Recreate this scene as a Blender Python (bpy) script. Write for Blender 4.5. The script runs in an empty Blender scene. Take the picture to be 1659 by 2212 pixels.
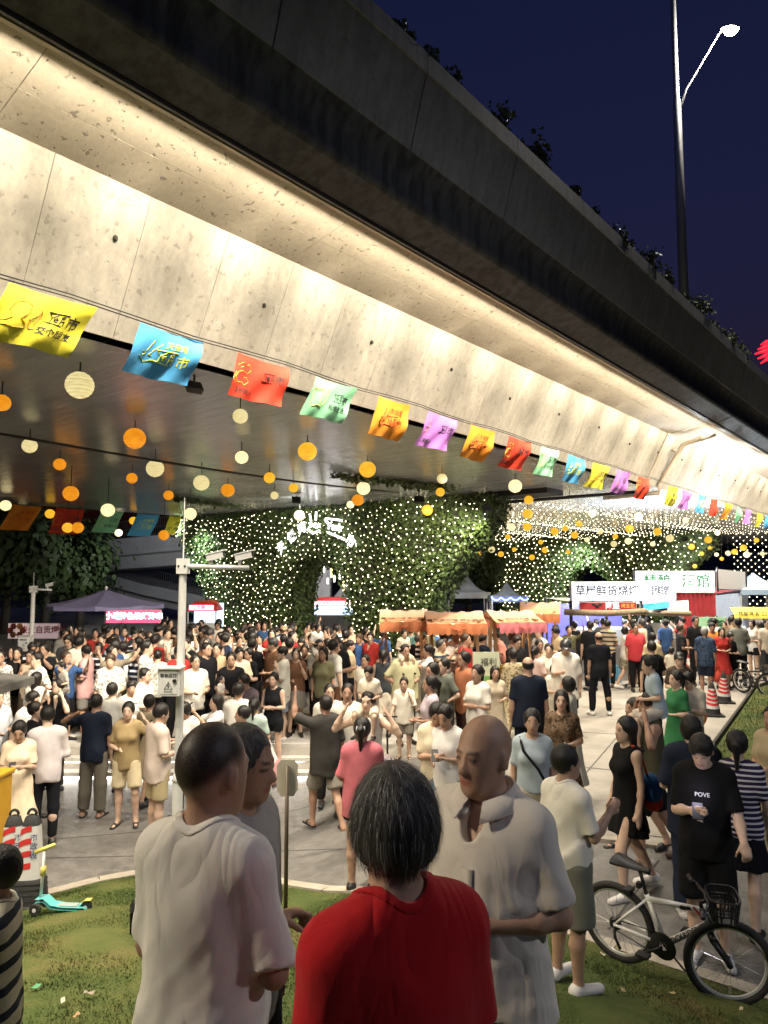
import bpy, math, random, time
import numpy as np
from mathutils import Vector, Matrix
T0 = time.time()
PI = math.pi
R = math.radians
random.seed(7)
rng = np.random.default_rng(7)
scene = bpy.context.scene
COL = scene.collection

# ---------------------------------------------------------------- camera
F_PX, CX, CY, YH = 1560.0, 829.5, 1106.0, 1242.0      # focal length, centre and horizon on a 1659 x 2212 frame
PITCH = math.atan((YH - CY) / F_PX)
CAM_H = 3.0
cam_d = bpy.data.cameras.new('camera')
cam_d.sensor_fit = 'VERTICAL'
cam_d.sensor_height = 36.0
cam_d.sensor_width = 27.0
cam_d.lens = 36.0 * F_PX / 2212.0
cam_d.clip_start = 0.05
cam_d.clip_end = 3000
cam = bpy.data.objects.new('camera', cam_d)
COL.objects.link(cam)
cam.location = (0, 0, CAM_H)
cam.rotation_euler = (PI / 2 + PITCH, 0, 0)
scene.camera = cam

# ---------------------------------------------------------------- world, moonlight, exposure
world = bpy.data.worlds.new('World')
scene.world = world
world.use_nodes = True
wn = world.node_tree.nodes
wl = world.node_tree.links
bg = wn['Background']
sky = wn.new('ShaderNodeTexSky')
sky.sky_type = 'NISHITA'
sky.sun_disc = False
SUN_EL, SUN_ROT = R(-2.55), R(200)
sky.sun_elevation = SUN_EL
sky.sun_rotation = SUN_ROT
sky.air_density = 1.0
sky.dust_density = 0.5
sky.ozone_density = 3.4
wl.new(sky.outputs['Color'], bg.inputs['Color'])
bg.inputs['Strength'].default_value = 0.15
sun_d = bpy.data.lights.new('moon', 'SUN')
sun_d.energy = 0.012
sun_d.angle = R(2)
sun_d.color = (0.75, 0.85, 1.0)
sun = bpy.data.objects.new('moon', sun_d)
COL.objects.link(sun)
sun.rotation_euler = (R(50), 0, R(-30))
vs = scene.view_settings
vs.view_transform = 'Standard'
vs.look = 'None'
vs.exposure = 1.5
vs.gamma = 1.0
scene.cycles.use_denoising = True
scene.cycles.max_bounces = 6
scene.cycles.diffuse_bounces = 3
scene.cycles.glossy_bounces = 3
scene.cycles.transmission_bounces = 4
scene.cycles.transparent_max_bounces = 6
scene.cycles.sample_clamp_indirect = 4.0
scene.cycles.caustics_reflective = False
scene.cycles.caustics_refractive = False


# ---------------------------------------------------------------- helpers
def ray(u, v):
 dx, du = (u - CX) / F_PX, -(v - CY) / F_PX
 return Vector((dx, math.cos(PITCH) - du * math.sin(PITCH), math.sin(PITCH) + du * math.cos(PITCH)))

def at_z(u, v, z):
 r = ray(u, v)
 return Vector((0, 0, CAM_H)) + r * ((z - CAM_H) / r.z)

def at_y(u, v, y):
 r = ray(u, v)
 return Vector((0, 0, CAM_H)) + r * (y / r.y)

def sstep(t):
 t = np.clip(t, 0, 1)
 return t * t * (3 - 2 * t)

def lin(c):
 """sRGB hex or 0-255 triple -> linear"""
 if isinstance(c, str):
  c = [int(c[i:i + 2], 16) for i in (0, 2, 4)]
 return tuple(((x / 255) / 12.92 if x / 255 <= 0.04045 else (((x / 255) + 0.055) / 1.055) ** 2.4) for x in c)

MATS = {}
def mat(name, col=(0.5, 0.5, 0.5), rough=0.7, metal=0.0, var=0.0, vscale=6.0, bump=0.0, bscale=60.0,
  emit=None, estr=0.0, coord='Object', stretch=None, spec=0.5, col2=None, sample=True, alpha=1.0, trans=0.0, sheen=0.0):
 if name in MATS:
  return MATS[name]
 m = bpy.data.materials.new(name)
 m.use_nodes = True
 nt = m.node_tree
 N, L = nt.nodes, nt.links
 b = N['Principled BSDF']
 b.inputs['Base Color'].default_value = (*col, 1)
 b.inputs['Roughness'].default_value = rough
 b.inputs['Metallic'].default_value = metal
 b.inputs['Specular IOR Level'].default_value = spec
 if trans:
  b.inputs['Transmission Weight'].default_value = trans
 if sheen:
  b.inputs['Sheen Weight'].default_value = sheen
 tc = None
 def coords(scale):
  nonlocal tc
  if tc is None:
   tc = N.new('ShaderNodeTexCoord')
  mp = N.new('ShaderNodeMapping')
  s = stretch or (1, 1, 1)
  mp.inputs['Scale'].default_value = tuple(scale * k for k in s)
  L.new(tc.outputs[coord], mp.inputs['Vector'])
  return mp.outputs['Vector']
 if var or col2:
  nz = N.new('ShaderNodeTexNoise')
  nz.inputs['Scale'].default_value = 1.0
  nz.inputs['Detail'].default_value = 6
  nz.inputs['Roughness'].default_value = 0.65
  L.new(coords(vscale), nz.inputs['Vector'])
  rp = N.new('ShaderNodeValToRGB')
  rp.color_ramp.elements[0].position = 0.3
  rp.color_ramp.elements[1].position = 0.72
  c2 = col2 if col2 else tuple(min(1, x * (1 + var)) for x in col)
  c1 = col if col2 else tuple(x * (1 - var) for x in col)
  rp.color_ramp.elements[0].color = (*c1, 1)
  rp.color_ramp.elements[1].color = (*c2, 1)
  L.new(nz.outputs['Fac'], rp.inputs['Fac'])
  L.new(rp.outputs['Color'], b.inputs['Base Color'])
 if bump:
  nz2 = N.new('ShaderNodeTexNoise')
  nz2.inputs['Scale'].default_value = 1.0
  nz2.inputs['Detail'].default_value = 5
  L.new(coords(bscale), nz2.inputs['Vector'])
  bp = N.new('ShaderNodeBump')
  bp.inputs['Strength'].default_value = bump
  bp.inputs['Distance'].default_value = 0.02
  L.new(nz2.outputs['Fac'], bp.inputs['Height'])
  L.new(bp.outputs['Normal'], b.inputs['Normal'])
 if emit is not None:
  b.inputs['Emission Color'].default_value = (*emit, 1)
  b.inputs['Emission Strength'].default_value = estr
  if not sample:
   m.cycles.emission_sampling = 'NONE'
 MATS[name] = m
 return m

class MB:
 """collects shapes into one mesh"""
 def __init__(s):
  s.v, s.f, s.mi = [], [], []
 def add(s, verts, faces, mi=0):
  o = len(s.v)
  s.v.extend(tuple(p) for p in verts)
  s.f.extend(tuple(i + o for i in q) for q in faces)
  s.mi.extend([mi] * len(faces))
  return s
 def box(s, c, d, M=None, mi=0, taper=1.0):
  x, y, z = d[0] / 2, d[1] / 2, d[2] / 2
  vs_ = [Vector((a * x * (taper if k > 0 else 1), b * y * (taper if k > 0 else 1), k * z)) for k in (-1, 1) for b in (-1, 1) for a in (-1, 1)]
  if M is not None:
   vs_ = [M @ p for p in vs_]
  vs_ = [p + Vector(c) for p in vs_]
  return s.add(vs_, [(0, 2, 3, 1), (4, 5, 7, 6), (0, 1, 5, 4), (2, 6, 7, 3), (0, 4, 6, 2), (1, 3, 7, 5)], mi)
 def bar(s, a, b, w, h, up=(0, 0, 1), mi=0):
  a, b = Vector(a), Vector(b)
  d = (b - a)
  l = d.length
  d = d / l
  upv = Vector(up)
  if abs(d.dot(upv)) > 0.98:
   upv = Vector((0, 1, 0))
  x = d.cross(upv).normalized()
  z = x.cross(d)
  M = Matrix((x, d, z)).transposed()
  return s.box((a + b) / 2, (w, l, h), M, mi)
 def tube(s, pts, r, n=8, closed=False, caps=True, mi=0):
  pts = [Vector(p) for p in pts]
  rs = r if isinstance(r, (list, tuple)) else [r] * len(pts)
  k = len(pts)
  up = None
  verts = []
  for i, p in enumerate(pts):
   if closed:
    t = (pts[(i + 1) % k] - pts[i - 1]).normalized()
   else:
    t = (pts[min(i + 1, k - 1)] - pts[max(i - 1, 0)]).normalized()
   if up is None:
    up = Vector((0, 0, 1)) if abs(t.z) < 0.9 else Vector((1, 0, 0))
   x = t.cross(up).normalized()
   up = x.cross(t).normalized()
   for j in range(n):
    a = 2 * PI * j / n
    verts.append(p + (x * math.cos(a) + up * math.sin(a)) * rs[i])
  faces = []
  for i in range(k if closed else k - 1):
   i2 = (i + 1) % k
   for j in range(n):
    j2 = (j + 1) % n
    faces.append((i * n + j, i * n + j2, i2 * n + j2, i2 * n + j))
  if caps and not closed:
   faces.append(tuple(range(n - 1, -1, -1)))
   faces.append(tuple((k - 1) * n + j for j in range(n)))
  return s.add(verts, faces, mi)
 def lathe(s, prof, n=20, c=(0, 0, 0), M=None, mi=0, arc=2 * PI):
  verts, faces = [], []
  k = len(prof)
  full = abs(arc - 2 * PI) < 1e-6
  m = n if full else n + 1
  for j in range(m):
   a = arc * j / n
   for r_, z in prof:
    p = Vector((r_ * math.cos(a), r_ * math.sin(a), z))
    if M is not None:
     p = M @ p
    verts.append(p + Vector(c))
  for j in range(n):
   j2 = (j + 1) % m
   for i in range(k - 1):
    faces.append((j * k + i, j2 * k + i, j2 * k + i + 1, j * k + i + 1))
  return s.add(verts, faces, mi)
 def ball(s, c, r, n=12, m=8, M=None, mi=0):
  r3 = r if isinstance(r, (tuple, list)) else (r, r, r)
  prof = [(math.sin(PI * i / m), -math.cos(PI * i / m)) for i in range(m + 1)]
  S = Matrix.Diagonal(Vector(r3))
  if M is not None:
   S = M @ S
  return s.lathe(prof, n, c, S, mi)
 def prism(s, poly, z0, z1, M=None, c=(0, 0, 0), mi=0):
  """poly in xy extruded along z"""
  k = len(poly)
  vs_ = [Vector((x, y, z)) for z in (z0, z1) for x, y in poly]
  if M is not None:
   vs_ = [M @ p for p in vs_]
  vs_ = [p + Vector(c) for p in vs_]
  fs = [tuple(range(k - 1, -1, -1)), tuple(range(k, 2 * k))] + [(i, (i + 1) % k, k + (i + 1) % k, k + i) for i in range(k)]
  return s.add(vs_, fs, mi)
 def grid(s, P, mi=0):
  """P: (a, b, 3) array of points"""
  a, b = len(P), len(P[0])
  vs_ = [tuple(P[i][j]) for i in range(a) for j in range(b)]
  fs = [(i * b + j, i * b + j + 1, (i + 1) * b + j + 1, (i + 1) * b + j) for i in range(a - 1) for j in range(b - 1)]
  return s.add(vs_, fs, mi)
 def mesh(s, name, mats=(), smooth=False):
  me = bpy.data.meshes.new(name)
  me.from_pydata([tuple(p) for p in s.v], [], s.f)
  for m in (mats if isinstance(mats, (list, tuple)) else [mats]):
   me.materials.append(m)
  if any(s.mi):
   me.polygons.foreach_set('material_index', s.mi)
  if smooth:
   me.polygons.foreach_set('use_smooth', [True] * len(me.polygons))
   if smooth is not True:
    me.set_sharp_from_angle(angle=R(smooth))
  me.update()
  return me
 def build(s, name, mats=(), parent=None, smooth=False, loc=None, rot=None):
  return link(name, s.mesh(name, mats, smooth), parent, loc, rot)

def link(name, data, parent=None, loc=None, rot=None, scale=None):
 o = bpy.data.objects.new(name, data)
 COL.objects.link(o)
 if parent is not None:
  o.parent = parent
 if loc is not None:
  o.location = loc
 if rot is not None:
  o.rotation_euler = rot
 if scale is not None:
  o.scale = scale if isinstance(scale, (tuple, list)) else (scale,) * 3
 return o

def tag(o, label=None, cat=None, group=None, kind=None):
 if label:
  o['label'] = label
 if cat:
  o['category'] = cat
 if group:
  o['group'] = group
 if kind:
  o['kind'] = kind
 return o

def thing(name, label, cat, loc=(0, 0, 0), rz=0.0, group=None):
 o = link(name, None, None, loc, (0, 0, rz))
 o.empty_display_size = 0.1
 return tag(o, label, cat, group)

def copy_tree(o, parent=None, keep=True):
 c = o.copy()
 COL.objects.link(c)
 c.parent = parent
 for ch in o.children:
  copy_tree(ch, c)
 return c

_txt = {}
def text_mesh(s, bold=0.0):
 key = (s, bold)
 if key not in _txt:
  c = bpy.data.curves.new('lettering', 'FONT')
  c.body = s
  c.size = 1.0
  c.align_x = 'CENTER'
  c.align_y = 'CENTER'
  c.offset = bold
  c.extrude = 0.006
  c.resolution_u = 3
  o = bpy.data.objects.new('lettering', c)
  COL.objects.link(o)
  me = bpy.data.meshes.new_from_object(o.evaluated_get(bpy.context.evaluated_depsgraph_get()))
  bpy.data.objects.remove(o)
  _txt[key] = me
 return _txt[key]

def text(s, m, parent, loc, size, rot=(PI / 2, 0, 0), bold=0.0, sx=1.0, name='lettering'):
 me = text_mesh(s, bold).copy()
 me.materials.clear()
 me.materials.append(m)
 return link(name, me, parent, loc, rot, (size * sx, size, size))

def strokes(lines, r, m, parent, loc, rot=(PI / 2, 0, 0), name='drawing', n=5, scale=1.0):
 b = MB()
 for pts in lines:
  b.tube([(x * scale, y * scale, 0) for x, y in pts], r, n)
 return b.build(name, m, parent, True, loc, rot)

ORD = {1: 'first', 2: 'second', 3: 'third', 4: 'fourth', 5: 'fifth', 6: 'sixth', 7: 'seventh', 8: 'eighth', 9: 'ninth', 10: 'tenth',
       11: 'eleventh', 12: 'twelfth', 13: 'thirteenth', 14: 'fourteenth', 15: 'fifteenth', 16: 'sixteenth', 17: 'seventeenth', 18: 'eighteenth', 19: 'nineteenth', 20: 'twentieth'}
def nth(i):
 if i in ORD:
  return ORD[i]
 t = {2: 'twenty', 3: 'thirty', 4: 'forty', 5: 'fifty'}[i // 10]
 return ('%s-%s' % (t, ORD[i % 10])) if i % 10 else (t[:-1] + 'ieth')

# ---------------------------------------------------------------- ground heights
KERB = [(-40, 2.0), (-9, 4.2), (-6.2, 6.0), (-4.6, 7.3), (-3.76, 8.0), (-3.2, 8.45), (-2.6, 8.75), (-2.0, 8.8), (-1.48, 8.55), (-0.56, 7.75), (0.4, 7.1), (1.6, 6.28), (2.82, 5.3), (4.5, 4.0), (8, 1.4), (40, -20)]
KX = np.array([k[0] for k in KERB]); KY = np.array([k[1] for k in KERB])
def kerb_y(x):
 return np.interp(x, KX, KY)

def plaza_z(x, y):
 s = sstep((0.9 - np.asarray(x, float)) / 2.6)
 t = 1 - sstep((np.asarray(y, float) - 12.2) / 1.2)
 return -0.45 * s * t

def lawn_z(x, y):
 x = np.asarray(x, float)
 y = np.asarray(y, float)
 t = np.maximum(0, kerb_y(x) - y)
 t2 = np.minimum(t, 5.8)
 return plaza_z(x, np.minimum(kerb_y(x), 12)) + 0.03 + 0.2 * t2 * sstep(t2 / 1.0 + 0.35)

def ground_z(x, y):
 if y < float(kerb_y(x)):
  return float(lawn_z(x, y))
 if -7.2 < x < 0.75 and y > 12.4:
  return -0.30 + 0.15 * min(2, int((y - 12.4) / 0.38))
 return float(plaza_z(x, y))
# ================================================================ SETTING
def mesh_np(name, V, Fq, mats=(), smooth=False, mi=None):
 V = np.asarray(V, np.float32)
 Fq = np.asarray(Fq, np.int32)
 k = Fq.shape[1]
 me = bpy.data.meshes.new(name)
 me.vertices.add(len(V))
 me.vertices.foreach_set('co', V.ravel())
 me.loops.add(Fq.size)
 me.loops.foreach_set('vertex_index', Fq.ravel())
 me.polygons.add(len(Fq))
 me.polygons.foreach_set('loop_start', np.arange(0, Fq.size, k, dtype=np.int32))
 try:
  me.polygons.foreach_set('loop_total', np.full(len(Fq), k, np.int32))
 except Exception:
  pass
 if smooth:
  me.polygons.foreach_set('use_smooth', np.ones(len(Fq), bool))
 if mi is not None:
  me.polygons.foreach_set('material_index', np.asarray(mi, np.int32))
 for m in (mats if isinstance(mats, (list, tuple)) else [mats]):
  me.materials.append(m)
 me.update(calc_edges=True)
 return me

def nodes_of(m):
 return m.node_tree.nodes, m.node_tree.links, m.node_tree.nodes['Principled BSDF']

def concrete(name, base, dark, rough=0.75, pit=0.5, pscale=9.0, gstretch=(1, 1, 1), bump=0.5, streak=0.0):
 """cast concrete: cloudy tone, bug holes, grain; generated in object space"""
 m = bpy.data.materials.new(name)
 m.use_nodes = True
 N, L, b = nodes_of(m)
 tc = N.new('ShaderNodeTexCoord')
 mp = N.new('ShaderNodeMapping')
 mp.inputs['Rotation'].default_value = (0, 0, R(39.3))
 L.new(tc.outputs['Object'], mp.inputs['Vector'])
 def noise(scale, detail=6, rough_=0.6, st=None):
  n = N.new('ShaderNodeTexNoise')
  n.inputs['Scale'].default_value = scale
  n.inputs['Detail'].default_value = detail
  n.inputs['Roughness'].default_value = rough_
  if st:
   m2 = N.new('ShaderNodeMapping')
   m2.inputs['Scale'].default_value = st
   L.new(mp.outputs['Vector'], m2.inputs['Vector'])
   L.new(m2.outputs['Vector'], n.inputs['Vector'])
  else:
   L.new(mp.outputs['Vector'], n.inputs['Vector'])
  return n.outputs['Fac']
 def ramp(src, a, b_, ca, cb):
  r = N.new('ShaderNodeValToRGB')
  r.color_ramp.elements[0].position = a
  r.color_ramp.elements[1].position = b_
  r.color_ramp.elements[0].color = (*ca, 1)
  r.color_ramp.elements[1].color = (*cb, 1)
  L.new(src, r.inputs['Fac'])
  return r.outputs['Color']
 c1 = ramp(noise(0.9, 8, 0.7, gstretch), 0.3, 0.7, dark, base)
 fine = ramp(noise(14, 5, 0.7), 0.3, 0.75, (0.72, 0.72, 0.72), (1.06, 1.05, 1.02))
 mx = N.new('ShaderNodeMixRGB'); mx.blend_type = 'MULTIPLY'; mx.inputs[0].default_value = 0.6
 L.new(c1, mx.inputs[1]); L.new(fine, mx.inputs[2])
 pits = ramp(noise(pscale, 3, 0.5), 0.62, 0.68, (1, 1, 1), (1 - pit,) * 3)
 mx2 = N.new('ShaderNodeMixRGB'); mx2.blend_type = 'MULTIPLY'; mx2.inputs[0].default_value = 1
 L.new(mx.outputs[0], mx2.inputs[1]); L.new(pits, mx2.inputs[2])
 out = mx2.outputs[0]
 if streak:
  st = ramp(noise(1.0, 4, 0.6, (7.0, 7.0, 0.35)), 0.42, 0.62, (1, 1, 1), (1 - streak,) * 3)
  mx3 = N.new('ShaderNodeMixRGB'); mx3.blend_type = 'MULTIPLY'; mx3.inputs[0].default_value = 1
  L.new(out, mx3.inputs[1]); L.new(st, mx3.inputs[2])
  out = mx3.outputs[0]
 L.new(out, b.inputs['Base Color'])
 b.inputs['Roughness'].default_value = rough
 bp = N.new('ShaderNodeBump')
 bp.inputs['Strength'].default_value = bump
 bp.inputs['Distance'].default_value = 0.012
 L.new(pits, bp.inputs['Height'])
 bp2 = N.new('ShaderNodeBump')
 bp2.inputs['Strength'].default_value = bump * 0.5
 bp2.inputs['Distance'].default_value = 0.006
 L.new(noise(30, 4), bp2.inputs['Height'])
 L.new(bp.outputs['Normal'], bp2.inputs['Normal'])
 L.new(bp2.outputs['Normal'], b.inputs['Normal'])
 MATS[name] = m
 return m

M_web = concrete('web_concrete', (0.50, 0.46, 0.385), (0.36, 0.325, 0.265), pit=0.28, pscale=11, gstretch=(1, 1, 0.4), bump=0.5, streak=0.16)
M_slab = concrete('slab_concrete', (0.47, 0.41, 0.32), (0.36, 0.31, 0.235), pit=0.5, pscale=13, bump=0.9)
M_fascia = concrete('fascia_concrete', (0.08, 0.082, 0.086), (0.045, 0.046, 0.049), pit=0.2, streak=0.65, bump=0.3)
M_panel = concrete('planter_concrete', (0.27, 0.272, 0.275), (0.19, 0.192, 0.195), pit=0.2, streak=0.22, bump=0.3)
M_darkmetal = mat('dark_channel', (0.03, 0.028, 0.026), 0.5)
M_pipe = mat('painted_pipe', (0.50, 0.42, 0.32), 0.5, var=0.15, vscale=3)
M_oldconc = concrete('ramp_concrete', (0.36, 0.35, 0.34), (0.27, 0.26, 0.255), pit=0.2, bump=0.3)

# underside of the box girder: sealed, slightly glossy, with board marks
M_soffit = bpy.data.materials.new('glossy_soffit'); M_soffit.use_nodes = True
N, L, b = nodes_of(M_soffit)
tc = N.new('ShaderNodeTexCoord'); mp = N.new('ShaderNodeMapping'); mp.inputs['Rotation'].default_value = (0, 0, R(39.3))
L.new(tc.outputs['Object'], mp.inputs['Vector'])
mp2 = N.new('ShaderNodeMapping'); mp2.inputs['Scale'].default_value = (0.7, 6.0, 1); L.new(mp.outputs['Vector'], mp2.inputs['Vector'])
nz = N.new('ShaderNodeTexNoise'); nz.inputs['Scale'].default_value = 1.0; nz.inputs['Detail'].default_value = 8; nz.inputs['Roughness'].default_value = 0.62
L.new(mp2.outputs['Vector'], nz.inputs['Vector'])
nz2 = N.new('ShaderNodeTexNoise'); nz2.inputs['Scale'].default_value = 0.35; nz2.inputs['Detail'].default_value = 5; L.new(mp.outputs['Vector'], nz2.inputs['Vector'])
rp = N.new('ShaderNodeValToRGB'); rp.color_ramp.elements[0].color = (0.26, 0.268, 0.285, 1); rp.color_ramp.elements[1].color = (0.40, 0.41, 0.43, 1)
rp.color_ramp.elements[0].position = 0.35; rp.color_ramp.elements[1].position = 0.65
mx = N.new('ShaderNodeMixRGB'); mx.inputs[0].default_value = 0.5; L.new(nz.outputs['Fac'], mx.inputs[1]); L.new(nz2.outputs['Fac'], mx.inputs[2])
L.new(mx.outputs[0], rp.inputs['Fac']); L.new(rp.outputs['Color'], b.inputs['Base Color'])
b.inputs['Roughness'].default_value = 0.17
bp = N.new('ShaderNodeBump'); bp.inputs['Strength'].default_value = 0.55; bp.inputs['Distance'].default_value = 0.03
L.new(nz.outputs['Fac'], bp.inputs['Height']); L.new(bp.outputs['Normal'], b.inputs['Normal'])

# ---------------------------------------------------------------- ground
xs = np.concatenate([[-600, -200, -60, -25], np.arange(-14, 15, 0.1), [25, 60, 200, 600]])
ys = np.concatenate([[-60, -20, -5, 0, 3], np.arange(4, 16, 0.4), [18, 22, 30, 50, 90, 200, 900]])
GX, GY = np.meshgrid(xs, ys, indexing='ij')
GZ = plaza_z(GX, GY)
M_paving = mat('pale_concrete_paving', (0.27, 0.25, 0.215), 0.75, var=0.3, vscale=0.9, bump=0.35, bscale=14, coord='Object')
gm = MB(); gm.grid(np.stack([GX, GY, GZ], -1))
tag(gm.build('ground', M_paving, None, True), kind='structure')

def far_edge(x):
 return np.interp(x, [-60, -8, 0.1, 0.75, 1.2, 2.38, 4.15, 9, 60], [12.38, 12.38, 12.38, 12.3, 10.6, 8.5, 7.85, 6.1, -12])
M_asphalt = mat('asphalt', (0.15, 0.143, 0.132), 0.42, var=0.28, vscale=7, bump=0.5, bscale=55)
xs = np.concatenate([[-40, -20], np.arange(-12, 12.05, 0.1), [20, 40]])
rows = []
for x in xs:
 y0, y1 = float(kerb_y(x)) + 0.1, float(far_edge(x))
 yy = np.linspace(y0, max(y1, y0 + 0.5), 14)
 rows.append(np.stack([np.full(14, x), yy, plaza_z(np.full(14, x), yy) + 0.006], -1))
rm = MB(); rm.grid(np.array(rows))
road = tag(rm.build('road', M_asphalt, None, True), kind='structure')

# saw-cut joints and cracks in the road, recessed strips
def ribbon(name, pts, w, m, parent=None, lift=0.008, zf=plaza_z):
 b = MB()
 P = []
 for i, p in enumerate(pts):
  a = Vector(pts[max(i - 1, 0)]); c = Vector(pts[min(i + 1, len(pts) - 1)])
  t = (c - a).normalized(); nn = Vector((-t.y, t.x))
  row = []
  for sgn in (1, -1):
   q = Vector(p) + nn * sgn * w / 2
   row.append((q.x, q.y, float(zf(q.x, q.y)) + lift))
  P.append(row)
 b.grid(P)
 return b.build(name, m, parent)
M_joint = mat('joint_filler', (0.045, 0.042, 0.04), 0.8)
for pts in ([(-4.8, 9.1), (-2.5, 9.25), (-0.5, 8.9), (2.3, 8.4)], [(-4.6, 9.7), (-2.0, 10.4), (0.3, 10.9)], [(2.9, 7.9), (1.9, 6.4)], [(0.7, 7.1), (1.7, 8.9)]):
 ribbon('joint', pts, 0.022, M_joint, road)
# paving joints of the concrete path
gnd = bpy.data.objects['ground']
for k in range(9):
 y = 9.2 + k * 2.6
 ribbon('joint', [(1.4 + k * 0.75 - (0.6 if k > 1 else 0), y + 0.2), (4.0 + k * 1.1, y - 1.0)], 0.02, M_joint, gnd, 0.005)
for k in range(3):
 ribbon('joint', [(2.0 + k * 1.3, 9.2), (5.5 + k * 2.2, 16), (11 + k * 3, 27)], 0.018, M_joint, gnd, 0.005)

# kerb stones along the lawn
M_kerb = mat('kerb_stone', (0.36, 0.32, 0.26), 0.7, var=0.2, vscale=5, bump=0.4, bscale=30)
kerb = tag(link('kerb', None), kind='structure')
pts, seg = [], 0
def kerb_run(xa, xb, yf, w=0.14, h=0.05, step=0.6, side=-1):
 x = xa
 while x < xb:
  x2 = x + step
  for _ in range(3):
   dy = float(yf(x2)) - float(yf(x))
   x2 = x + step * step / max(step, math.hypot(x2 - x, dy)) if math.hypot(x2 - x, dy) > step else x2
  a = Vector((x, float(yf(x)), 0)); c = Vector((x2, float(yf(x2)), 0))
  a.z = float(plaza_z(a.x, a.y)); c.z = float(plaza_z(c.x, c.y))
  d_ = (c - a).normalized()
  bb = MB(); bb.bar(a + d_ * 0.006, c - d_ * 0.006, w, h * 2)
  bb.build('kerb_stone', M_kerb, kerb)
  x = x2
kerb_run(-6.5, 6.0, kerb_y)
kerb_run(2.38, 8.5, lambda x: far_edge(x), w=0.12, h=0.045)

# lawns
def grass_mat(name):
 m = bpy.data.materials.new(name); m.use_nodes = True
 N, L, b = nodes_of(m)
 tc = N.new('ShaderNodeTexCoord')
 nz = N.new('ShaderNodeTexNoise'); nz.inputs['Scale'].default_value = 1.1; nz.inputs['Detail'].default_value = 8; nz.inputs['Roughness'].default_value = 0.7
 L.new(tc.outputs['Object'], nz.inputs['Vector'])
 rp = N.new('ShaderNodeValToRGB')
 e = rp.color_ramp.elements
 e[0].position = 0.30; e[0].color = (0.04, 0.062, 0.016, 1)
 e[1].position = 0.72; e[1].color = (0.15, 0.12, 0.048, 1)
 x = e.new(0.45); x.color = (0.062, 0.088, 0.022, 1)
 x = e.new(0.56); x.color = (0.095, 0.105, 0.03, 1)
 L.new(nz.outputs['Fac'], rp.inputs['Fac'])
 L.new(rp.outputs['Color'], b.inputs['Base Color'])
 b.inputs['Roughness'].default_value = 0.8
 b.inputs['Specular IOR Level'].default_value = 0.2
 nz3 = N.new('ShaderNodeTexNoise'); nz3.inputs['Scale'].default_value = 45; nz3.inputs['Detail'].default_value = 4
 L.new(tc.outputs['Object'], nz3.inputs['Vector'])
 bp = N.new('ShaderNodeBump'); bp.inputs['Strength'].default_value = 0.8; bp.inputs['Distance'].default_value = 0.03
 L.new(nz3.outputs['Fac'], bp.inputs['Height']); L.new(bp.outputs['Normal'], b.inputs['Normal'])
 return m
M_grass = grass_mat('grass')
xs = np.concatenate([[-40, -20, -12], np.arange(-9, 9.1, 0.2), [12, 20, 40]])
tt = np.concatenate([np.linspace(0, 6, 36), [9, 20, 40]])
LX = np.repeat(xs[:, None], len(tt), 1)
LY = kerb_y(LX) - 0.07 - tt[None, :]
bumpy = 0.02 * np.sin(LX * 5.1 + np.sin(LY * 3.3)) * np.sin(LY * 4.3 + 1.1)
LZ = lawn_z(LX, LY) + bumpy * np.clip(tt[None, :], 0, 1)
lm = MB(); lm.grid(np.stack([LX, LY, LZ], -1))
tag(lm.build('lawn', M_grass, None, True), kind='structure')

# the raised lawn on the right of the path
def side_lawn_z(x, y):
 xe = np.interp(y, [7.0, 8.2, 11.2, 12.8, 19.3, 20.4], [4.6, 3.95, 4.95, 5.7, 9.75, 10.9])
 t = np.clip(np.minimum(x - xe, np.minimum((20.6 - y) * 0.6, (y - far_edge(x)) * 1.0)), 0, 2.5)
 return 0.03 + 0.16 * t
ys2 = np.arange(5.0, 20.6, 0.25)
P = []
for y in ys2:
 xe = float(np.interp(y, [5.0, 7.0, 8.2, 11.2, 12.8, 19.3, 20.4], [9.9, 5.6, 3.95, 4.95, 5.7, 9.75, 10.9]))
 xx = xe + np.array([0.03, 0.2, 0.5, 0.9, 1.4, 2, 3, 5, 8, 14, 30])
 P.append(np.stack([xx, np.full(11, y), np.array([float(side_lawn_z(a, y)) for a in xx])], -1))
sl = MB(); sl.grid(np.array(P))
tag(sl.build('side_lawn', M_grass, None, True), kind='structure')
M_edge = mat('dark_edging', (0.02, 0.017, 0.014), 0.8)
ed = MB()
epts = [(3.98, 8.2), (4.95, 11.2), (5.7, 12.8), (7.7, 16.0), (9.75, 19.3), (10.9, 20.4), (14, 20.5)]
for a, c in zip(epts, epts[1:]):
 ed.bar((a[0], a[1], 0.05), (c[0], c[1], 0.05), 0.05, 0.13)
tag(ed.build('lawn_edging', M_edge), 'dark timber edging strip along the raised lawn beside the concrete path', 'edging')

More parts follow.
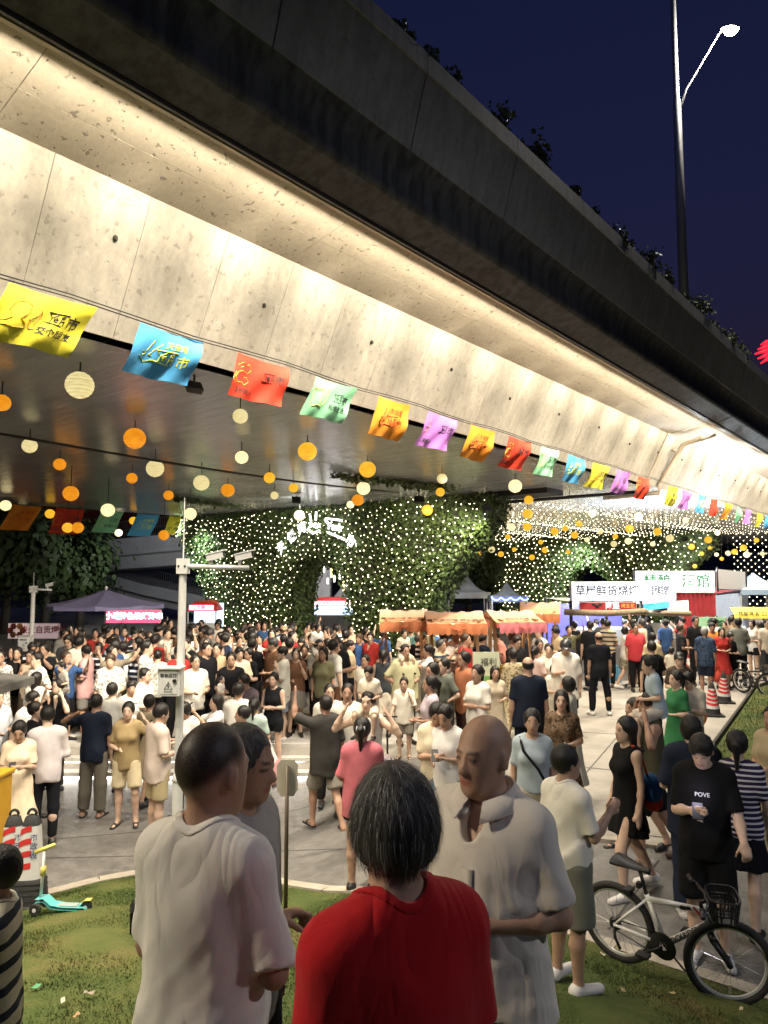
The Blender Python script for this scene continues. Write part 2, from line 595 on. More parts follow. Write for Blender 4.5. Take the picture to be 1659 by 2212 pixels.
# grass blades
def blades(name, xy, zf, hmin, hmax, wid=0.005):
 n = len(xy)
 base = np.stack([xy[:, 0], xy[:, 1], zf(xy[:, 0], xy[:, 1]) - 0.005], -1)
 a = rng.uniform(0, 2 * PI, n)
 h = rng.uniform(hmin, hmax, n) * (0.7 + 0.5 * np.sin(xy[:, 0] * 3.1 + np.sin(xy[:, 1] * 2.3)) ** 2)
 w = wid * rng.uniform(0.7, 1.3, n)
 dx = np.stack([np.cos(a), np.sin(a), np.zeros(n)], -1) * w[:, None]
 leanv = np.stack([rng.normal(0, 0.5, n), rng.normal(0, 0.5, n), np.ones(n)], -1) * h[:, None]
 V = np.stack([base - dx, base + dx, base + leanv], 1).reshape(-1, 3)
 Fq = np.arange(3 * n).reshape(-1, 3)
 return tag(link(name, mesh_np(name, V, Fq, M_grass)), 'short worn lawn grass under the foreground group', 'grass', kind='stuff')
n = 150000
X = rng.uniform(-3.6, 3.4, n); Y = rng.uniform(2.6, 8.9, n)
ok = (Y < kerb_y(X) - 0.08) & (np.abs(X) < 0.60 * Y + 0.3)
dens = 0.5 + 0.5 * np.sin(X * 2.7 + 1.3 * np.sin(Y * 1.9)) * np.sin(Y * 2.2 + X)
ok &= rng.uniform(0, 1, n) < 0.75 + 0.3 * dens
blades('grass', np.stack([X[ok], Y[ok]], -1), lawn_z, 0.010, 0.026, 0.004)
n = 26000
X = rng.uniform(4.2, 11, n); Y = rng.uniform(7.8, 20, n)
ok = (X < 0.6 * Y + 0.4) & (X > np.interp(Y, [7.0, 8.2, 11.2, 12.8, 19.3, 20.4], [5.6, 4.05, 5.05, 5.8, 9.85, 11]))
g2 = blades('side_grass', np.stack([X[ok], Y[ok]], -1), lambda x, y: np.array([float(side_lawn_z(a, c)) for a, c in zip(x, y)]), 0.03, 0.07, 0.009)
g2['label'] = 'rough grass on the raised lawn right of the concrete path'

# ---------------------------------------------------------------- lit steps and platform in the plaza
M_step = mat('pale_step_stone', (0.55, 0.53, 0.49), 0.5, var=0.12, vscale=4)
M_led = mat('step_led', (0.9, 0.9, 0.88), 0.4, emit=(1.0, 0.97, 0.9), estr=5.0)
stage = thing('stone_steps', 'pale stone steps with glowing white strips under each nosing in the plaza', 'steps')
for k, (y, z) in enumerate([(12.4, -0.30), (12.78, -0.15), (13.16, 0.0)]):
 b = MB()
 depth = 0.5 if k < 2 else 3.2
 b.box((-3.2, y + depth / 2, z - 0.03), (7.9, depth, 0.06))
 b.box((-3.2, y + depth / 2 + 0.05, z - 0.16), (7.8, depth, 0.2))
 b.build('tread', M_step, stage)
 l = MB(); l.box((-3.2, y + 0.035, z - 0.085), (7.7, 0.02, 0.05)); l.build('light_strip', M_led, stage)
stage.location.z = 0.004

# ---------------------------------------------------------------- viaduct
TH = R(39.3)
BD = Vector((math.sin(TH), math.cos(TH), 0)); BN = Vector((-math.cos(TH), math.sin(TH), 0))
def BP(s, q, z):
 p = BD * s + BN * q
 return Vector((p.x, p.y, z))
via = thing('viaduct', 'long concrete road viaduct with floodlit web, dark fascia and planted parapet overhead', 'viaduct')
def strip(name, s0, s1, A, B, th, m, gap=0.006, parent=None):
 """panel between profile points A, B (q, z), thickened to the far side by vector th (q, z)"""
 b = MB()
 s0 += gap; s1 -= gap
 vs_ = [BP(s, *p) for s in (s0, s1) for p in (A, B, (B[0] + th[0], B[1] + th[1]), (A[0] + th[0], A[1] + th[1]))]
 b.add(vs_, [(0, 1, 2, 3), (7, 6, 5, 4), (0, 4, 5, 1), (1, 5, 6, 2), (2, 6, 7, 3), (3, 7, 4, 0)])
 return b.build(name, m, parent or via)
SJ = 22.4
S0, S1 = -9.0, 80.0
def runs(step, a=S0, b=S1, joint=True):
 out = []
 s = a
 while s < b - 0.01:
  e = min(s + step, b)
  if joint and s < SJ < e:
   e = SJ
  out.append((s, e))
  s = e + (0.06 if joint and abs(e - SJ) < 1e-6 else 0)
 return out
WB, WT, SE = (7.8, 5.8), (7.06, 7.3), (5.84, 7.565)
for s, e in runs(1.12, S0, 44):
 strip('web_panel', s, e, WB, WT, (0.25, 0), M_web, 0.003)
strip('web_panel', 44, S1, WB, WT, (0.25, 0), M_web)
SM = (6.52, 7.418)
for s, e in runs(3.9, S0, 44):
 strip('slab_panel', s, e, WT, SM, (0, 0.22), M_slab, 0.004)
 strip('slab_panel', s, e, (SM[0] - 0.008, SM[1] + 0.002), SE, (0, 0.22), M_slab, 0.004)
strip('slab_panel', 44, S1, WT, SE, (0, 0.22), M_slab)
# backing so that joints are closed behind
strip('deck_core', S0, S1, (8.0, 5.95), (7.4, 7.6), (0.3, 0), M_fascia)
# soffits
def soffit(s0, s1, q0, q1, z, name='soffit'):
 b = MB()
 vs_ = [BP(s, q, zz) for zz in (z, z + 0.5) for s, q in ((s0, q0), (s1, q0), (s1, q1), (s0, q1))]
 b.add(vs_, [(0, 1, 2, 3), (7, 6, 5, 4), (0, 4, 5, 1), (1, 5, 6, 2), (2, 6, 7, 3), (3, 7, 4, 0)])
 return b.build(name, M_soffit, via)
soffit(S0 - 20, SJ, WB[0] + 0.01, 29.3, 5.8)
soffit(SJ + 0.5, S1, WB[0] + 0.01, 29.3, 5.86)
b = MB(); b.add([BP(s, q, z) for z in (7.6, 8.0) for s, q in ((S0 - 20, 5.6), (S1, 5.6), (S1, 31), (S0 - 20, 31))], [(0, 1, 2, 3), (7, 6, 5, 4), (0, 4, 5, 1), (1, 5, 6, 2), (2, 6, 7, 3), (3, 7, 4, 0)])
b.build('deck_slab', M_fascia, via)
# edge channel, sloping underside, stained face, planter panels and rim
for q, z, w in ((5.80, 7.455, 0.05), (5.725, 7.455, 0.035)):
 b = MB()
 b.add([BP(s, qq, zz) for s in (S0, S1) for qq, zz in ((q - w / 2, z - 0.025), (q + w / 2, z - 0.025), (q + w / 2, z + 0.08), (q - w / 2, z + 0.08))], [(0, 1, 2, 3), (7, 6, 5, 4), (0, 4, 5, 1), (1, 5, 6, 2), (2, 6, 7, 3), (3, 7, 4, 0)])
 b.build('edge_channel', M_pipe if w > 0.04 else M_darkmetal, via)
for s, e in runs(9.0):
 strip('fascia_underside', s, e, (5.69, 7.47), (5.30, 7.60), (0, 0.2), M_fascia, 0.003)
for s, e in runs(9.0):
 # face with a rounded lower roll
 prof = [(5.30, 7.60), (5.255, 7.63), (5.24, 7.69), (5.27, 7.78), (5.26, 7.95), (5.2, 8.1), (5.12, 8.2)]
 b = MB()
 P = [[BP(ss, *p) for p in prof] for ss in (s + 0.003, e - 0.003)]
 P2 = [[BP(ss, p[0] + 0.25, p[1]) for p in prof] for ss in (s + 0.003, e - 0.003)]
 b.grid(P); b.grid(P2)
 b.build('fascia_face', M_fascia, via, True)
k = 0
for s, e in runs(2.25, S0, 62):
 strip('planter_panel', s, e, (5.10, 8.2), (4.86, 9.08), (0.12, 0.02), M_panel, 0.010)
 strip('planter_rim', s, e, (4.835, 9.085), (4.85, 9.36), (0.14, 0.0), M_panel, 0.006)
strip('planter_panel', 62, S1, (5.10, 8.2), (4.86, 9.08), (0.12, 0.02), M_panel)
strip('planter_rim', 62, S1, (4.835, 9.085), (4.85, 9.36), (0.14, 0), M_panel)
strip('planter_soil', S0, S1, (5.0, 9.15), (5.9, 9.15), (0, 0.05), mat('soil', (0.04, 0.03, 0.02), 0.9))
# web bolt holes
hb = MB()
M_hole = mat('tie_hole', (0.05, 0.04, 0.03), 0.9)
for k in range(16):
 s = 1.9 + k * 2.25
 t = 0.62 + 0.04 * math.sin(k * 2.1)
 q, z = WB[0] + (WT[0] - WB[0]) * t - 0.012, WB[1] + (WT[1] - WB[1]) * t
 h = MB(); h.lathe([(0.0, 0), (0.035, 0), (0.045, 0.006), (0.0, 0.006)], 10, BP(s, q, z), Matrix.Rotation(R(-90) , 3, 'X') @ Matrix.Identity(3))
 hh = MB(); hh.ball(BP(s, q + 0.005, z), (0.03, 0.03, 0.036), 8, 6)
 hh.build('tie_hole', M_hole, via, True)
# drain pipes by the expansion joint
def pathtube(name, pts, r, m, parent, n=10):
 b = MB(); b.tube(pts, r, n); return b.build(name, m, parent, True)
pp = []
def wq(t, off):
 return WB[0] + (WT[0] - WB[0]) * t - off
pp = [BP(SJ + 0.8, 5.95, 7.28), BP(SJ + 0.8, 6.75, 7.10), BP(SJ + 0.8, 6.9, 7.04), BP(SJ + 0.8, 6.97, 6.92), BP(SJ + 0.8, wq(0.0, 0.12), 5.86), BP(SJ + 0.8, wq(0.0, 0.1), 5.6), BP(SJ + 0.75, 9.5, 5.56)]
pathtube('drain_pipe', pp, 0.075, M_pipe, via)
for t in (0.25, 0.72):
 b = MB(); b.lathe([(0.095, -0.03), (0.1, 0), (0.095, 0.03)], 12, BP(SJ + 0.8, wq(t, 0.12), 5.8 + 1.5 * t), Matrix.Rotation(R(26), 3, BD)); b.build('pipe_collar', M_pipe, via, True)
b = MB(); b.lathe([(0.095, -0.03), (0.1, 0), (0.095, 0.03)], 12, BP(SJ + 0.8, 6.35, 7.19), Matrix.Rotation(R(80), 3, BD)); b.build('pipe_collar', M_pipe, via, True)
b = MB()
vs_ = [BP(s, *p) for s in (SJ - 0.16, SJ - 0.02) for p in (( WB[0] - 0.03, WB[1]), (WT[0] - 0.03, WT[1]), (WT[0] + 0.1, WT[1]), (WB[0] + 0.1, WB[1]))]
b.add(vs_, [(0, 1, 2, 3), (7, 6, 5, 4), (0, 4, 5, 1), (1, 5, 6, 2), (2, 6, 7, 3), (3, 7, 4, 0)])
b.build('joint_cover', M_pipe, via)
# cable tray across the soffit and the long hanging cable
pathtube('cable', [BP(SJ + 0.25, 7.9, 5.62), BP(SJ + 0.3, 13, 5.6), BP(SJ + 0.25, 18, 5.62), BP(SJ + 0.25, 24, 5.62)], 0.06, M_darkmetal, via)
for q in (9, 10.5, 12, 13.5):
 pathtube('hanger', [BP(SJ + 0.3, q, 5.6), BP(SJ + 0.3, q, 5.87)], 0.012, M_darkmetal, via, 5)
c0, c1 = at_y(-40, 930, 12.5), at_y(862, 1062, 24)
c0.z = min(c0.z, 5.72); c1.z = min(c1.z, 5.74)
pathtube('cable', [c0 + (c1 - c0) * t - Vector((0, 0, 0.12 * math.sin(PI * t))) for t in np.linspace(0, 1, 14)], 0.028, M_darkmetal, via, 6)

# floodlights hidden in the edge channel, washing the web and the slab
FL_E = 430.0
M_lens = mat('flood_lens', (0.9, 0.85, 0.7), 0.3, emit=(1, 0.85, 0.6), estr=2.0)
STRIP_E = 7.0
s = -5.2
k = 0
flood_mesh = None
while s < 64:
 ld = bpy.data.lights.new('flood_lamp', 'SPOT')
 ld.energy = FL_E * (0.85 + 0.3 * random.random())
 ld.color = (1.0, 0.88, 0.70)
 ld.spot_size = R(112); ld.spot_blend = 1.0
 ld.shadow_soft_size = 0.03
 lo = link('flood_lamp', ld, via, BP(s, 5.92, 7.36))
 tgt = BP(s + 0.05, 5.92 + 0.28, 7.36 - 1.25)
 lo.rotation_euler = (tgt - lo.location).to_track_quat('-Z', 'Y').to_euler()
 # narrow beam that leaves the bright pool at the top of the web
 ld2 = bpy.data.lights.new('beam_lamp', 'SPOT')
 ld2.energy = FL_E * 0.10; ld2.color = (1.0, 0.91, 0.74)
 ld2.spot_size = R(56); ld2.spot_blend = 1.0; ld2.shadow_soft_size = 0.03
 lo2 = link('beam_lamp', ld2, via, BP(s, 5.90, 7.28))
 tgt = BP(s + 0.03, 7.15, 6.92)
 lo2.rotation_euler = (tgt - lo2.location).to_track_quat('-Z', 'Y').to_euler()
 # continuous strip in the channel, facing inwards
 ad = bpy.data.lights.new('strip_lamp', 'AREA'); ad.shape = 'RECTANGLE'; ad.size = 1.54; ad.size_y = 0.035
 ad.energy = STRIP_E; ad.color = (1.0, 0.89, 0.71); ad.spread = R(92)
 ao = link('strip_lamp', ad, via, BP(s, 5.87, 7.40))
 zax = -(BP(s, 7.06, 7.16) - BP(s, 5.87, 7.40)).normalized()
 yax = zax.cross(BD).normalized()
 ao.rotation_euler = Matrix((BD, yax, zax)).transposed().to_euler()
 s += 1.55
 k += 1
# ================================================================ PEOPLE (signed-distance bodies meshed with surface nets)
f32 = np.float32
def surface_nets(fn, lo, hi, h):
 """fn(P[n,3]) -> d[n]; returns verts, quads"""
 lo = np.asarray(lo, f32); hi = np.asarray(hi, f32)
 n = np.maximum(4, np.ceil((hi - lo) / h).astype(int) + 1)
 k = 4
 nc = (n + k - 1) // k + 1
 ax = [lo[i] + np.arange(nc[i], dtype=f32) * (h * k) for i in range(3)]
 C = np.stack(np.meshgrid(*ax, indexing='ij'), -1).reshape(-1, 3)
 dc = fn(C).reshape(nc)
 near = np.abs(dc) < h * k * 1.15
 # a fine sample is evaluated when any corner of its coarse cell is near the surface
 cell = np.zeros(nc - 1, bool)
 for a in (0, 1):
  for b_ in (0, 1):
   for c in (0, 1):
    cell |= near[a:nc[0] - 1 + a, b_:nc[1] - 1 + b_, c:nc[2] - 1 + c]
 mask = cell.repeat(k, 0).repeat(k, 1).repeat(k, 2)
 D = dc[:-1, :-1, :-1].repeat(k, 0).repeat(k, 1).repeat(k, 2).astype(f32)
 idx = np.argwhere(mask)
 P = lo + idx.astype(f32) * f32(h)
 D[mask] = fn(P)
 s = D < 0
 nx, ny, nz = (x - 1 for x in D.shape)
 # cells with a sign change
 cnt = np.zeros((nx, ny, nz), np.int8)
 for a in (0, 1):
  for b_ in (0, 1):
   for c in (0, 1):
    cnt += s[a:nx + a, b_:ny + b_, c:nz + c]
 act = (cnt > 0) & (cnt < 8)
 ids = np.full((nx, ny, nz), -1, np.int32)
 A = np.argwhere(act)
 ids[act] = np.arange(len(A))
 acc = np.zeros((len(A), 3), f32); w = np.zeros(len(A), f32)
 corner = {}
 for a in (0, 1):
  for b_ in (0, 1):
   for c in (0, 1):
    corner[(a, b_, c)] = D[A[:, 0] + a, A[:, 1] + b_, A[:, 2] + c]
 for p0 in corner:
  for axi in range(3):
   if p0[axi] == 0:
    p1 = list(p0); p1[axi] = 1; p1 = tuple(p1)
    d0, d1 = corner[p0], corner[p1]
    cr = (d0 < 0) != (d1 < 0)
    t = np.where(cr, d0 / np.where(cr, d0 - d1, 1), 0)
    pt = np.tile(np.array(p0, f32), (len(A), 1)); pt[:, axi] += t
    acc[cr] += pt[cr]; w[cr] += 1
 V = lo + (A + acc / w[:, None]) * f32(h)
 Q = []
 for axi in range(3):
  sl0 = [slice(None)] * 3; sl1 = [slice(None)] * 3
  sl0[axi] = slice(0, -1); sl1[axi] = slice(1, None)
  s0, s1 = s[tuple(sl0)], s[tuple(sl1)]
  E = np.argwhere(s0 != s1)
  u, v = (axi + 1) % 3, (axi + 2) % 3
  dims = (nx, ny, nz)
  ok = (E[:, u] > 0) & (E[:, v] > 0) & (E[:, u] < dims[u]) & (E[:, v] < dims[v]) & (E[:, axi] < dims[axi])
  E = E[ok]
  def cid(du, dv):
   x = E.copy(); x[:, u] += du; x[:, v] += dv
   return ids[x[:, 0], x[:, 1], x[:, 2]]
  q = np.stack([cid(-1, -1), cid(0, -1), cid(0, 0), cid(-1, 0)], -1)
  inside = s0[E[:, 0], E[:, 1], E[:, 2]]
  q[~inside] = q[~inside][:, ::-1]
  Q.append(q)
 Q = np.concatenate(Q)
 Q = Q[(Q >= 0).all(1)]
 return V, Q

def smin(a, b_, k):
 h = np.maximum(k - np.abs(a - b_), 0) / k
 return np.minimum(a, b_) - h * h * k * 0.25
def smax(a, b_, k):
 return -smin(-a, -b_, k)
def rcone(P, a, b_, ra, rb):
 a = np.asarray(a, f32); b_ = np.asarray(b_, f32)
 ba = b_ - a
 l2 = float(ba @ ba) + 1e-9
 t = np.clip((P - a) @ ba / l2, 0, 1)
 q = P - a - t[:, None] * ba
 return np.sqrt((q * q).sum(1)) - (ra + (rb - ra) * t)
def ell(P, c, r, M=None):
 q = P - np.asarray(c, f32)
 if M is not None:
  q = q @ M
 r = np.asarray(r, f32)
 k0 = np.sqrt(((q / r) ** 2).sum(1)) + 1e-6
 k1 = np.sqrt(((q / (r * r)) ** 2).sum(1)) + 1e-6
 return k0 * (k0 - 1) / k1
def rot(ax, a):
 return np.array(Matrix.Rotation(a, 3, ax), dtype=f32)
def unit(v):
 v = np.asarray(v, f32)
 return v / (np.linalg.norm(v) + 1e-9)

def wrinkle(P, seed, amp, freq=11.0):
 r = np.random.default_rng(seed)
 out = np.zeros(len(P), f32)
 for i in range(6):
  a = r.uniform(0, 2 * PI)
  kz = r.normal(0, 0.22) if i < 4 else r.choice((-1, 1)) * r.uniform(0.6, 1.1)
  k = np.array((math.cos(a), math.sin(a), kz)) * r.uniform(1.0, 2.2) * freq
  k2 = r.normal(0, 1, 3) * 4.5
  k3 = r.normal(0, 1, 3) * 5.0
  w_ = np.sin(P @ k.astype(f32) + 1.5 * np.sin(P @ k2.astype(f32) + r.uniform(0, 6)) + r.uniform(0, 6))
  md = np.clip(0.35 + 0.9 * np.sin(P @ k3.astype(f32) + r.uniform(0, 6)), 0, 1)
  out += (0.5 + 0.5 * w_) ** 3.5 * md * (1.0 if i < 4 else 0.7)
 return (amp * (0.8 - out)).astype(f32)

# ---- poses: arm = (upper dir, fore dir), leg = (thigh dir, shin dir); body faces -y, its left side is +x
D_ = lambda x, y, z: (x, y, z)
ARMS = {
 'down': ((0.16, 0.02, -1), (0.06, -0.12, -1)),
 'relax': ((0.22, 0.05, -1), (0.02, -0.35, -1)),
 'phone': ((0.12, -0.18, -1), (-0.45, -0.85, 0.25)),
 'hold': ((0.25, 0.0, -1), (-0.55, -0.85, -0.05)),
 'cross': ((0.25, -0.12, -1), (-0.98, -0.5, 0.05)),
 'raise': ((0.75, -0.5, 0.35), (-0.1, -0.25, 1)),
 'point': ((0.55, -0.75, 0.3), (0.2, -0.5, 0.9)),
 'chin': ((0.2, -0.35, -1), (-0.35, -0.25, 1.0)),
 'ear': ((0.75, -0.25, -0.35), (-0.55, -0.1, 0.95)),
 'hip': ((0.6, 0.25, -0.9), (-0.65, -0.45, -0.45)),
 'back': ((0.25, 0.35, -1), (-0.65, 0.35, -0.5)),
 'swingf': ((0.12, -0.45, -1), (0.0, -0.75, -0.85)),
 'swingb': ((0.16, 0.45, -1), (0.05, 0.2, -1)),
 'photo': ((0.35, -0.8, -0.25), (-0.3, -0.55, 0.75)),
 'bar': ((0.2, -0.35, -1), (0.1, -0.75, -0.6)),
 'gest': ((0.35, -0.3, -0.9), (0.1, -0.95, 0.15)),
 'neck': ((0.85, 0.1, -0.1), (-0.75, 0.45, 0.45)),
 'pinch': ((0.15, -0.25, -1), (-0.1, -0.85, 0.7)),
}
LEGS = {
 'stand': (((0.03, 0, -1), (0.0, 0.02, -1)), ((0.03, 0, -1), (0.0, 0.02, -1))),
 'apart': (((0.16, -0.02, -1), (0.05, 0.03, -1)), ((0.16, 0.04, -1), (0.05, 0.04, -1))),
 'ease': (((0.1, -0.1, -1), (0.02, 0.12, -1)), ((0.02, 0.02, -1), (0.0, 0.02, -1))),
 'walk': (((0.04, -0.42, -1), (0.02, 0.05, -1)), ((0.03, 0.3, -1), (0.0, 0.62, -1))),
 'walk2': (((0.03, 0.28, -1), (0.0, 0.6, -1)), ((0.04, -0.4, -1), (0.02, 0.02, -1))),
 'sit': (((0.12, -1, -0.05), (0.0, 0.05, -1)), ((0.12, -1, -0.05), (0.0, 0.0, -1))),
 'squat': (((0.2, -0.95, 0.25), (0.0, 0.45, -1)), ((0.2, -0.95, 0.25), (0.0, 0.45, -1))),
 'ride': (((0.32, -0.9, -0.35), (-0.1, 0.1, -1)), ((0.32, -0.9, -0.35), (-0.1, 0.1, -1))),
}

class Fig:
 """a posed figure of unit height 1.70; every piece is a function of P"""
 def __init__(s, legs='stand', al='down', ar='down', lean=0.0, side=0.0, hy=0.0, hp=0.0, hr=0.0, female=False, fat=0.0, child=0.0, hands=False, hl=None, hrn=None, fine=False, buzz=False, sw=1.0):
  s.buzz = buzz
  s.female, s.fat, s.child, s.hands, s.fine = female, fat, child, hands, fine
  hw = 0.092 if not female else 0.095
  TH_, SH_ = 0.425, 0.40
  s.pel = np.array((0, 0, 0), f32)
  Lg = LEGS[legs] if isinstance(legs, str) else legs
  s.leg = []
  for i, sx in enumerate((1, -1)):
   t, q = Lg[i]
   t = unit((t[0] * sx, t[1], t[2])); q = unit((q[0] * sx, q[1], q[2]))
   hip = np.array((hw * sx, 0, -0.03), f32)
   knee = hip + t * TH_
   ank = knee + q * SH_
   s.leg.append((hip, knee, ank))
  low = min(a[2][2] for a in s.leg)
  up = np.array((0, 0, -low + 0.075), f32)
  s.pel = s.pel + up
  s.leg = [tuple(p + up for p in l) for l in s.leg]
  s.TM = rot('X', lean) @ rot('Y', side)        # torso matrix (columns are torso axes); lean > 0 bends forward (-y)
  T = lambda x, y, z: s.pel + s.TM @ np.array((x, y, z), f32)
  s.T = T
  shw = 0.178 if not female else 0.158
  shw = (shw + fat * 0.02) * sw
  s.waist, s.chest, s.neck = T(0, 0.0, 0.14), T(0, 0.0, 0.34), T(0, 0.02, 0.535)
  s.sh = [T(shw, 0.015, 0.466), T(-shw, 0.015, 0.466)]
  s.arm = []
  for i, sx in enumerate((1, -1)):
   A = (al, ar)[i]
   A = ARMS[A] if isinstance(A, str) else A
   ua = unit(s.TM @ np.array((A[0][0] * sx, A[0][1], A[0][2]), f32))
   fa = unit(s.TM @ np.array((A[1][0] * sx, A[1][1], A[1][2]), f32))
   el = s.sh[i] + ua * 0.275
   wr = el + fa * 0.235
   s.arm.append((s.sh[i], el, wr, fa))
  s.hb = s.neck + s.TM @ np.array((0, -0.012, 0.05), f32)
  s.HM = s.TM @ rot('Z', hy) @ rot('X', hp) @ rot('Y', hr)
  s.head = s.hb + s.HM @ np.array((0, -0.018, 0.115), f32)
  s.hk = 1.0 + 0.28 * child          # larger head on a child
  s.handdir = [hl, hrn]
 def foot(s, i):
  """heel and toe of a foot"""
  ank = s.leg[i][2]
  sx = 1 if i == 0 else -1
  d = unit((0.22 * sx, -1, 0))
  k = s.leg[i][1]
  lift = ank[2] - 0.075
  pitch = min(1.0, max(0.0, lift * 4))
  d = unit(d * (1 - pitch * 0.5) + np.array((0, 0, -pitch * 0.75), f32))
  heel = ank + np.array((0, 0.03, -0.04), f32)
  toe = ank + d * 0.155 + np.array((0, 0, -0.048), f32)
  return heel, toe, d
 # ---------------- skin
 def headf(s, P):
  q = ((P - s.head) @ s.HM) / s.hk
  d = ell(q, (0, 0.014, 0.022), (0.077, 0.098, 0.1))
  d = smin(d, ell(q, (0, -0.026, -0.04), (0.062, 0.068, 0.088)), 0.03)
  d = smin(d, ell(q, (0, -0.052, -0.098), (0.038, 0.036, 0.028)), 0.03)
  d = smin(d, rcone(q, (0, -0.088, 0.006), (0, -0.105, -0.034), 0.008, 0.0135), 0.012)
  for sx in (1, -1):
   d = smin(d, rcone(q, (0.006 * sx, -0.1, -0.036), (0.014 * sx, -0.096, -0.036), 0.008, 0.008), 0.008)
   d = smax(d, -(ell(q, (0.031 * sx, -0.1, 0.0), (0.017, 0.013, 0.011))), 0.014)
   d = smin(d, ell(q, (0.031 * sx, -0.079, -0.001), (0.0125, 0.0115, 0.0105)), 0.003) if s.fine else d
   d = smin(d, rcone(q, (0.016 * sx, -0.086, 0.021), (0.044 * sx, -0.078, 0.021), 0.008, 0.006), 0.01)
   d = smin(d, ell(q, (0.079 * sx, 0.012, -0.012), (0.011, 0.021, 0.033)), 0.008)
  if s.fine:
   d = smin(d, rcone(q, (-0.018, -0.088, -0.062), (0.018, -0.088, -0.062), 0.006, 0.006), 0.006)
   d = smin(d, rcone(q, (-0.016, -0.087, -0.074), (0.016, -0.087, -0.074), 0.007, 0.007), 0.006)
   d = smax(d, -rcone(q, (-0.02, -0.0975, -0.068), (0.02, -0.0975, -0.068), 0.0028, 0.0028), 0.004)
  else:
   d = smin(d, ell(q, (0, -0.086, -0.068), (0.024, 0.012, 0.011)), 0.01)
  return d * s.hk
 def torsof(s, P, o=0.0, k=0.06):
  fw = 1 + 0.35 * s.fat
  q = (P - s.pel) @ s.TM
  w_ = 0.150 if not s.female else 0.158
  d = ell(q, (0, 0.012, 0.0), (w_ * fw + o, 0.108 * fw + o, 0.13 + o))
  d = smin(d, ell(q, (0, -0.02 * s.fat, 0.15), ((0.135 if not s.female else 0.118) * (1 + 0.55 * s.fat) + o, 0.096 * (1 + 0.85 * s.fat) + o, 0.15 + o)), k)
  d = smin(d, ell(q, (0, 0.0, 0.345), ((0.155 if not s.female else 0.138) * fw + o, 0.105 * fw + o, 0.165 + o)), k)
  sh = [(x - s.pel) @ s.TM for x in s.sh]
  d = smin(d, rcone(q, sh[0] * np.array((0.8, 1, 1), f32) - np.array((0, 0, 0.005), f32), sh[1] * np.array((0.8, 1, 1), f32) - np.array((0, 0, 0.005), f32), 0.058 + o, 0.058 + o), k)
  # trapezius slope
  d = smin(d, rcone(q, (0.05, 0.03, 0.52), (sh[0][0] * 0.85, 0.02, 0.485), 0.05 + o, 0.045 + o), 0.05)
  d = smin(d, rcone(q, (-0.05, 0.03, 0.52), (sh[1][0] * 0.85, 0.02, 0.485), 0.05 + o, 0.045 + o), 0.05)
  if s.female:
   for sx in (1, -1):
    d = smin(d, ell(q, (0.062 * sx, -0.085, 0.335), (0.062 + o, 0.05 + o, 0.06 + o)), 0.05)
  return d
 def handf(s, P, i):
  sh, el, wr, fa = s.arm[i]
  sx = 1 if i == 0 else -1
  hd = s.handdir[i]
  h = unit(hd[0]) if hd else fa
  nrm = np.asarray(hd[1] if hd else (sx * 1.0, 0, 0), f32)       # back of the hand
  nrm = unit(nrm - h * float(nrm @ h))
  lat = np.cross(h, nrm)                              # towards the thumb side
  if (hd is None and float(lat @ np.array((0, -1, 0), f32)) < 0) or (hd and len(hd) > 2 and hd[2] < 0):
   lat = -lat
  Mh = np.stack([lat, nrm, h], 1).astype(f32)
  q = (P - wr) @ Mh
  if not s.hands:
   d = ell(q, (0, -0.004, 0.085), (0.034, 0.018, 0.095))
   d = smin(d, rcone(q, (0.022, -0.005, 0.035), (0.05, -0.018, 0.09), 0.013, 0.010), 0.02)
   return d
  d = ell(q, (0, 0, 0.05), (0.043, 0.0175, 0.058))
  curl = (hd[3] if hd and len(hd) > 3 else 0.45)
  for j, (x, l) in enumerate(((0.030, 0.078), (0.010, 0.086), (-0.010, 0.080), (-0.029, 0.063))):
   a = np.array((x, 0, 0.092 - abs(x) * 0.15), f32)
   c = curl * (1 + 0.12 * j)
   b1 = a + np.array((x * 0.14, -math.sin(c * 0.6), math.cos(c * 0.6)), f32) * (l * 0.5)
   b2 = b1 + np.array((x * 0.1, -math.sin(c * 1.6), math.cos(c * 1.6)), f32) * (l * 0.32)
   b3 = b2 + np.array((0, -math.sin(c * 2.3), math.cos(c * 2.3)), f32) * (l * 0.24)
   f = smin(rcone(q, a, b1, 0.0105, 0.0092), rcone(q, b1, b2, 0.0094, 0.0086), 0.004)
   f = smin(f, rcone(q, b2, b3, 0.0086, 0.0075), 0.004)
   d = smin(d, f, 0.008)
  t0 = np.array((0.026, -0.006, 0.022), f32)
  t1 = t0 + np.array((0.03, -0.016, 0.03), f32)
  t2 = t1 + np.array((0.012, -0.012 - 0.02 * curl, 0.03), f32)
  d = smin(d, smin(rcone(q, t0, t1, 0.016, 0.0115), rcone(q, t1, t2, 0.0115, 0.009), 0.006), 0.014)
  return d
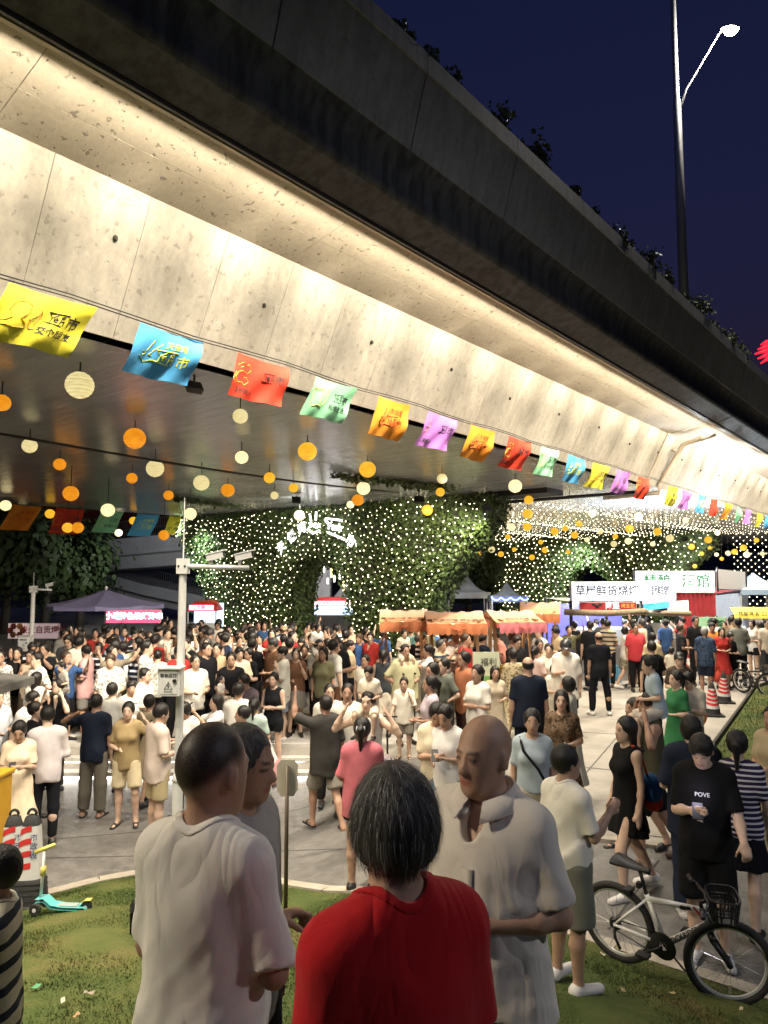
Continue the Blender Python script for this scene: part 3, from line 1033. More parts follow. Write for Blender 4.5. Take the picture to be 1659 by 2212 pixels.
 def body(s, P):
  d = s.torsof(P)
  d = smin(d, rcone(P, s.neck - s.TM @ np.array((0, 0, 0.03), f32), s.head + s.HM @ np.array((0, 0.018, -0.06), f32) * s.hk, 0.058 + 0.012 * s.fat + (0 if not s.female else -0.008), 0.053 + 0.012 * s.fat - (0 if not s.female else 0.008)), 0.04)
  d = smin(d, s.headf(P), 0.025)
  f = 1 + 0.25 * s.fat
  fm = 0.88 if s.female else 1.0
  for i in (0, 1):
   sh, el, wr, fa = s.arm[i]
   d = smin(d, smin(rcone(P, sh, el, 0.05 * f * fm, 0.038 * f * fm), smin(rcone(P, el, el + (wr - el) * 0.35, 0.038 * f * fm, 0.041 * f * fm), rcone(P, el + (wr - el) * 0.35, wr, 0.041 * f * fm, 0.0265 * fm), 0.02), 0.015), 0.05)
   d = smin(d, s.handf(P, i), 0.018)
   hip, kn, an = s.leg[i]
   calf = kn + (an - kn) * 0.3 + np.array((0, 0.012, 0), f32)
   lg = smin(rcone(P, hip, kn, 0.088 * f, 0.054 * f), smin(rcone(P, kn, calf, 0.053 * f, 0.056 * f), rcone(P, calf, an, 0.056 * f, 0.034), 0.02), 0.02)
   d = smin(d, lg, 0.04)
   heel, toe, dd = s.foot(i)
   d = smin(d, smin(rcone(P, an, heel, 0.034, 0.032), rcone(P, heel, toe, 0.033, 0.026), 0.03), 0.03)
  return np.maximum(d, -P[:, 2] + 0.004)
 # ---------------- hair
 def hair(s, kind):
  def fn(P):
   q = ((P - s.head) @ s.HM) / s.hk
   strand = 0.0
   if s.fine:
    ang = np.arctan2(q[:, 0], q[:, 1] - 0.02)
    strand = (0.0016 * np.sin(ang * 34 + 2.0 * np.sin(q[:, 2] * 22)) + 0.0012 * np.sin(ang * 61 + q[:, 2] * 20)) * (0 if kind == 'buzz' else 1)
   plane = lambda y0, z0, y1, z1: -((z0 - z1) * (q[:, 1] - y0) + (y1 - y0) * (q[:, 2] - z0)) / math.hypot(z0 - z1, y1 - y0)
   o = {'buzz': 0.0025, 'short': 0.019, 'crop': 0.011}.get(kind, 0.018)
   cr = ell(q, (0, 0.016 + o * 0.6, 0.026), (0.077 + o, 0.098 + o * 0.55, 0.098 + o))
   if kind == 'fringe':
    cr = ell(q, (0, 0.012, 0.03), (0.092, 0.112, 0.106))
   if kind == 'buzz':
    d = smax(cr, plane(-0.075, 0.058, 0.108, -0.06), 0.004)
    d = smax(d, -ell(q, (0.085, -0.01, -0.02), (0.02, 0.03, 0.04)), 0.004)
    d = smax(d, -ell(q, (-0.085, -0.01, -0.02), (0.02, 0.03, 0.04)), 0.004)
   elif kind in ('short', 'crop', 'fringe'):
    d = smax(cr, plane(-0.09, 0.012, 0.105, -0.085), 0.010)
    d = smax(d, -ell(q, (0, -0.125, -0.022 if kind != 'fringe' else -0.045), (0.07, 0.09, 0.118 if kind != 'fringe' else 0.1)), 0.008)
    for sx in (1, -1):
     d = smax(d, -ell(q, (0.098 * sx, 0.004, -0.028), (0.024, 0.026, 0.034)), 0.006)
   elif kind == 'ring':      # hair left only round the sides of a bald head
    d = smax(ell(q, (0, 0.016, 0.02), (0.082, 0.103, 0.1)), plane(-0.02, 0.0, 0.1, -0.07), 0.008)
    d = np.maximum(d, q[:, 2] - 0.045)
   elif kind == 'bob':
    d = ell(q, (0, 0.02, 0.004), (0.094, 0.107, 0.126))
    d = smax(d, -ell(q, (0, -0.125, -0.055), (0.07, 0.09, 0.105)), 0.012)
    d = smax(d, -(q[:, 2] + (0.078 if s.fine else 0.115)), 0.03)
   else:
    d = smax(cr, plane(-0.09, 0.005, 0.11, -0.1), 0.012)
    d = smax(d, -ell(q, (0, -0.13, -0.03), (0.071, 0.09, 0.122)), 0.008)
    if kind == 'long':
     m = q * np.array((0.72, 1.0, 1.0), f32)
     d = smin(d, rcone(m, (0, 0.062, 0.02), (0, 0.085, -0.27), 0.055, 0.042), 0.03)
     for sx in (1, -1):
      d = smin(d, rcone(q, (0.07 * sx, 0.015, 0.01), (0.085 * sx, 0.03, -0.19), 0.026, 0.02), 0.02)
    elif kind == 'pony':
     d = smin(d, smin(rcone(q, (0, 0.1, 0.04), (0, 0.145, 0.015), 0.026, 0.034), rcone(q, (0, 0.145, 0.015), (0, 0.125, -0.2), 0.036, 0.016), 0.03), 0.02)
    elif kind == 'bun':
     d = smin(d, ell(q, (0, 0.105, 0.06), (0.048, 0.04, 0.045)), 0.015)
    elif kind == 'curly':
     d = ell(q, (0, 0.03, 0.015), (0.115, 0.12, 0.125))
     d = smax(d, -ell(q, (0, -0.12, -0.045), (0.068, 0.09, 0.1)), 0.012)
     strand = 0.012 * np.sin(q[:, 0] * 70) * np.sin(q[:, 1] * 75 + 1) * np.sin(q[:, 2] * 66)
   if kind in ('short', 'crop', 'fringe') and not s.fine:
    strand = strand + 0.003 * np.sin(q[:, 0] * 85 + 3 * np.sin(q[:, 1] * 40)) * np.sin(q[:, 1] * 78 + 2) 
   return (d + strand) * s.hk
  return fn
 # ---------------- clothes
 def top(s, kind='tee', hem=-0.13, flare=0.0, loose=0.0, slv=0.82, seed=1, amp=0.009, neck=0.0, skirt=None):
  def fn(P):
   q = (P - s.pel) @ s.TM
   o = 0.016 + loose * 0.5
   d = s.torsof(P, o, 0.09)
   fw = 1 + 0.4 * s.fat
   # cloth hanging from chest to hem
   m = q * np.array((1, 1.42 - 0.25 * s.fat, 1), f32)
   rr = (0.158 if not s.female else 0.146) * fw + loose
   h_ = rcone(m, (0, 0.0, 0.33), (0, 0.008, hem - 0.1), rr, rr + 0.02 + flare + 0.03 * s.fat + loose * 0.35 + (0.014 if s.female else 0))
   d = smin(d, h_, 0.06)
   if skirt:
    zl, fl_ = skirt
    t = np.clip((0.1 - q[:, 2]) / (0.1 - zl), 0, 1.15)
    ang = np.arctan2(q[:, 1], q[:, 0])
    rad = (0.145 + fl_ * t) * (1 + 0.05 * t * np.sin(ang * 9 + seed))
    sk = (np.sqrt(q[:, 0] ** 2 + (q[:, 1] * 1.2) ** 2) - rad) * 0.85
    sk = np.maximum(sk, q[:, 2] - 0.16)
    d = smin(d, sk, 0.04)
    d = np.maximum(d, zl - q[:, 2])
   else:
    wave = 0.012 * np.sin(np.arctan2(q[:, 1], q[:, 0]) * 3 + seed)
    d = smax(d, hem + wave - q[:, 2], 0.012)
   if kind != 'tank':
    for i in (0, 1):
     sh, el, wr, fa = s.arm[i]
     ua = unit(el - sh)
     if kind == 'long':
      a = smin(rcone(P, sh, el, 0.060, 0.052), rcone(P, el, wr, 0.054, 0.038), 0.02)
      a = smax(a, (P - (wr - fa * 0.01)) @ fa, 0.006)
     else:
      end = sh + ua * (0.275 * slv)
      a = rcone(P, sh - s.TM @ np.array((0.012 if i == 0 else -0.012, 0, 0.008), f32), end + ua * 0.1, 0.058 * (1 + 0.2 * s.fat) + loose * 0.3, 0.060 * (1 + 0.22 * s.fat) + loose * 0.35)
      a = smax(a, (P - end) @ ua, 0.008)
     d = smin(d, a, 0.035)
   else:
    for i in (0, 1):
     d = smax(d, -ell(P, s.sh[i] + s.TM @ np.array((0.05 if i == 0 else -0.05, 0, -0.01), f32), (0.07, 0.12, 0.1)), 0.015)
   # neck opening
   nb = (s.neck - s.pel) @ s.TM
   d = smax(d, -ell(q, (0, nb[1] - 0.02, nb[2] + 0.035), (0.072, 0.078, 0.062)), 0.012)
   if neck:
    d = smax(d, -ell(q, (0, nb[1] - 0.11, nb[2] - 0.03), (0.028 + 0.03 * neck, 0.08, 0.05 + 0.09 * neck)), 0.01)
   fall = np.clip((0.50 - q[:, 2]) / 0.42, 0.22, 1.0)
   d = d + wrinkle(P, seed, amp) * fall
   if s.fine:
    d = d + wrinkle(P, seed + 7, amp * 0.42, 24.0) * fall
   return d
  return fn
 def bottom(s, kind='trousers', length=0.9, seed=2, loose=0.0, amp=0.008, waist=0.0):
  def fn(P):
   q = (P - s.pel) @ s.TM
   fw = 1 + 0.35 * s.fat
   if kind == 'skirt':
    zl = -length
    t = np.clip((0.1 - q[:, 2]) / (0.1 - zl), 0, 1.15)
    ang = np.arctan2(q[:, 1], q[:, 0])
    rad = (0.15 + (0.09 + loose) * t) * (1 + 0.06 * t * np.sin(ang * 10 + seed))
    d = (np.sqrt(q[:, 0] ** 2 + (q[:, 1] * 1.25) ** 2) - rad) * 0.85
    d = np.maximum(np.maximum(d, q[:, 2] - max(waist, -0.04)), zl - q[:, 2])
    return d + wrinkle(P, seed, amp)
   d = ell(q, (0, 0.012, 0.0), ((0.158 if not s.female else 0.166) * fw + 0.012, 0.116 * fw + 0.012, 0.135))
   d = np.maximum(d, q[:, 2] - waist)
   for i in (0, 1):
    hip, kn, an = s.leg[i]
    th = unit(kn - hip)
    if kind == 'shorts':
     end = hip + th * (0.425 * length)
     a = rcone(P, hip, end + th * 0.1, 0.104 * fw + loose * 0.3, 0.098 * fw + loose)
     a = smax(a, (P - end) @ th, 0.008)
    else:
     e2 = kn + (an - kn) * length
     a = smin(rcone(P, hip, kn, 0.102 * fw + loose * 0.3, 0.074 * fw + loose * 0.7), rcone(P, kn, e2, 0.074 * fw + loose * 0.7, 0.06 + loose), 0.03)
     a = smax(a, (P - e2) @ unit(an - kn), 0.008)
    d = smin(d, a, 0.03)
   return d + wrinkle(P, seed, amp)
  return fn
 def shoes(s, sandal=False, which=0):
  def fn(P):
   d = None
   for i in (which,):
    heel, toe, dd = s.foot(i)
    if sandal:
     m = rcone(P, heel + np.array((0, 0, -0.022), f32), toe + dd * 0.02 + np.array((0, 0, -0.014), f32), 0.041, 0.04)
     a = np.maximum(m, P[:, 2] - heel[2] + 0.006) if dd[2] > -0.2 else m + 0.015
     st = np.maximum(rcone(P, heel, toe, 0.043, 0.036), np.abs((P - (heel + (toe - heel) * 0.72)) @ unit(toe - heel)) - 0.022)
     a = np.minimum(a, st)
    else:
     a = smin(rcone(P, heel, toe + dd * 0.015, 0.046, 0.037), rcone(P, heel, s.leg[i][2] + np.array((0, 0.004, -0.012), f32), 0.045, 0.042), 0.03)
    d = a if d is None else np.minimum(d, a)
   return np.maximum(d, -P[:, 2] + 0.001)
  return fn
 def bounds(s, which):
  pts = [s.pel, s.chest, s.neck, s.head]
  m = 0.2
  if which == 'hair':
   return s.head - 0.33 * s.hk, s.head + 0.2 * s.hk
  if which in ('shoe0', 'shoe1'):
   pts = list(s.foot(int(which[-1]))[:2])
   m = 0.1
  elif which == 'bottom':
   pts = [s.pel] + [p for l in s.leg for p in l]
   m = 0.24
  elif which == 'top':
   pts = [s.pel, s.chest, s.neck] + [p for a in s.arm for p in a[:3]]
   m = 0.24
  else:
   pts = pts + [p for a in s.arm for p in a[:3]] + [p for l in s.leg for p in l] + [a[2] + a[3] * 0.16 for a in s.arm] + [p for i in (0, 1) for p in s.foot(i)[:2]]
   m = 0.13
  pts = np.array(pts)
  lo, hi = pts.min(0) - m, pts.max(0) + m
  if which == 'top':
   lo[2] -= 0.55
  lo[2] = max(lo[2], -0.03)
  return lo, hi

def fig_mesh(name, s, fn, which, h, m, feat=False):
 lo, hi = s.bounds(which)
 V, Q = surface_nets(fn, lo, hi, h)
 me = mesh_np(name, V, Q, m, True)
 if feat:
  q = ((V - s.head) @ s.HM) / s.hk
  col = np.zeros((len(V), 4), f32)
  front = q[:, 1] < -0.03
  ax = np.abs(q[:, 0])
  sm = 0.35 if s.fine else 0.75
  def blob(cx_, cz_, rx, rz):
   return np.clip(1.35 - np.sqrt(((ax - cx_) / rx) ** 2 + ((q[:, 2] - cz_) / rz) ** 2), 0, sm) / sm
  pad = 0.0 if s.fine else 0.004
  brow = np.clip(1.3 - np.sqrt(((ax - 0.031) / (0.02)) ** 2 + ((q[:, 2] - 0.024 - (ax - 0.03) * 0.12) / (0.0045 + pad)) ** 2), 0, sm) / sm
  eye = blob(0.031, 0.0, 0.014, 0.0055 + pad)
  col[:, 0] = np.maximum(brow * 0.85, eye * 0.9) * front
  col[:, 1] = blob(0.0, -0.068, 0.024, 0.010 + pad) * front
  if s.buzz:
   pl = ((0.06 + 0.05) * (q[:, 1] + 0.075) + 0.18 * (q[:, 2] - 0.062)) / math.hypot(0.11, 0.18)
   pl = pl - 0.006 * np.sin(q[:, 1] * 40)
   hm = np.clip(pl / 0.035 + 0.35, 0, 1)
   hm = hm * np.clip((q[:, 1] + 0.085 + np.clip(q[:, 2] - 0.07, 0, 1) * 1.2) / 0.02, 0, 1)
   ear = np.clip(1.6 - np.sqrt(((ax - 0.085) / 0.02) ** 2 + ((q[:, 1] - 0.01) / 0.026) ** 2 + ((q[:, 2] + 0.012) / 0.038) ** 2), 0, 1)
   col[:, 2] = hm * (1 - ear)
  a = me.color_attributes.new('feature', 'FLOAT_COLOR', 'POINT')
  a.data.foreach_set('color', col.ravel())
 return me

def skin_mat(name, col):
 m = bpy.data.materials.new(name); m.use_nodes = True
 N, L, b = nodes_of(m)
 at = N.new('ShaderNodeVertexColor'); at.layer_name = 'feature'
 sp = N.new('ShaderNodeSeparateColor'); L.new(at.outputs['Color'], sp.inputs[0])
 nz = N.new('ShaderNodeTexNoise'); nz.inputs['Scale'].default_value = 14; nz.inputs['Detail'].default_value = 4
 tc = N.new('ShaderNodeTexCoord'); L.new(tc.outputs['Object'], nz.inputs['Vector'])
 rp = N.new('ShaderNodeValToRGB'); rp.color_ramp.elements[0].position = 0.3; rp.color_ramp.elements[1].position = 0.75
 rp.color_ramp.elements[0].color = (*[c * 0.86 for c in col], 1); rp.color_ramp.elements[1].color = (*[min(1, c * 1.1) for c in col], 1)
 L.new(nz.outputs['Fac'], rp.inputs['Fac'])
 m1 = N.new('ShaderNodeMixRGB'); L.new(sp.outputs[1], m1.inputs[0]); L.new(rp.outputs['Color'], m1.inputs[1]); m1.inputs[2].default_value = (col[0] * 0.75, col[1] * 0.42, col[2] * 0.42, 1)
 m2 = N.new('ShaderNodeMixRGB'); L.new(sp.outputs[0], m2.inputs[0]); L.new(m1.outputs[0], m2.inputs[1]); m2.inputs[2].default_value = (0.02, 0.015, 0.012, 1)
 m3 = N.new('ShaderNodeMixRGB'); L.new(m2.outputs[0], m3.inputs[1]); m3.inputs[2].default_value = (0.02, 0.016, 0.014, 1)
 n4 = N.new('ShaderNodeTexNoise'); n4.inputs['Scale'].default_value = 260; n4.inputs['Detail'].default_value = 2; L.new(tc.outputs['Object'], n4.inputs['Vector'])
 mm = N.new('ShaderNodeMath'); mm.operation = 'MULTIPLY_ADD'; mm.inputs[1].default_value = 0.7; mm.inputs[2].default_value = 0.62; L.new(n4.outputs['Fac'], mm.inputs[0])
 mm2 = N.new('ShaderNodeMath'); mm2.operation = 'MULTIPLY'; mm2.use_clamp = True; L.new(mm.outputs[0], mm2.inputs[0]); L.new(sp.outputs[2], mm2.inputs[1])
 L.new(mm2.outputs[0], m3.inputs[0])
 L.new(m3.outputs[0], b.inputs['Base Color'])
 bp = N.new('ShaderNodeBump'); bp.inputs['Strength'].default_value = 0.25; bp.inputs['Distance'].default_value = 0.004; L.new(n4.outputs['Fac'], bp.inputs['Height']); L.new(bp.outputs['Normal'], b.inputs['Normal'])
 b.inputs['Roughness'].default_value = 0.48
 b.inputs['Subsurface Weight'].default_value = 0.0
 b.inputs['Specular IOR Level'].default_value = 0.4
 MATS[name] = m
 return m
SKIN = [skin_mat('skin_a', (0.52, 0.34, 0.24)), skin_mat('skin_b', (0.46, 0.285, 0.195)), skin_mat('skin_c', (0.39, 0.23, 0.155)), skin_mat('skin_d', (0.58, 0.40, 0.295))]

def cloth(col, kind='plain'):
 """fabric by hex colour; kind: plain, stripe, floral, check, plaid"""
 name = 'fabric_%s_%s' % (col, kind)
 if name in MATS:
  return MATS[name]
 c = lin(col)
 c = tuple(min(0.78, x) for x in c)
 m = mat(name, c, 0.85, var=0.10, vscale=9, bump=0.12, bscale=160, spec=0.2)
 if kind != 'plain':
  N, L, b = nodes_of(m)
  tc = N.new('ShaderNodeTexCoord')
  if kind.startswith('stripe'):
   sp = N.new('ShaderNodeSeparateXYZ'); L.new(tc.outputs['Object'], sp.inputs[0])
   mu = N.new('ShaderNodeMath'); mu.operation = 'MULTIPLY'; mu.inputs[1].default_value = 22 if kind == 'stripe' else 9; L.new(sp.outputs['Z'], mu.inputs[0])
   fr = N.new('ShaderNodeMath'); fr.operation = 'FRACT'; L.new(mu.outputs[0], fr.inputs[0])
   gt = N.new('ShaderNodeMath'); gt.operation = 'GREATER_THAN'; gt.inputs[1].default_value = 0.62; L.new(fr.outputs[0], gt.inputs[0])
   fac = gt.outputs[0]
   other = (0.6, 0.58, 0.62, 1) if max(c) < 0.3 else (0.03, 0.04, 0.06, 1)
  elif kind in ('check', 'plaid'):
   ch = N.new('ShaderNodeTexChecker'); ch.inputs['Scale'].default_value = 26; L.new(tc.outputs['Object'], ch.inputs['Vector'])
   fac = ch.outputs['Fac']; other = (0.04, 0.035, 0.03, 1)
  else:
   nz = N.new('ShaderNodeTexNoise'); nz.inputs['Scale'].default_value = 26; nz.inputs['Detail'].default_value = 2; L.new(tc.outputs['Object'], nz.inputs['Vector'])
   gt = N.new('ShaderNodeMath'); gt.operation = 'GREATER_THAN'; gt.inputs[1].default_value = 0.55; L.new(nz.outputs['Fac'], gt.inputs[0])
   fac = gt.outputs[0]; other = (c[0] * 0.35, c[1] * 0.33, c[2] * 0.3, 1)
  mxx = N.new('ShaderNodeMixRGB'); L.new(fac, mxx.inputs[0])
  src = b.inputs['Base Color'].links[0].from_socket
  L.new(src, mxx.inputs[1]); mxx.inputs[2].default_value = other
  L.new(mxx.outputs[0], b.inputs['Base Color'])
 return m
HAIRM = {'black': mat('hair_black', (0.012, 0.010, 0.009), 0.42, bump=0.35, bscale=40, stretch=(6, 6, 0.6), spec=0.4),
         'brown': mat('hair_brown', (0.05, 0.028, 0.016), 0.45, bump=0.35, bscale=40, stretch=(6, 6, 0.6)),
         'grey': mat('hair_grey', (0.02, 0.019, 0.018), 0.45, col2=(0.075, 0.072, 0.07), vscale=40, stretch=(2.4, 2.4, 0.16), bump=0.35, bscale=90),
         'silver': mat('hair_silver', (0.32, 0.32, 0.32), 0.5, bump=0.35, bscale=40, stretch=(6, 6, 0.6)),
         'stubble': mat('hair_stubble', (0.05, 0.036, 0.027), 0.8, bump=0.3, bscale=400)}
M_shoe = {'white': mat('shoe_white', (0.62, 0.60, 0.57), 0.6, bump=0.2, bscale=50), 'black': mat('shoe_black', (0.015, 0.015, 0.016), 0.5),
          'brown': mat('sandal_brown', (0.07, 0.045, 0.03), 0.6)}

PROTO = {}
def make_person(pose, wear, h, key=None):
 """pose: Fig keywords; wear: dict(top=.., bottom=.., hair=.., shoes=..) -> dict of meshes (shared when key repeats)"""
 if key is not None and key in PROTO:
  return PROTO[key]
 s = Fig(**pose)
 out = {'body': fig_mesh('person', s, s.body, 'body', h, SKIN[0], True)}
 if wear.get('hair', 'short') != 'bald':
  out['hair'] = fig_mesh('hair', s, s.hair(wear.get('hair', 'short')), 'hair', h * 0.85, HAIRM['black'])
 tp = wear.get('top')
 if tp:
  out[wear.get('topname', 'shirt')] = fig_mesh('shirt', s, s.top(**tp), 'top', h, cloth('ffffff'))
 bt = wear.get('bottom')
 if bt:
  out[bt.get('kind', 'trousers')] = fig_mesh('trousers', s, s.bottom(**bt), 'bottom', h, cloth('ffffff'))
 for i in (0, 1):
  out['shoe%d' % i] = fig_mesh('shoe', s, s.shoes(wear.get('sandal', False), i), 'shoe%d' % i, max(0.009, h * 0.7), M_shoe['black'])
 out['fig'] = s
 if key is not None:
  PROTO[key] = out
 return out

def set_mat(o, m):
 if o.data.users > 1:
  o.material_slots[0].link = 'OBJECT'
  o.material_slots[0].material = m
 else:
  o.data.materials[0] = m

PEOPLE = []
def put_person(P, loc, rz, height, label, cols, skin=0, hairc='black', shoec='black', group=None, sideways=None):
 o = link('person', P['body'], None, loc, (0, 0, rz), height / 1.70)
 tag(o, label, 'person', group)
 set_mat(o, SKIN[skin])
 for nm, me in P.items():
  if nm in ('body', 'fig'):
   continue
  c = link('shoe' if nm.startswith('shoe') else nm, me, o)
  if nm == 'hair':
   set_mat(c, HAIRM[hairc])
  elif nm.startswith('shoe'):
   set_mat(c, M_shoe[shoec])
  elif nm in ('shirt', 'dress', 'vest'):
   set_mat(c, cols[0])
  else:
   set_mat(c, cols[1])
 PEOPLE.append(o)
 return o
# ================================================================ PIERS, RAMPS, TREES, LANTERNS, FLAGS
def leaf_cloud(name, P, Nrm, size, m, parent=None, jitter=0.9, kind=None, seed=0):
 """one folded leaf (two triangles pairs) per point, facing roughly along Nrm"""
 r = np.random.default_rng(seed)
 n = len(P)
 nr = Nrm + r.normal(0, jitter, (n, 3)) * 0.6
 nr /= np.linalg.norm(nr, axis=1)[:, None] + 1e-9
 a = r.normal(0, 1, (n, 3)); a[:, 2] -= 0.8
 a -= nr * (a * nr).sum(1)[:, None]
 a /= np.linalg.norm(a, axis=1)[:, None] + 1e-9
 b_ = np.cross(nr, a)
 s = size * r.uniform(0.6, 1.35, n)[:, None]
 tip = P + a * s
 mid = P + a * s * 0.45 + nr * s * 0.08
 V = np.stack([P, mid + b_ * s * 0.42 - nr * s * 0.06, tip, mid - b_ * s * 0.42 - nr * s * 0.06], 1).reshape(-1, 3)
 Fq = np.arange(4 * n).reshape(-1, 4)
 me = mesh_np(name, V, Fq, m)
 o = link(name, me, parent)
 if kind:
  o['kind'] = kind
 return o

def leaf_mat(name, c1, c2, rough=0.5):
 m = bpy.data.materials.new(name); m.use_nodes = True
 N, L, b = nodes_of(m)
 tc = N.new('ShaderNodeTexCoord')
 nz = N.new('ShaderNodeTexNoise'); nz.inputs['Scale'].default_value = 3.5; nz.inputs['Detail'].default_value = 8; nz.inputs['Roughness'].default_value = 0.8
 L.new(tc.outputs['Object'], nz.inputs['Vector'])
 rp = N.new('ShaderNodeValToRGB'); rp.color_ramp.elements[0].position = 0.35; rp.color_ramp.elements[1].position = 0.68
 rp.color_ramp.elements[0].color = (*c1, 1); rp.color_ramp.elements[1].color = (*c2, 1)
 L.new(nz.outputs['Fac'], rp.inputs['Fac']); L.new(rp.outputs['Color'], b.inputs['Base Color'])
 b.inputs['Roughness'].default_value = rough
 b.inputs['Specular IOR Level'].default_value = 0.35
 MATS[name] = m
 return m
M_ivy = leaf_mat('ivy_leaf', (0.03, 0.06, 0.016), (0.12, 0.16, 0.045))
M_tree = leaf_mat('tree_leaf', (0.02, 0.04, 0.012), (0.06, 0.085, 0.025), 0.6)
M_shrub = leaf_mat('shrub_leaf', (0.06, 0.08, 0.03), (0.17, 0.19, 0.08))
M_bark = mat('bark', (0.05, 0.04, 0.03), 0.9, var=0.3, vscale=8)
M_bulb = mat('fairy_bulb', (1, 0.95, 0.85), 0.3, emit=(1.0, 0.84, 0.54), estr=6.5)
M_wire = mat('thin_black_wire', (0.012, 0.012, 0.012), 0.6)

OCT_V = np.array([(1, 0, 0), (-1, 0, 0), (0, 1, 0), (0, -1, 0), (0, 0, 1), (0, 0, -1)], f32) if 'f32' in globals() else np.array([(1, 0, 0), (-1, 0, 0), (0, 1, 0), (0, -1, 0), (0, 0, 1), (0, 0, -1)], np.float32)
OCT_F = np.array([(0, 2, 4), (2, 1, 4), (1, 3, 4), (3, 0, 4), (2, 0, 5), (1, 2, 5), (3, 1, 5), (0, 3, 5)])
def bulbs(name, P, r, parent, m=None):
 P = np.asarray(P, np.float32)
 rad = np.asarray(r, np.float32) * np.ones(len(P), np.float32)
 V = (P[:, None, :] + OCT_V[None] * rad[:, None, None]).reshape(-1, 3)
 Fq = (np.arange(len(P))[:, None, None] * 6 + OCT_F[None]).reshape(-1, 3)
 o = link(name, mesh_np(name, V, Fq, m or M_bulb), parent)
 o['kind'] = 'stuff'
 return o

def at_s(u, v, s):
 """(q, z) where the view ray meets the cross-section plane of the viaduct at s"""
 r = ray(u, v)
 t = s / (r.x * BD.x + r.y * BD.y)
 p = r * t
 return (p.x * BN.x + p.y * BN.y, CAM_H + p.z)
SP = 20.9
# outline of the ivy pier in (q, z): right (near) side first, round the arch, to the far side
out_px = [(1072, 1066), (1062, 1120), (1030, 1165), (990, 1205), (955, 1260), (932, 1310), (918, 1365), (912, 1425), (766, 1425), (764, 1330), (758, 1270), (742, 1232), (712, 1208), (690, 1206), (668, 1220), (652, 1248), (646, 1290), (644, 1400), (478, 1395), (462, 1340), (452, 1280), (430, 1225), (405, 1175), (386, 1110), (600, 1092), (900, 1075)]
PIER = [at_s(u, v, SP) for u, v in out_px]
PIER = [(q, max(z, -0.3) if z < 1 else min(z, 5.74)) for q, z in PIER]
def in_poly(poly, X, Y):
 inside = np.zeros(len(X), bool)
 n = len(poly)
 for i in range(n):
  x0, y0 = poly[i]; x1, y1 = poly[(i + 1) % n]
  c = ((y0 > Y) != (y1 > Y)) & (X < (x1 - x0) * (Y - y0) / (y1 - y0 + 1e-12) + x0)
  inside ^= c
 return inside
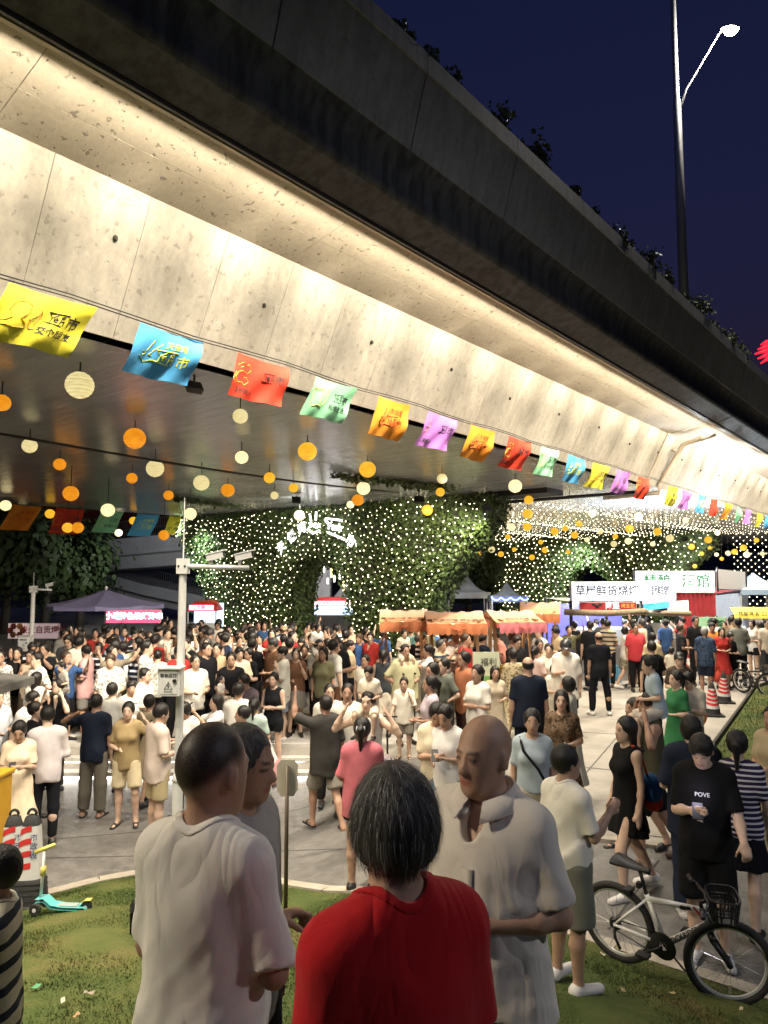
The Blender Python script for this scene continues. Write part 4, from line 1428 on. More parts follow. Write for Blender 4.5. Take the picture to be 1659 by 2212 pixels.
def make_pier(s0, th, label, seed, leaves=15000, step=0.30, br=0.03, lights=True, leafsize=0.13):
 r = np.random.default_rng(seed)
 t = thing('ivy_pier', label, 'pier')
 b = MB()
 k = len(PIER)
 vs_ = [BP(s, q, z) for s in (s0, s0 + th) for q, z in PIER]
 b.add(vs_, [tuple(range(k)), tuple(range(2 * k - 1, k - 1, -1))] + [(i, k + i, k + (i + 1) % k, (i + 1) % k) for i in range(k)])
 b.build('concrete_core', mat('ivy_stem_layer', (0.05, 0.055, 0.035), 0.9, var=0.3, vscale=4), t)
 q0, q1 = min(p[0] for p in PIER), max(p[0] for p in PIER)
 n = int(leaves * 2.2)
 Q = r.uniform(q0, q1, n); Z = r.uniform(0, 5.75, n)
 dens = 0.5 + 0.5 * np.sin(Q * 2.3 + 1.7 * np.sin(Z * 1.9 + seed)) * np.sin(Z * 2.6 + Q)
 ok = in_poly(PIER, Q, Z) & (r.uniform(0, 1, n) < 0.42 + 0.6 * dens)
 Q, Z, dens = Q[ok][:leaves], Z[ok][:leaves], dens[ok][:leaves]
 off = r.uniform(0.0, 1.0, len(Q)) * (0.08 + 0.26 * dens)
 pos = np.array([BD.x, BD.y, 0])[None] * (s0 - off)[:, None] + np.array([BN.x, BN.y, 0])[None] * Q[:, None]
 pos[:, 2] = Z
 nr = np.tile(np.array([-BD.x, -BD.y, 0.15]), (len(Q), 1))
 # along the outline, hanging over the edges
 m_ = int(leaves * 1.7)
 e = r.integers(0, k, m_); tt = r.uniform(0, 1, m_)
 A = np.array(PIER)[e]; B = np.array(PIER)[(e + 1) % k]
 el = np.linalg.norm(B - A, axis=1)
 keep = r.uniform(0, 1, m_) < el / el.max() * 1.6
 A, B, tt = A[keep], B[keep], tt[keep]
 C = A + (B - A) * tt[:, None]
 tn = (B - A) / (np.linalg.norm(B - A, axis=1)[:, None] + 1e-9)
 area = sum(PIER[i][0] * PIER[(i + 1) % k][1] - PIER[(i + 1) % k][0] * PIER[i][1] for i in range(k))
 outn = np.stack([tn[:, 1], -tn[:, 0]], -1) * (1 if area > 0 else -1)
 ctr = np.array([(q0 + q1) / 2, 2.5])
 offs = -r.uniform(-0.05, 0.28, len(C))
 C = C - outn * offs[:, None]
 ss = s0 + r.uniform(-0.25, th, len(C))
 pos2 = np.array([BD.x, BD.y, 0])[None] * ss[:, None] + np.array([BN.x, BN.y, 0])[None] * C[:, 0:1]
 pos2[:, 2] = C[:, 1]
 nr2 = np.array([BN.x, BN.y, 0])[None] * outn[:, 0:1]; nr2[:, 2] = outn[:, 1]
 ok = (pos2[:, 2] < 5.78) & (pos2[:, 2] > 0)
 leaf_cloud('ivy', np.concatenate([pos, pos2[ok]]), np.concatenate([nr, nr2[ok]]), leafsize, M_ivy, t, kind='stuff', seed=seed)
 if lights:
  net = thing('fairy_light_net', 'net of warm fairy lights over the ' + ('near ivy pier with the arch' if seed == 1 else 'far ivy pier behind the stalls'), 'string lights')
  bp_ = []
  row = 0
  z = 0.15
  while z < 5.7:
   q = q0 + (step / 2 if row % 2 else 0)
   while q < q1:
    bp_.append((q + r.normal(0, 0.07), z + 0.10 * math.sin(q * 1.4 + z) + r.normal(0, 0.055)))
    q += step
   z += step * 0.72
   row += 1
  bp_ = np.array(bp_)
  ok = in_poly(PIER, bp_[:, 0], bp_[:, 1])
  bp_ = bp_[ok]
  W = np.array([tuple(BP(s0 - 0.30 - r.uniform(0, 0.05), q, z)) for q, z in bp_])
  bulbs('bulbs', W, br * r.uniform(0.55, 1.5, len(W)), net)
 return t
make_pier(SP, 0.9, 'broad ivy-covered viaduct pier pierced by an arch and hung with fairy lights', 1, 17000, 0.31, 0.0165)
make_pier(46.5, 1.5, 'second ivy-covered arched pier further along the viaduct behind the food stalls', 2, 9000, 0.40, 0.030, leafsize=0.2)
# ivy creeping on the soffit by the pier head
def vine(name, label, pts, n, w, seed):
 r = np.random.default_rng(seed)
 i = r.integers(0, len(pts) - 1, n); t = r.uniform(0, 1, n)[:, None]
 P = np.array(pts)
 C = P[i] + (P[i + 1] - P[i]) * t
 tap = 1 - (i + t[:, 0]) / (len(pts) - 1) * 0.75
 C[:, :2] += r.normal(0, 1, (n, 2)) * w * tap[:, None]
 C[:, 2] = 5.8 - r.uniform(0.02, 0.14, n)
 root = thing(name, label, 'ivy')
 leaf_cloud('foliage', C, np.tile((0, -0.3, -1.0), (n, 1)), 0.12, M_ivy, root, kind='stuff', seed=seed)
a = at_z(960, 1058, 5.7); c = at_z(720, 1028, 5.7)
vine('creeping_ivy', 'ivy creeping along the underside of the viaduct above the arch sign', [tuple(a), tuple((a * 2 + c) / 3 + Vector((0, -.3, 0))), tuple(c)], 900, 0.28, 3)
a = at_z(520, 1095, 5.7); c = at_z(375, 1078, 5.7)
vine('creeping_ivy', 'ivy creeping along the underside of the viaduct at the far pier corner', [tuple(a), tuple((a + c) / 2), tuple(c)], 500, 0.3, 4)
# bearings and downpipes on the pier head
b = MB()
for q, w in ((11.6, 2.2), (14.6, 1.2), (24.5, 2.6)):
 b = MB(); b.box(BP(SP + 0.75, q, 5.71), (w, 1.2, 0.17), Matrix.Rotation(-TH, 3, 'Z')); b.build('bearing', M_darkmetal, via)
for u in (698, 727):
 q, z = at_s(u, 1085, SP + 1.0)
 b = MB(); b.tube([BP(SP + 1.0, q, 5.9), BP(SP + 1.0, q, 5.2)], 0.1, 8); b.build('downpipe', M_darkmetal, via, True)

# glowing letters over the arch
M_neon = mat('white_letter_light', (1, 1, 1), 0.3, emit=(1.0, 0.97, 1.0), estr=2.0)
sign = thing('arch_letter_sign', 'glowing white letters curved over the arch of the ivy pier', 'sign')
R_pier = Matrix.Rotation(-TH, 4, 'Z')
def letter_on_pier(s, u, v, px, tilt=0.0, bold=0.03):
 q, z = at_s(u, v, SP - 0.5)
 c = BP(SP - 0.5, q, z)
 d = c.y
 o = text(s, M_neon, sign, c, px * d / F_PX * 0.92, bold=0.02)
 o.rotation_euler = (PI / 2, tilt, -TH) if False else (Matrix.Rotation(-TH, 4, 'Z') @ Matrix.Rotation(PI / 2, 4, 'X') @ Matrix.Rotation(tilt, 4, 'Z')).to_euler()
 return o
letter_on_pier('天', 608, 1184, 27, 0.75); letter_on_pier('保', 630, 1160, 29, 0.6); letter_on_pier('湾', 652, 1142, 28, 0.35)
letter_on_pier('Yeah', 722, 1138, 25, -0.15, 0.04)
letter_on_pier('市', 756, 1170, 30, -0.7)
def pier_strokes(lines, w=0.05):
 b = MB()
 for pts in lines:
  P3 = []
  for u, v in pts:
   q, z = at_s(u, v, SP - 0.52)
   P3.append(BP(SP - 0.52, q, z))
  b.tube(P3, w, 6)
 b.build('logo', M_neon, sign, True)
pier_strokes([[(672, 1126), (669, 1110)], [(682, 1124), (683, 1105)], [(668, 1130), (675, 1134), (667, 1140)], [(682, 1130), (676, 1136), (684, 1140), (690, 1133)], [(665, 1144), (676, 1152), (690, 1146)], [(704, 1120), (738, 1124)], [(708, 1150), (744, 1165)], [(702, 1122), (712, 1136)]], 0.04)
# thin tubes hanging in the arch
M_tube = [mat('tube_warm', (1, .8, .4), 0.4, emit=(1, 0.72, 0.3), estr=2.2), mat('tube_white', (1, 1, 1), 0.4, emit=(1, 0.95, 0.9), estr=2.2)]
for i, (u, v, l) in enumerate([(641, 1247, 16), (655, 1240, 18), (662, 1240, 20), (673, 1232, 18), (689, 1215, 14), (700, 1228, 20), (716, 1238, 22), (722, 1250, 16), (734, 1240, 26), (742, 1266, 24), (629, 1262, 14), (708, 1255, 14)]):
 q, z = at_s(u, v, SP + 0.5)
 ll = l / F_PX * 26
 tb = thing('hanging_light_tube', '%s light tube hanging in the arch, %s from left' % ('amber' if i % 3 == 0 else 'white', nth(1 + sorted([641, 655, 662, 673, 689, 700, 716, 722, 734, 742, 629, 708]).index(u))), 'light tube', tuple(BP(SP + 0.5, q, z)), 0, 'light tubes in the arch')
 b = MB(); b.tube([(0, 0, -ll / 2), (0, 0, ll / 2)], 0.035, 6); b.build('tube', M_tube[0 if i % 3 == 0 else 1], tb)
 b = MB(); b.tube([(0, 0, ll / 2), (0, 0, max(ll / 2 + 0.2, 0.6))], 0.006, 4); b.build('cord', M_wire, tb)

# fairy lights strung in rows below the second span, and as a curtain beyond
net = thing('fairy_light_canopy', 'rows of sagging fairy lights strung under the second viaduct span', 'string lights')
W = []
for i in range(38):
 s = SJ + 1.0 + i * 0.63
 for q in np.arange(8.1, 28, 0.42):
  ph = (q - 8) / 20 * PI * 4
  W.append(tuple(BP(s + 0.1 * math.sin(q * 3), q, 5.72 - 0.28 * abs(math.sin(ph)) + rng.normal(0, 0.02))))
bulbs('bulbs', W, 0.012 + 0.010 * rng.uniform(0, 1, len(W)), net)
cur = thing('fairy_light_curtain', 'curtain of fairy lights hanging at the far right behind the stalls', 'string lights')
W = []
for i, q in enumerate(np.arange(3.0, 12.0, 0.42)):
 for j in range(24):
  W.append(tuple(BP(50.5 + 0.5 * math.sin(q), q + 0.2 * (j % 2), 5.6 - j * 0.21)))
bulbs('bulbs', W, 0.03, cur)

# shrubs on the planted parapet
def shrub(name, label, c, rx, rz, n, size, m, seed, group=None):
 r = np.random.default_rng(seed)
 t = thing(name, label, 'shrub', c, 0, group)
 K = 5
 cl = r.normal(0, 1, (K, 3)) * np.array((rx, rx, rz * 0.5)) * 0.6 + np.array((0, 0, rz))
 i = r.integers(0, K, n)
 P = cl[i] + r.normal(0, 1, (n, 3)) * np.array((rx, rx, rz)) * 0.32
 P[:, 2] = np.abs(P[:, 2])
 leaf_cloud('foliage', P, P - np.array((0, 0, rz * 0.6)), size, m, t, kind='stuff', seed=seed)
 b = MB()
 for k in range(4):
  e = cl[k]
  b.tube([(0, 0, -0.2), tuple(e * np.array((0.5, 0.5, 0.4))), tuple(e)], [0.02, 0.012, 0.006], 5)
 b.build('stem', M_bark, t)
 return t
for i, (u, v, w, h_) in enumerate([(818, 12, 18, 22), (912, 85, 26, 30), (962, 140, 36, 34), (1010, 185, 26, 26), (1128, 290, 56, 60), (1222, 372, 50, 56), (1284, 432, 26, 26), (1365, 522, 36, 30), (1420, 575, 52, 34), (1478, 618, 34, 22), (1550, 692, 62, 34), (1610, 742, 40, 26), (1640, 770, 40, 26), (870, 48, 16, 14), (1060, 238, 22, 16), (1175, 328, 18, 16), (1250, 402, 20, 14), (1322, 478, 24, 14), (1395, 552, 26, 16), (1512, 655, 30, 16), (1582, 716, 26, 14)]):
 c = at_z(u, v, 9.3)
 s_ = c.x * BD.x + c.y * BD.y
 p = BP(s_, 5.05, 9.18)
 k = p.y / F_PX
 shrub('parapet_shrub', 'leafy shrub growing over the viaduct parapet, %s from the left' % nth(1 + sorted([818, 912, 962, 1010, 1128, 1222, 1284, 1365, 1420, 1478, 1550, 1610, 1640, 870, 1060, 1175, 1250, 1322, 1395, 1512, 1582]).index(u)), tuple(p), w * k * 0.5, h_ * k * 0.75 + 0.12, 200 + 5 * w, 0.08, M_shrub, 60 + i, 'shrubs on the viaduct parapet')

# street lamp on the viaduct
lp = BP(19.2, 5.55, 9.0)
lamp = thing('street_lamp', 'tall grey street lamp with a curved arm and glowing head above the viaduct parapet', 'street lamp', tuple(lp))
M_pole = mat('galvanised_pole', (0.42, 0.42, 0.42), 0.4, metal=0.6, var=0.1)
b = MB(); b.tube([(0, 0, 0), (0, 0, 6.6), (0, 0, 6.8), (0, 0, 15)], [0.13, 0.105, 0.075, 0.06], 14); b.build('pole', M_pole, lamp, True)
hd = at_y(1573, 67, lp.y - 0.5) - lp
arm0 = Vector((0, 0, hd.z - 2.1))
b = MB(); b.tube([arm0, arm0 + Vector((0.25, -0.05, 0.8)), arm0 + (hd - arm0) * 0.55 + Vector((0, 0, 0.35)), hd + Vector((-0.15, 0, 0.08))], [0.03, 0.026, 0.022, 0.02], 8); b.build('arm', M_pole, lamp, True)
b = MB(); b.ball(hd + Vector((0.05, 0, 0.06)), (0.26, 0.12, 0.07), 14, 8); b.build('lamp_head', M_pole, lamp, True)
b = MB(); b.ball(hd + Vector((0.05, -0.03, -0.02)), (0.17, 0.13, 0.11), 14, 8); b.build('lamp_glass', mat('lamp_glass', (1, 1, 1), 0.3, emit=(1, 0.93, 0.75), estr=25), lamp, True)
ld = bpy.data.lights.new('lamp_light', 'POINT'); ld.energy = 700; ld.color = (1, 0.93, 0.8); ld.shadow_soft_size = 0.2
link('lamp_light', ld, lamp, hd + Vector((0.0, -0.3, -0.35)))

# two more lamps of the same street, behind the photographer
def yard_lamp(loc, tgt, e, label, hgt=8.0, col=(1.0, 0.86, 0.66), spread=80):
 t = thing('street_lamp', label, 'street lamp', loc)
 b = MB(); b.tube([(0, 0, 0), (0, 0, hgt)], [0.09, 0.06], 12); b.build('pole', M_pole, t, True)
 dr = (Vector(tgt) - Vector(loc)); dr.z = 0; dr.normalize()
 b = MB(); b.bar((0, 0, hgt), dr * 0.9 + Vector((0, 0, hgt + 0.15)), 0.06, 0.06); b.build('arm', M_pole, t)
 b = MB(); b.box(dr * 1.0 + Vector((0, 0, hgt + 0.17)), (0.5, 0.5, 0.1)); b.build('lamp_head', M_pole, t)
 ld = bpy.data.lights.new('lamp_light', 'SPOT'); ld.energy = e; ld.color = col; ld.spot_size = R(80); ld.spot_blend = 0.8; ld.shadow_soft_size = 0.25
 lo = link('lamp_light', ld, t, dr * 1.0 + Vector((0, 0, hgt + 0.08)))
 ld.spot_size = R(spread)
 lo.rotation_euler = (Vector(tgt) - Vector(loc) - lo.location).to_track_quat('-Z', 'Y').to_euler()
 return t
YL1 = yard_lamp((-8.2, 1.1, 0.4), (-0.4, 3.4, 1.6), 2200, 'street lamp standing left of the lawn outside the picture', 7.0)
YL2 = yard_lamp((9.5, -1.0, 0.2), (3.0, 7.5, 0.8), 600, 'street lamp standing right of the lawn outside the picture', 7.5, (0.92, 0.93, 1.0), 95)

def pier_flood(u, v, s, tgt, e, col, label, size=100):
 q, z = at_s(u, v, s)
 c = BP(s, q, z)
 t = thing('pier_floodlight', label, 'floodlight', tuple(c))
 tv = (Vector(tgt) - c).normalized()
 M = tv.to_track_quat('-Z', 'Y').to_matrix()
 b = MB(); b.box((0, 0, 0), (0.3, 0.22, 0.1), M); b.build('housing', M_darkmetal, t)
 b = MB(); b.box(M @ Vector((0, 0, -0.054)), (0.26, 0.18, 0.006), M); b.build('lens', mat('flood_glass', (1, 1, 1), 0.3, emit=(0.85, 1.0, 0.92), estr=5), t)
 b = MB(); b.tube([(0, 0, 0), (0, 0, max(0.1, 5.8 - c.z))], 0.015, 6); b.build('bracket', M_darkmetal, t)
 ld = bpy.data.lights.new('flood_lamp', 'SPOT'); ld.energy = e; ld.color = col; ld.spot_size = R(size); ld.spot_blend = 0.9; ld.shadow_soft_size = 0.12
 lo = link('flood_lamp', ld, t, M @ Vector((0, 0, -0.08))); lo.rotation_euler = M.to_euler()
q_, z_ = at_s(440, 1230, SP)
pier_flood(400, 1117, SP - 1.3, BP(SP, q_, 2.6), 560, (0.75, 1.0, 0.85), 'cool white floodlight at the left head of the ivy pier')
q_, z_ = at_s(1000, 1180, SP)
pier_flood(1052, 1098, SP - 1.1, BP(SP, q_ + 1.2, 3.0), 420, (1.0, 0.95, 0.7), 'warm floodlight at the right head of the ivy pier')
q_, z_ = at_s(860, 1200, SP)
pier_flood(905, 1080, SP - 3.2, BP(SP, q_, 2.4), 330, (1.0, 0.93, 0.75), 'small floodlight under the viaduct facing the ivy pier', 120)
pier_flood(640, 1080, SP - 3.4, BP(SP, q_ + 7.0, 2.4), 330, (0.95, 0.97, 0.85), 'small floodlight under the viaduct facing the arch', 120)
pier_flood(1240, 1165, 44.2, BP(46.5, 21, 2.5), 900, (0.85, 1.0, 0.95), 'floodlight at the head of the far ivy pier', 110)
pier_flood(1480, 1165, 42.0, BP(46.5, 12, 1.8), 900, (0.85, 0.92, 1.0), 'floodlight above the stalls at the far ivy pier', 120)
for k, s_ in enumerate((1.5, 6.0, 10.5, 15.0)):
 c = BP(s_, 8.35, 5.62)
 t = thing('plaza_floodlight', 'floodlight under the inner viaduct edge aimed at the plaza, %s along the viaduct' % nth(k + 1), 'floodlight', tuple(c), 0, 'floodlights aimed at the plaza')
 tv = (BP(s_ + 1.0, 15.2, 0.3) - c).normalized(); M = tv.to_track_quat('-Z', 'Y').to_matrix()
 b = MB(); b.box((0, 0, 0), (0.22, 0.16, 0.09), M); b.build('housing', M_darkmetal, t)
 b = MB(); b.tube([(0, 0, 0), (0, 0, 0.18)], 0.015, 6); b.build('bracket', M_darkmetal, t)
 ld = bpy.data.lights.new('flood_lamp', 'SPOT'); ld.energy = 1300; ld.color = (1.0, 0.88, 0.70); ld.spot_size = R(76); ld.spot_blend = 0.9; ld.shadow_soft_size = 0.12
 lo = link('flood_lamp', ld, t, M @ Vector((0, 0, -0.06))); lo.rotation_euler = M.to_euler()
up = thing('uplight', 'floodlight on the container roof washing the second viaduct span', 'floodlight', (11.6, 27.6, 2.62))
b = MB(); b.box((0, 0, 0), (0.4, 0.3, 0.12)); b.build('housing', M_darkmetal, up)
ld = bpy.data.lights.new('flood_lamp', 'SPOT'); ld.energy = 2200; ld.color = (0.82, 0.92, 1.0); ld.spot_size = R(150); ld.spot_blend = 0.6; ld.shadow_soft_size = 0.2
link('flood_lamp', ld, up, (0, 0, 0.12), (PI, 0, 0))
pier_flood(742, 1222, SP + 4.0, (-4.0, 44, 3.0), 900, (0.95, 0.95, 1.0), 'floodlight behind the arch aimed at the pale column', 90)
pier_flood(*(lambda p: (p[0], p[1]))((372, 1135)), SP - 1.0, (-16, 45, 5.0), 900, (0.9, 0.95, 1.0), 'floodlight at the far pier corner aimed at the footbridge', 120)

# ---------------------------------------------------------------- ramps, stair, trees beyond
def ramp(name, label, pts, w, th, rail, m=M_oldconc):
 """curved walkway: pts (x, y, z) of the near edge; fascia, deck underside, railing posts"""
 t = thing(name, label, 'ramp')
 P = [Vector(p) for p in pts]
 b = MB(); rows = []
 for i, p in enumerate(P):
  a = P[max(i - 1, 0)]; c = P[min(i + 1, len(P) - 1)]
  tn = (c - a); tn.z = 0; tn.normalize(); nn = Vector((-tn.y, tn.x, 0))
  if nn.y < 0:
   nn = -nn
  rows.append([p, p - Vector((0, 0, th * 0.55)) + nn * 0.02, p - Vector((0, 0, th * 0.6)) + nn * 0.35, p - Vector((0, 0, th)) + nn * 0.5, p - Vector((0, 0, th)) + nn * (w - 0.5), p + nn * w, p])
 b.grid(rows); b.build('deck', m, t)
 rb = MB(); pb = MB()
 for i in range(len(P) - 1):
  L_ = (P[i + 1] - P[i]).length
  k = max(1, int(L_ / 0.18))
  for zz in (0.5, 1.0):
   rb.bar(P[i] + Vector((0, 0.1, zz * rail)), P[i + 1] + Vector((0, 0.1, zz * rail)), 0.05, 0.05)
  for j in range(k):
   q = P[i] + (P[i + 1] - P[i]) * (j / k) + Vector((0, 0.1, 0))
   pb.bar(q, q + Vector((0, 0, rail)), 0.03, 0.03)
 rb.build('handrail', M_darkmetal, t); o = pb.build('balusters', M_darkmetal, t); o['kind'] = 'stuff'
 return t
Yr = 46.0
def rp_pts(px, y0=Yr, y1=Yr):
 return [tuple(at_y(u, v, y0 + (y1 - y0) * i / max(1, len(px) - 1))) for i, (u, v) in enumerate(px)]
ramp('footbridge_ramp', 'upper curved concrete footbridge with railing at the far left', rp_pts([(-60, 1200), (60, 1188), (140, 1178), (215, 1168), (300, 1160), (400, 1150), (520, 1140)], 52, 42), 4, 1.9, 1.1)
ramp('footbridge_ramp', 'lower concrete ramp sloping down behind the purple parasol', rp_pts([(205, 1238), (250, 1246), (310, 1262), (380, 1276), (470, 1295), (560, 1310)], 50, 44), 3, 1.3, 1.0)
# people leaning on the upper footbridge are tiny; column seen through the arch
col = thing('concrete_column', 'pale concrete column seen through the arch of the ivy pier', 'column')
c = at_y(691, 1300, 44)
b = MB(); b.box((c.x, c.y, 4.0), (1.35, 1.35, 8.2)); b.box((c.x, c.y, 7.6), (2.4, 1.6, 0.8)); b.build('shaft', concrete('column_concrete', (0.55, 0.53, 0.5), (0.42, 0.4, 0.38)), col)
st = thing('outdoor_stair', 'flight of stairs rising right behind the arch', 'stair')
for k in range(14):
 p = at_y(722 + k * 4.2, 1322 - k * 5.4, 43 + k * 0.1)
 b = MB(); b.box((p.x, p.y, p.z - 0.4), (0.42, 1.8, 0.9)); b.build('step', M_oldconc, st)
b = MB(); b.bar(at_y(716, 1310, 42), at_y(790, 1218, 43), 0.12, 0.5); b.build('balustrade', M_oldconc, st)

def tree(name, label, c, hgt, cr, n, seed, m=M_tree, size=0.3):
 r = np.random.default_rng(seed)
 t = thing(name, label, 'tree', c)
 K = 14
 cl = r.normal(0, 1, (K, 3)); cl /= np.linalg.norm(cl, axis=1)[:, None]
 cl *= r.uniform(0.35, 0.95, K)[:, None] * np.array((cr, cr, hgt * 0.38)); cl[:, 2] += hgt * 0.6
 i = r.integers(0, K, n)
 P = cl[i] + r.normal(0, 1, (n, 3)) * cr * 0.24
 leaf_cloud('crown', P, P - np.array((0, 0, hgt * 0.5)), size, m, t, kind='stuff', seed=seed)
 b = MB(); b.tube([(0, 0, 0), (0.1, 0, hgt * 0.3), (0, 0.1, hgt * 0.55)], [0.25, 0.18, 0.1], 8)
 for k in range(7):
  b.tube([(0.05, 0, hgt * 0.3), tuple(cl[k] * np.array((0.5, 0.5, 0.75))), tuple(cl[k])], [0.1, 0.06, 0.02], 6)
 b.build('trunk', M_bark, t, True)
 return t
for i, (u, y, hgt, cr, lab) in enumerate([(20, 37, 7.6, 3.0, 'dark leafy tree at the left edge behind the crowd'), (105, 39, 7.0, 2.6, 'dark leafy tree below the upper footbridge'), (180, 41, 5.8, 2.2, 'dark leafy tree beside the purple parasol'), (-60, 34, 8.5, 3.2, 'dark tree half outside the left frame edge'), (1010, 52, 6.5, 2.6, 'dim bluish tree right of the ivy pier'), (1075, 56, 7.5, 2.5, 'dim bluish ivy-clad tree behind the white tents')]):
 c = at_z(u, 1242 + 3 * F_PX / y, 0.0)
 tree('leafy_tree', lab, (c.x, y, 0), hgt, cr, 2600, 80 + i, size=0.36)
# low far buildings and hillside that close the view
M_hill = mat('dark_hillside', (0.03, 0.035, 0.035), 0.9, var=0.4, vscale=0.05)
hx = np.linspace(-160, 200, 40)
P = []
for j, (yy, zz) in enumerate(((75, -0.2), (95, 7), (130, 12), (190, 9))):
 P.append([(x, yy + 10 * math.sin(x * 0.03), zz * (0.75 + 0.3 * math.sin(x * 0.045 + j))) for x in hx])
hb = MB(); hb.grid(P)
tag(hb.build('hills', M_hill, None, True), kind='structure')

# ---------------------------------------------------------------- paper lanterns
LAN = '''172 832 62 W|4 870 38 O|291 947 48 O|519 899 34 W|64 963 33 W|522 988 29 W|664 975 42 O|129 1003 27 O|335 1012 39 W|435 1043 35 W|285 1033 24 O|492 1059 30 O|582 1032 25 O|153 1066 34 O|364 1070 22 O|634 1054 21 O|593 1070 18 W|12 1092 24 W|108 1110 21 O|233 1102 30 W|49 1130 18 W|146 1140 23 O|168 1140 25 O|256 1151 17 W|288 1125 18 O|354 1156 23 O|373 1149 14 W|411 1110 27 W|490 1136 17 O|647 1114 24 W|794 1014 37 O|785 1055 30 W|773 1080 26 O|757 1090 17 W|955 1034 23 W|951 1063 20 O|923 1102 25 O|1113 1050 30 W|1142 1080 20 O|1140 1110 22 O|1139 1138 19 O|1105 1139 17 W|1097 1160 12 O|1198 1148 17 O|1221 1141 14 O|1241 1156 16 O|1251 1131 14 O|1168 1171 11 O|1062 1187 15 W|1035 1194 13 O|1082 1197 13 O|1177 1188 14 O|1149 1204 13 O|1111 1187 10 O|1227 1192 10 O|1279 1109 16 W|1379 1116 20 W|1360 1142 19 O|1296 1148 14 W|1420 1149 17 O|1481 1124 14 W|1550 1151 12 W|1447 1163 17 W|1530 1166 16 O|1329 1159 12 O|1357 1169 15 W|1326 1175 14 W|1410 1175 11 W|1494 1181 14 O|1634 1167 11 O|1606 1183 14 O|1534 1183 10 O|1573 1195 12 W|1613 1198 14 W|1587 1192 13 O|1548 1198 9 W|1559 1207 9 O|1516 1196 10 O|1501 1223 10 O|1268 1166 11 W|1647 1196 10 W'''
def lantern_mat(name, c, e, hot):
 m = bpy.data.materials.new(name); m.use_nodes = True
 N, L, b = nodes_of(m)
 b.inputs['Base Color'].default_value = (*c, 1)
 b.inputs['Roughness'].default_value = 0.6
 # paper lets more of the bulb through low down, and less where ribs and folds thicken it
 tc = N.new('ShaderNodeTexCoord'); nz = N.new('ShaderNodeTexNoise'); nz.inputs['Scale'].default_value = 2.2; nz.inputs['Detail'].default_value = 3
 mp = N.new('ShaderNodeMapping'); mp.inputs['Scale'].default_value = (0.6, 0.6, 3.5); L.new(tc.outputs['Object'], mp.inputs[0]); L.new(mp.outputs[0], nz.inputs['Vector'])
 rp = N.new('ShaderNodeValToRGB'); rp.color_ramp.elements[0].position = 0.3; rp.color_ramp.elements[1].position = 0.7
 rp.color_ramp.elements[0].color = (*e, 1); rp.color_ramp.elements[1].color = (*hot, 1)
 L.new(nz.outputs['Fac'], rp.inputs['Fac'])
 # wire ribs stop the light in thin horizontal lines
 sp = N.new('ShaderNodeSeparateXYZ'); L.new(tc.outputs['Object'], sp.inputs[0])
 mu = N.new('ShaderNodeMath'); mu.operation = 'MULTIPLY'; mu.inputs[1].default_value = 4.5; L.new(sp.outputs['Z'], mu.inputs[0])
 fr = N.new('ShaderNodeMath'); fr.operation = 'FRACT'; L.new(mu.outputs[0], fr.inputs[0])
 lt = N.new('ShaderNodeMath'); lt.operation = 'LESS_THAN'; lt.inputs[1].default_value = 0.14; L.new(fr.outputs[0], lt.inputs[0])
 dk = N.new('ShaderNodeMixRGB'); dk.blend_type = 'MULTIPLY'; L.new(lt.outputs[0], dk.inputs[0]); L.new(rp.outputs['Color'], dk.inputs[1]); dk.inputs[2].default_value = (0.62, 0.5, 0.4, 1)
 L.new(dk.outputs[0], b.inputs['Emission Color'])
 b.inputs['Emission Strength'].default_value = 0.42
 MATS[name] = m
 return m
ML_W = lantern_mat('paper_white', (0.5, 0.45, 0.3), (0.55, 0.45, 0.18), (0.80, 0.70, 0.36))
ML_Y = lantern_mat('paper_yellow', (0.5, 0.28, 0.04), (0.72, 0.30, 0.008), (1.0, 0.58, 0.05))
ML_O = lantern_mat('paper_orange', (0.5, 0.2, 0.03), (0.55, 0.14, 0.004), (0.85, 0.36, 0.015))
ML_H = lantern_mat('paper_hot', (0.9, 0.85, 0.6), (0.95, 0.75, 0.32), (1.3, 1.1, 0.62))
def ribbed(n=18, m=22):
 prof = [(0.0, -0.96)]
 for i in range(1, m):
  a = -PI / 2 + PI * i / m
  k = 1.0 if i % 2 else 0.972
  prof.append((math.cos(a) * k, math.sin(a) * 0.96 * k))
 prof.append((0.0, 0.96))
 b = MB(); b.lathe(prof, n)
 return b
lan_mesh = {k: ribbed().mesh('paper_globe', m, True) for k, m in (('W', ML_W), ('Y', ML_Y), ('O', ML_O), ('H', ML_H))}
cap = MB(); cap.lathe([(0.0, 0.94), (0.2, 0.93), (0.2, 1.0), (0.08, 1.04), (0.0, 1.04)], 10)
cap_mesh = cap.mesh('cap', M_darkmetal, True)
cd = MB(); cd.tube([(0, 0, 0), (0, 0, 1)], 0.011, 4); cord_mesh = cd.mesh('cord', M_wire)
items = []
for i, s in enumerate(LAN.split('|')):
 u, v, px, c = s.split()
 u, v, px = float(u), float(v), float(px)
 y = min(0.40 * F_PX / px, 2.45 * F_PX / max(1242 - v, 20))
 y = min(y, 44)
 p = at_y(u, v, y)
 rad = px / 2 / F_PX * y
 kind = c
 if c == 'O' and px < 22 or (c == 'O' and i % 3 == 0):
  kind = 'Y'
 if c == 'W' and px < 34 and i % 2:
  kind = 'H'
 items.append((u, p, rad, kind))
names = {'W': 'ivory', 'H': 'bright white', 'Y': 'amber', 'O': 'orange'}
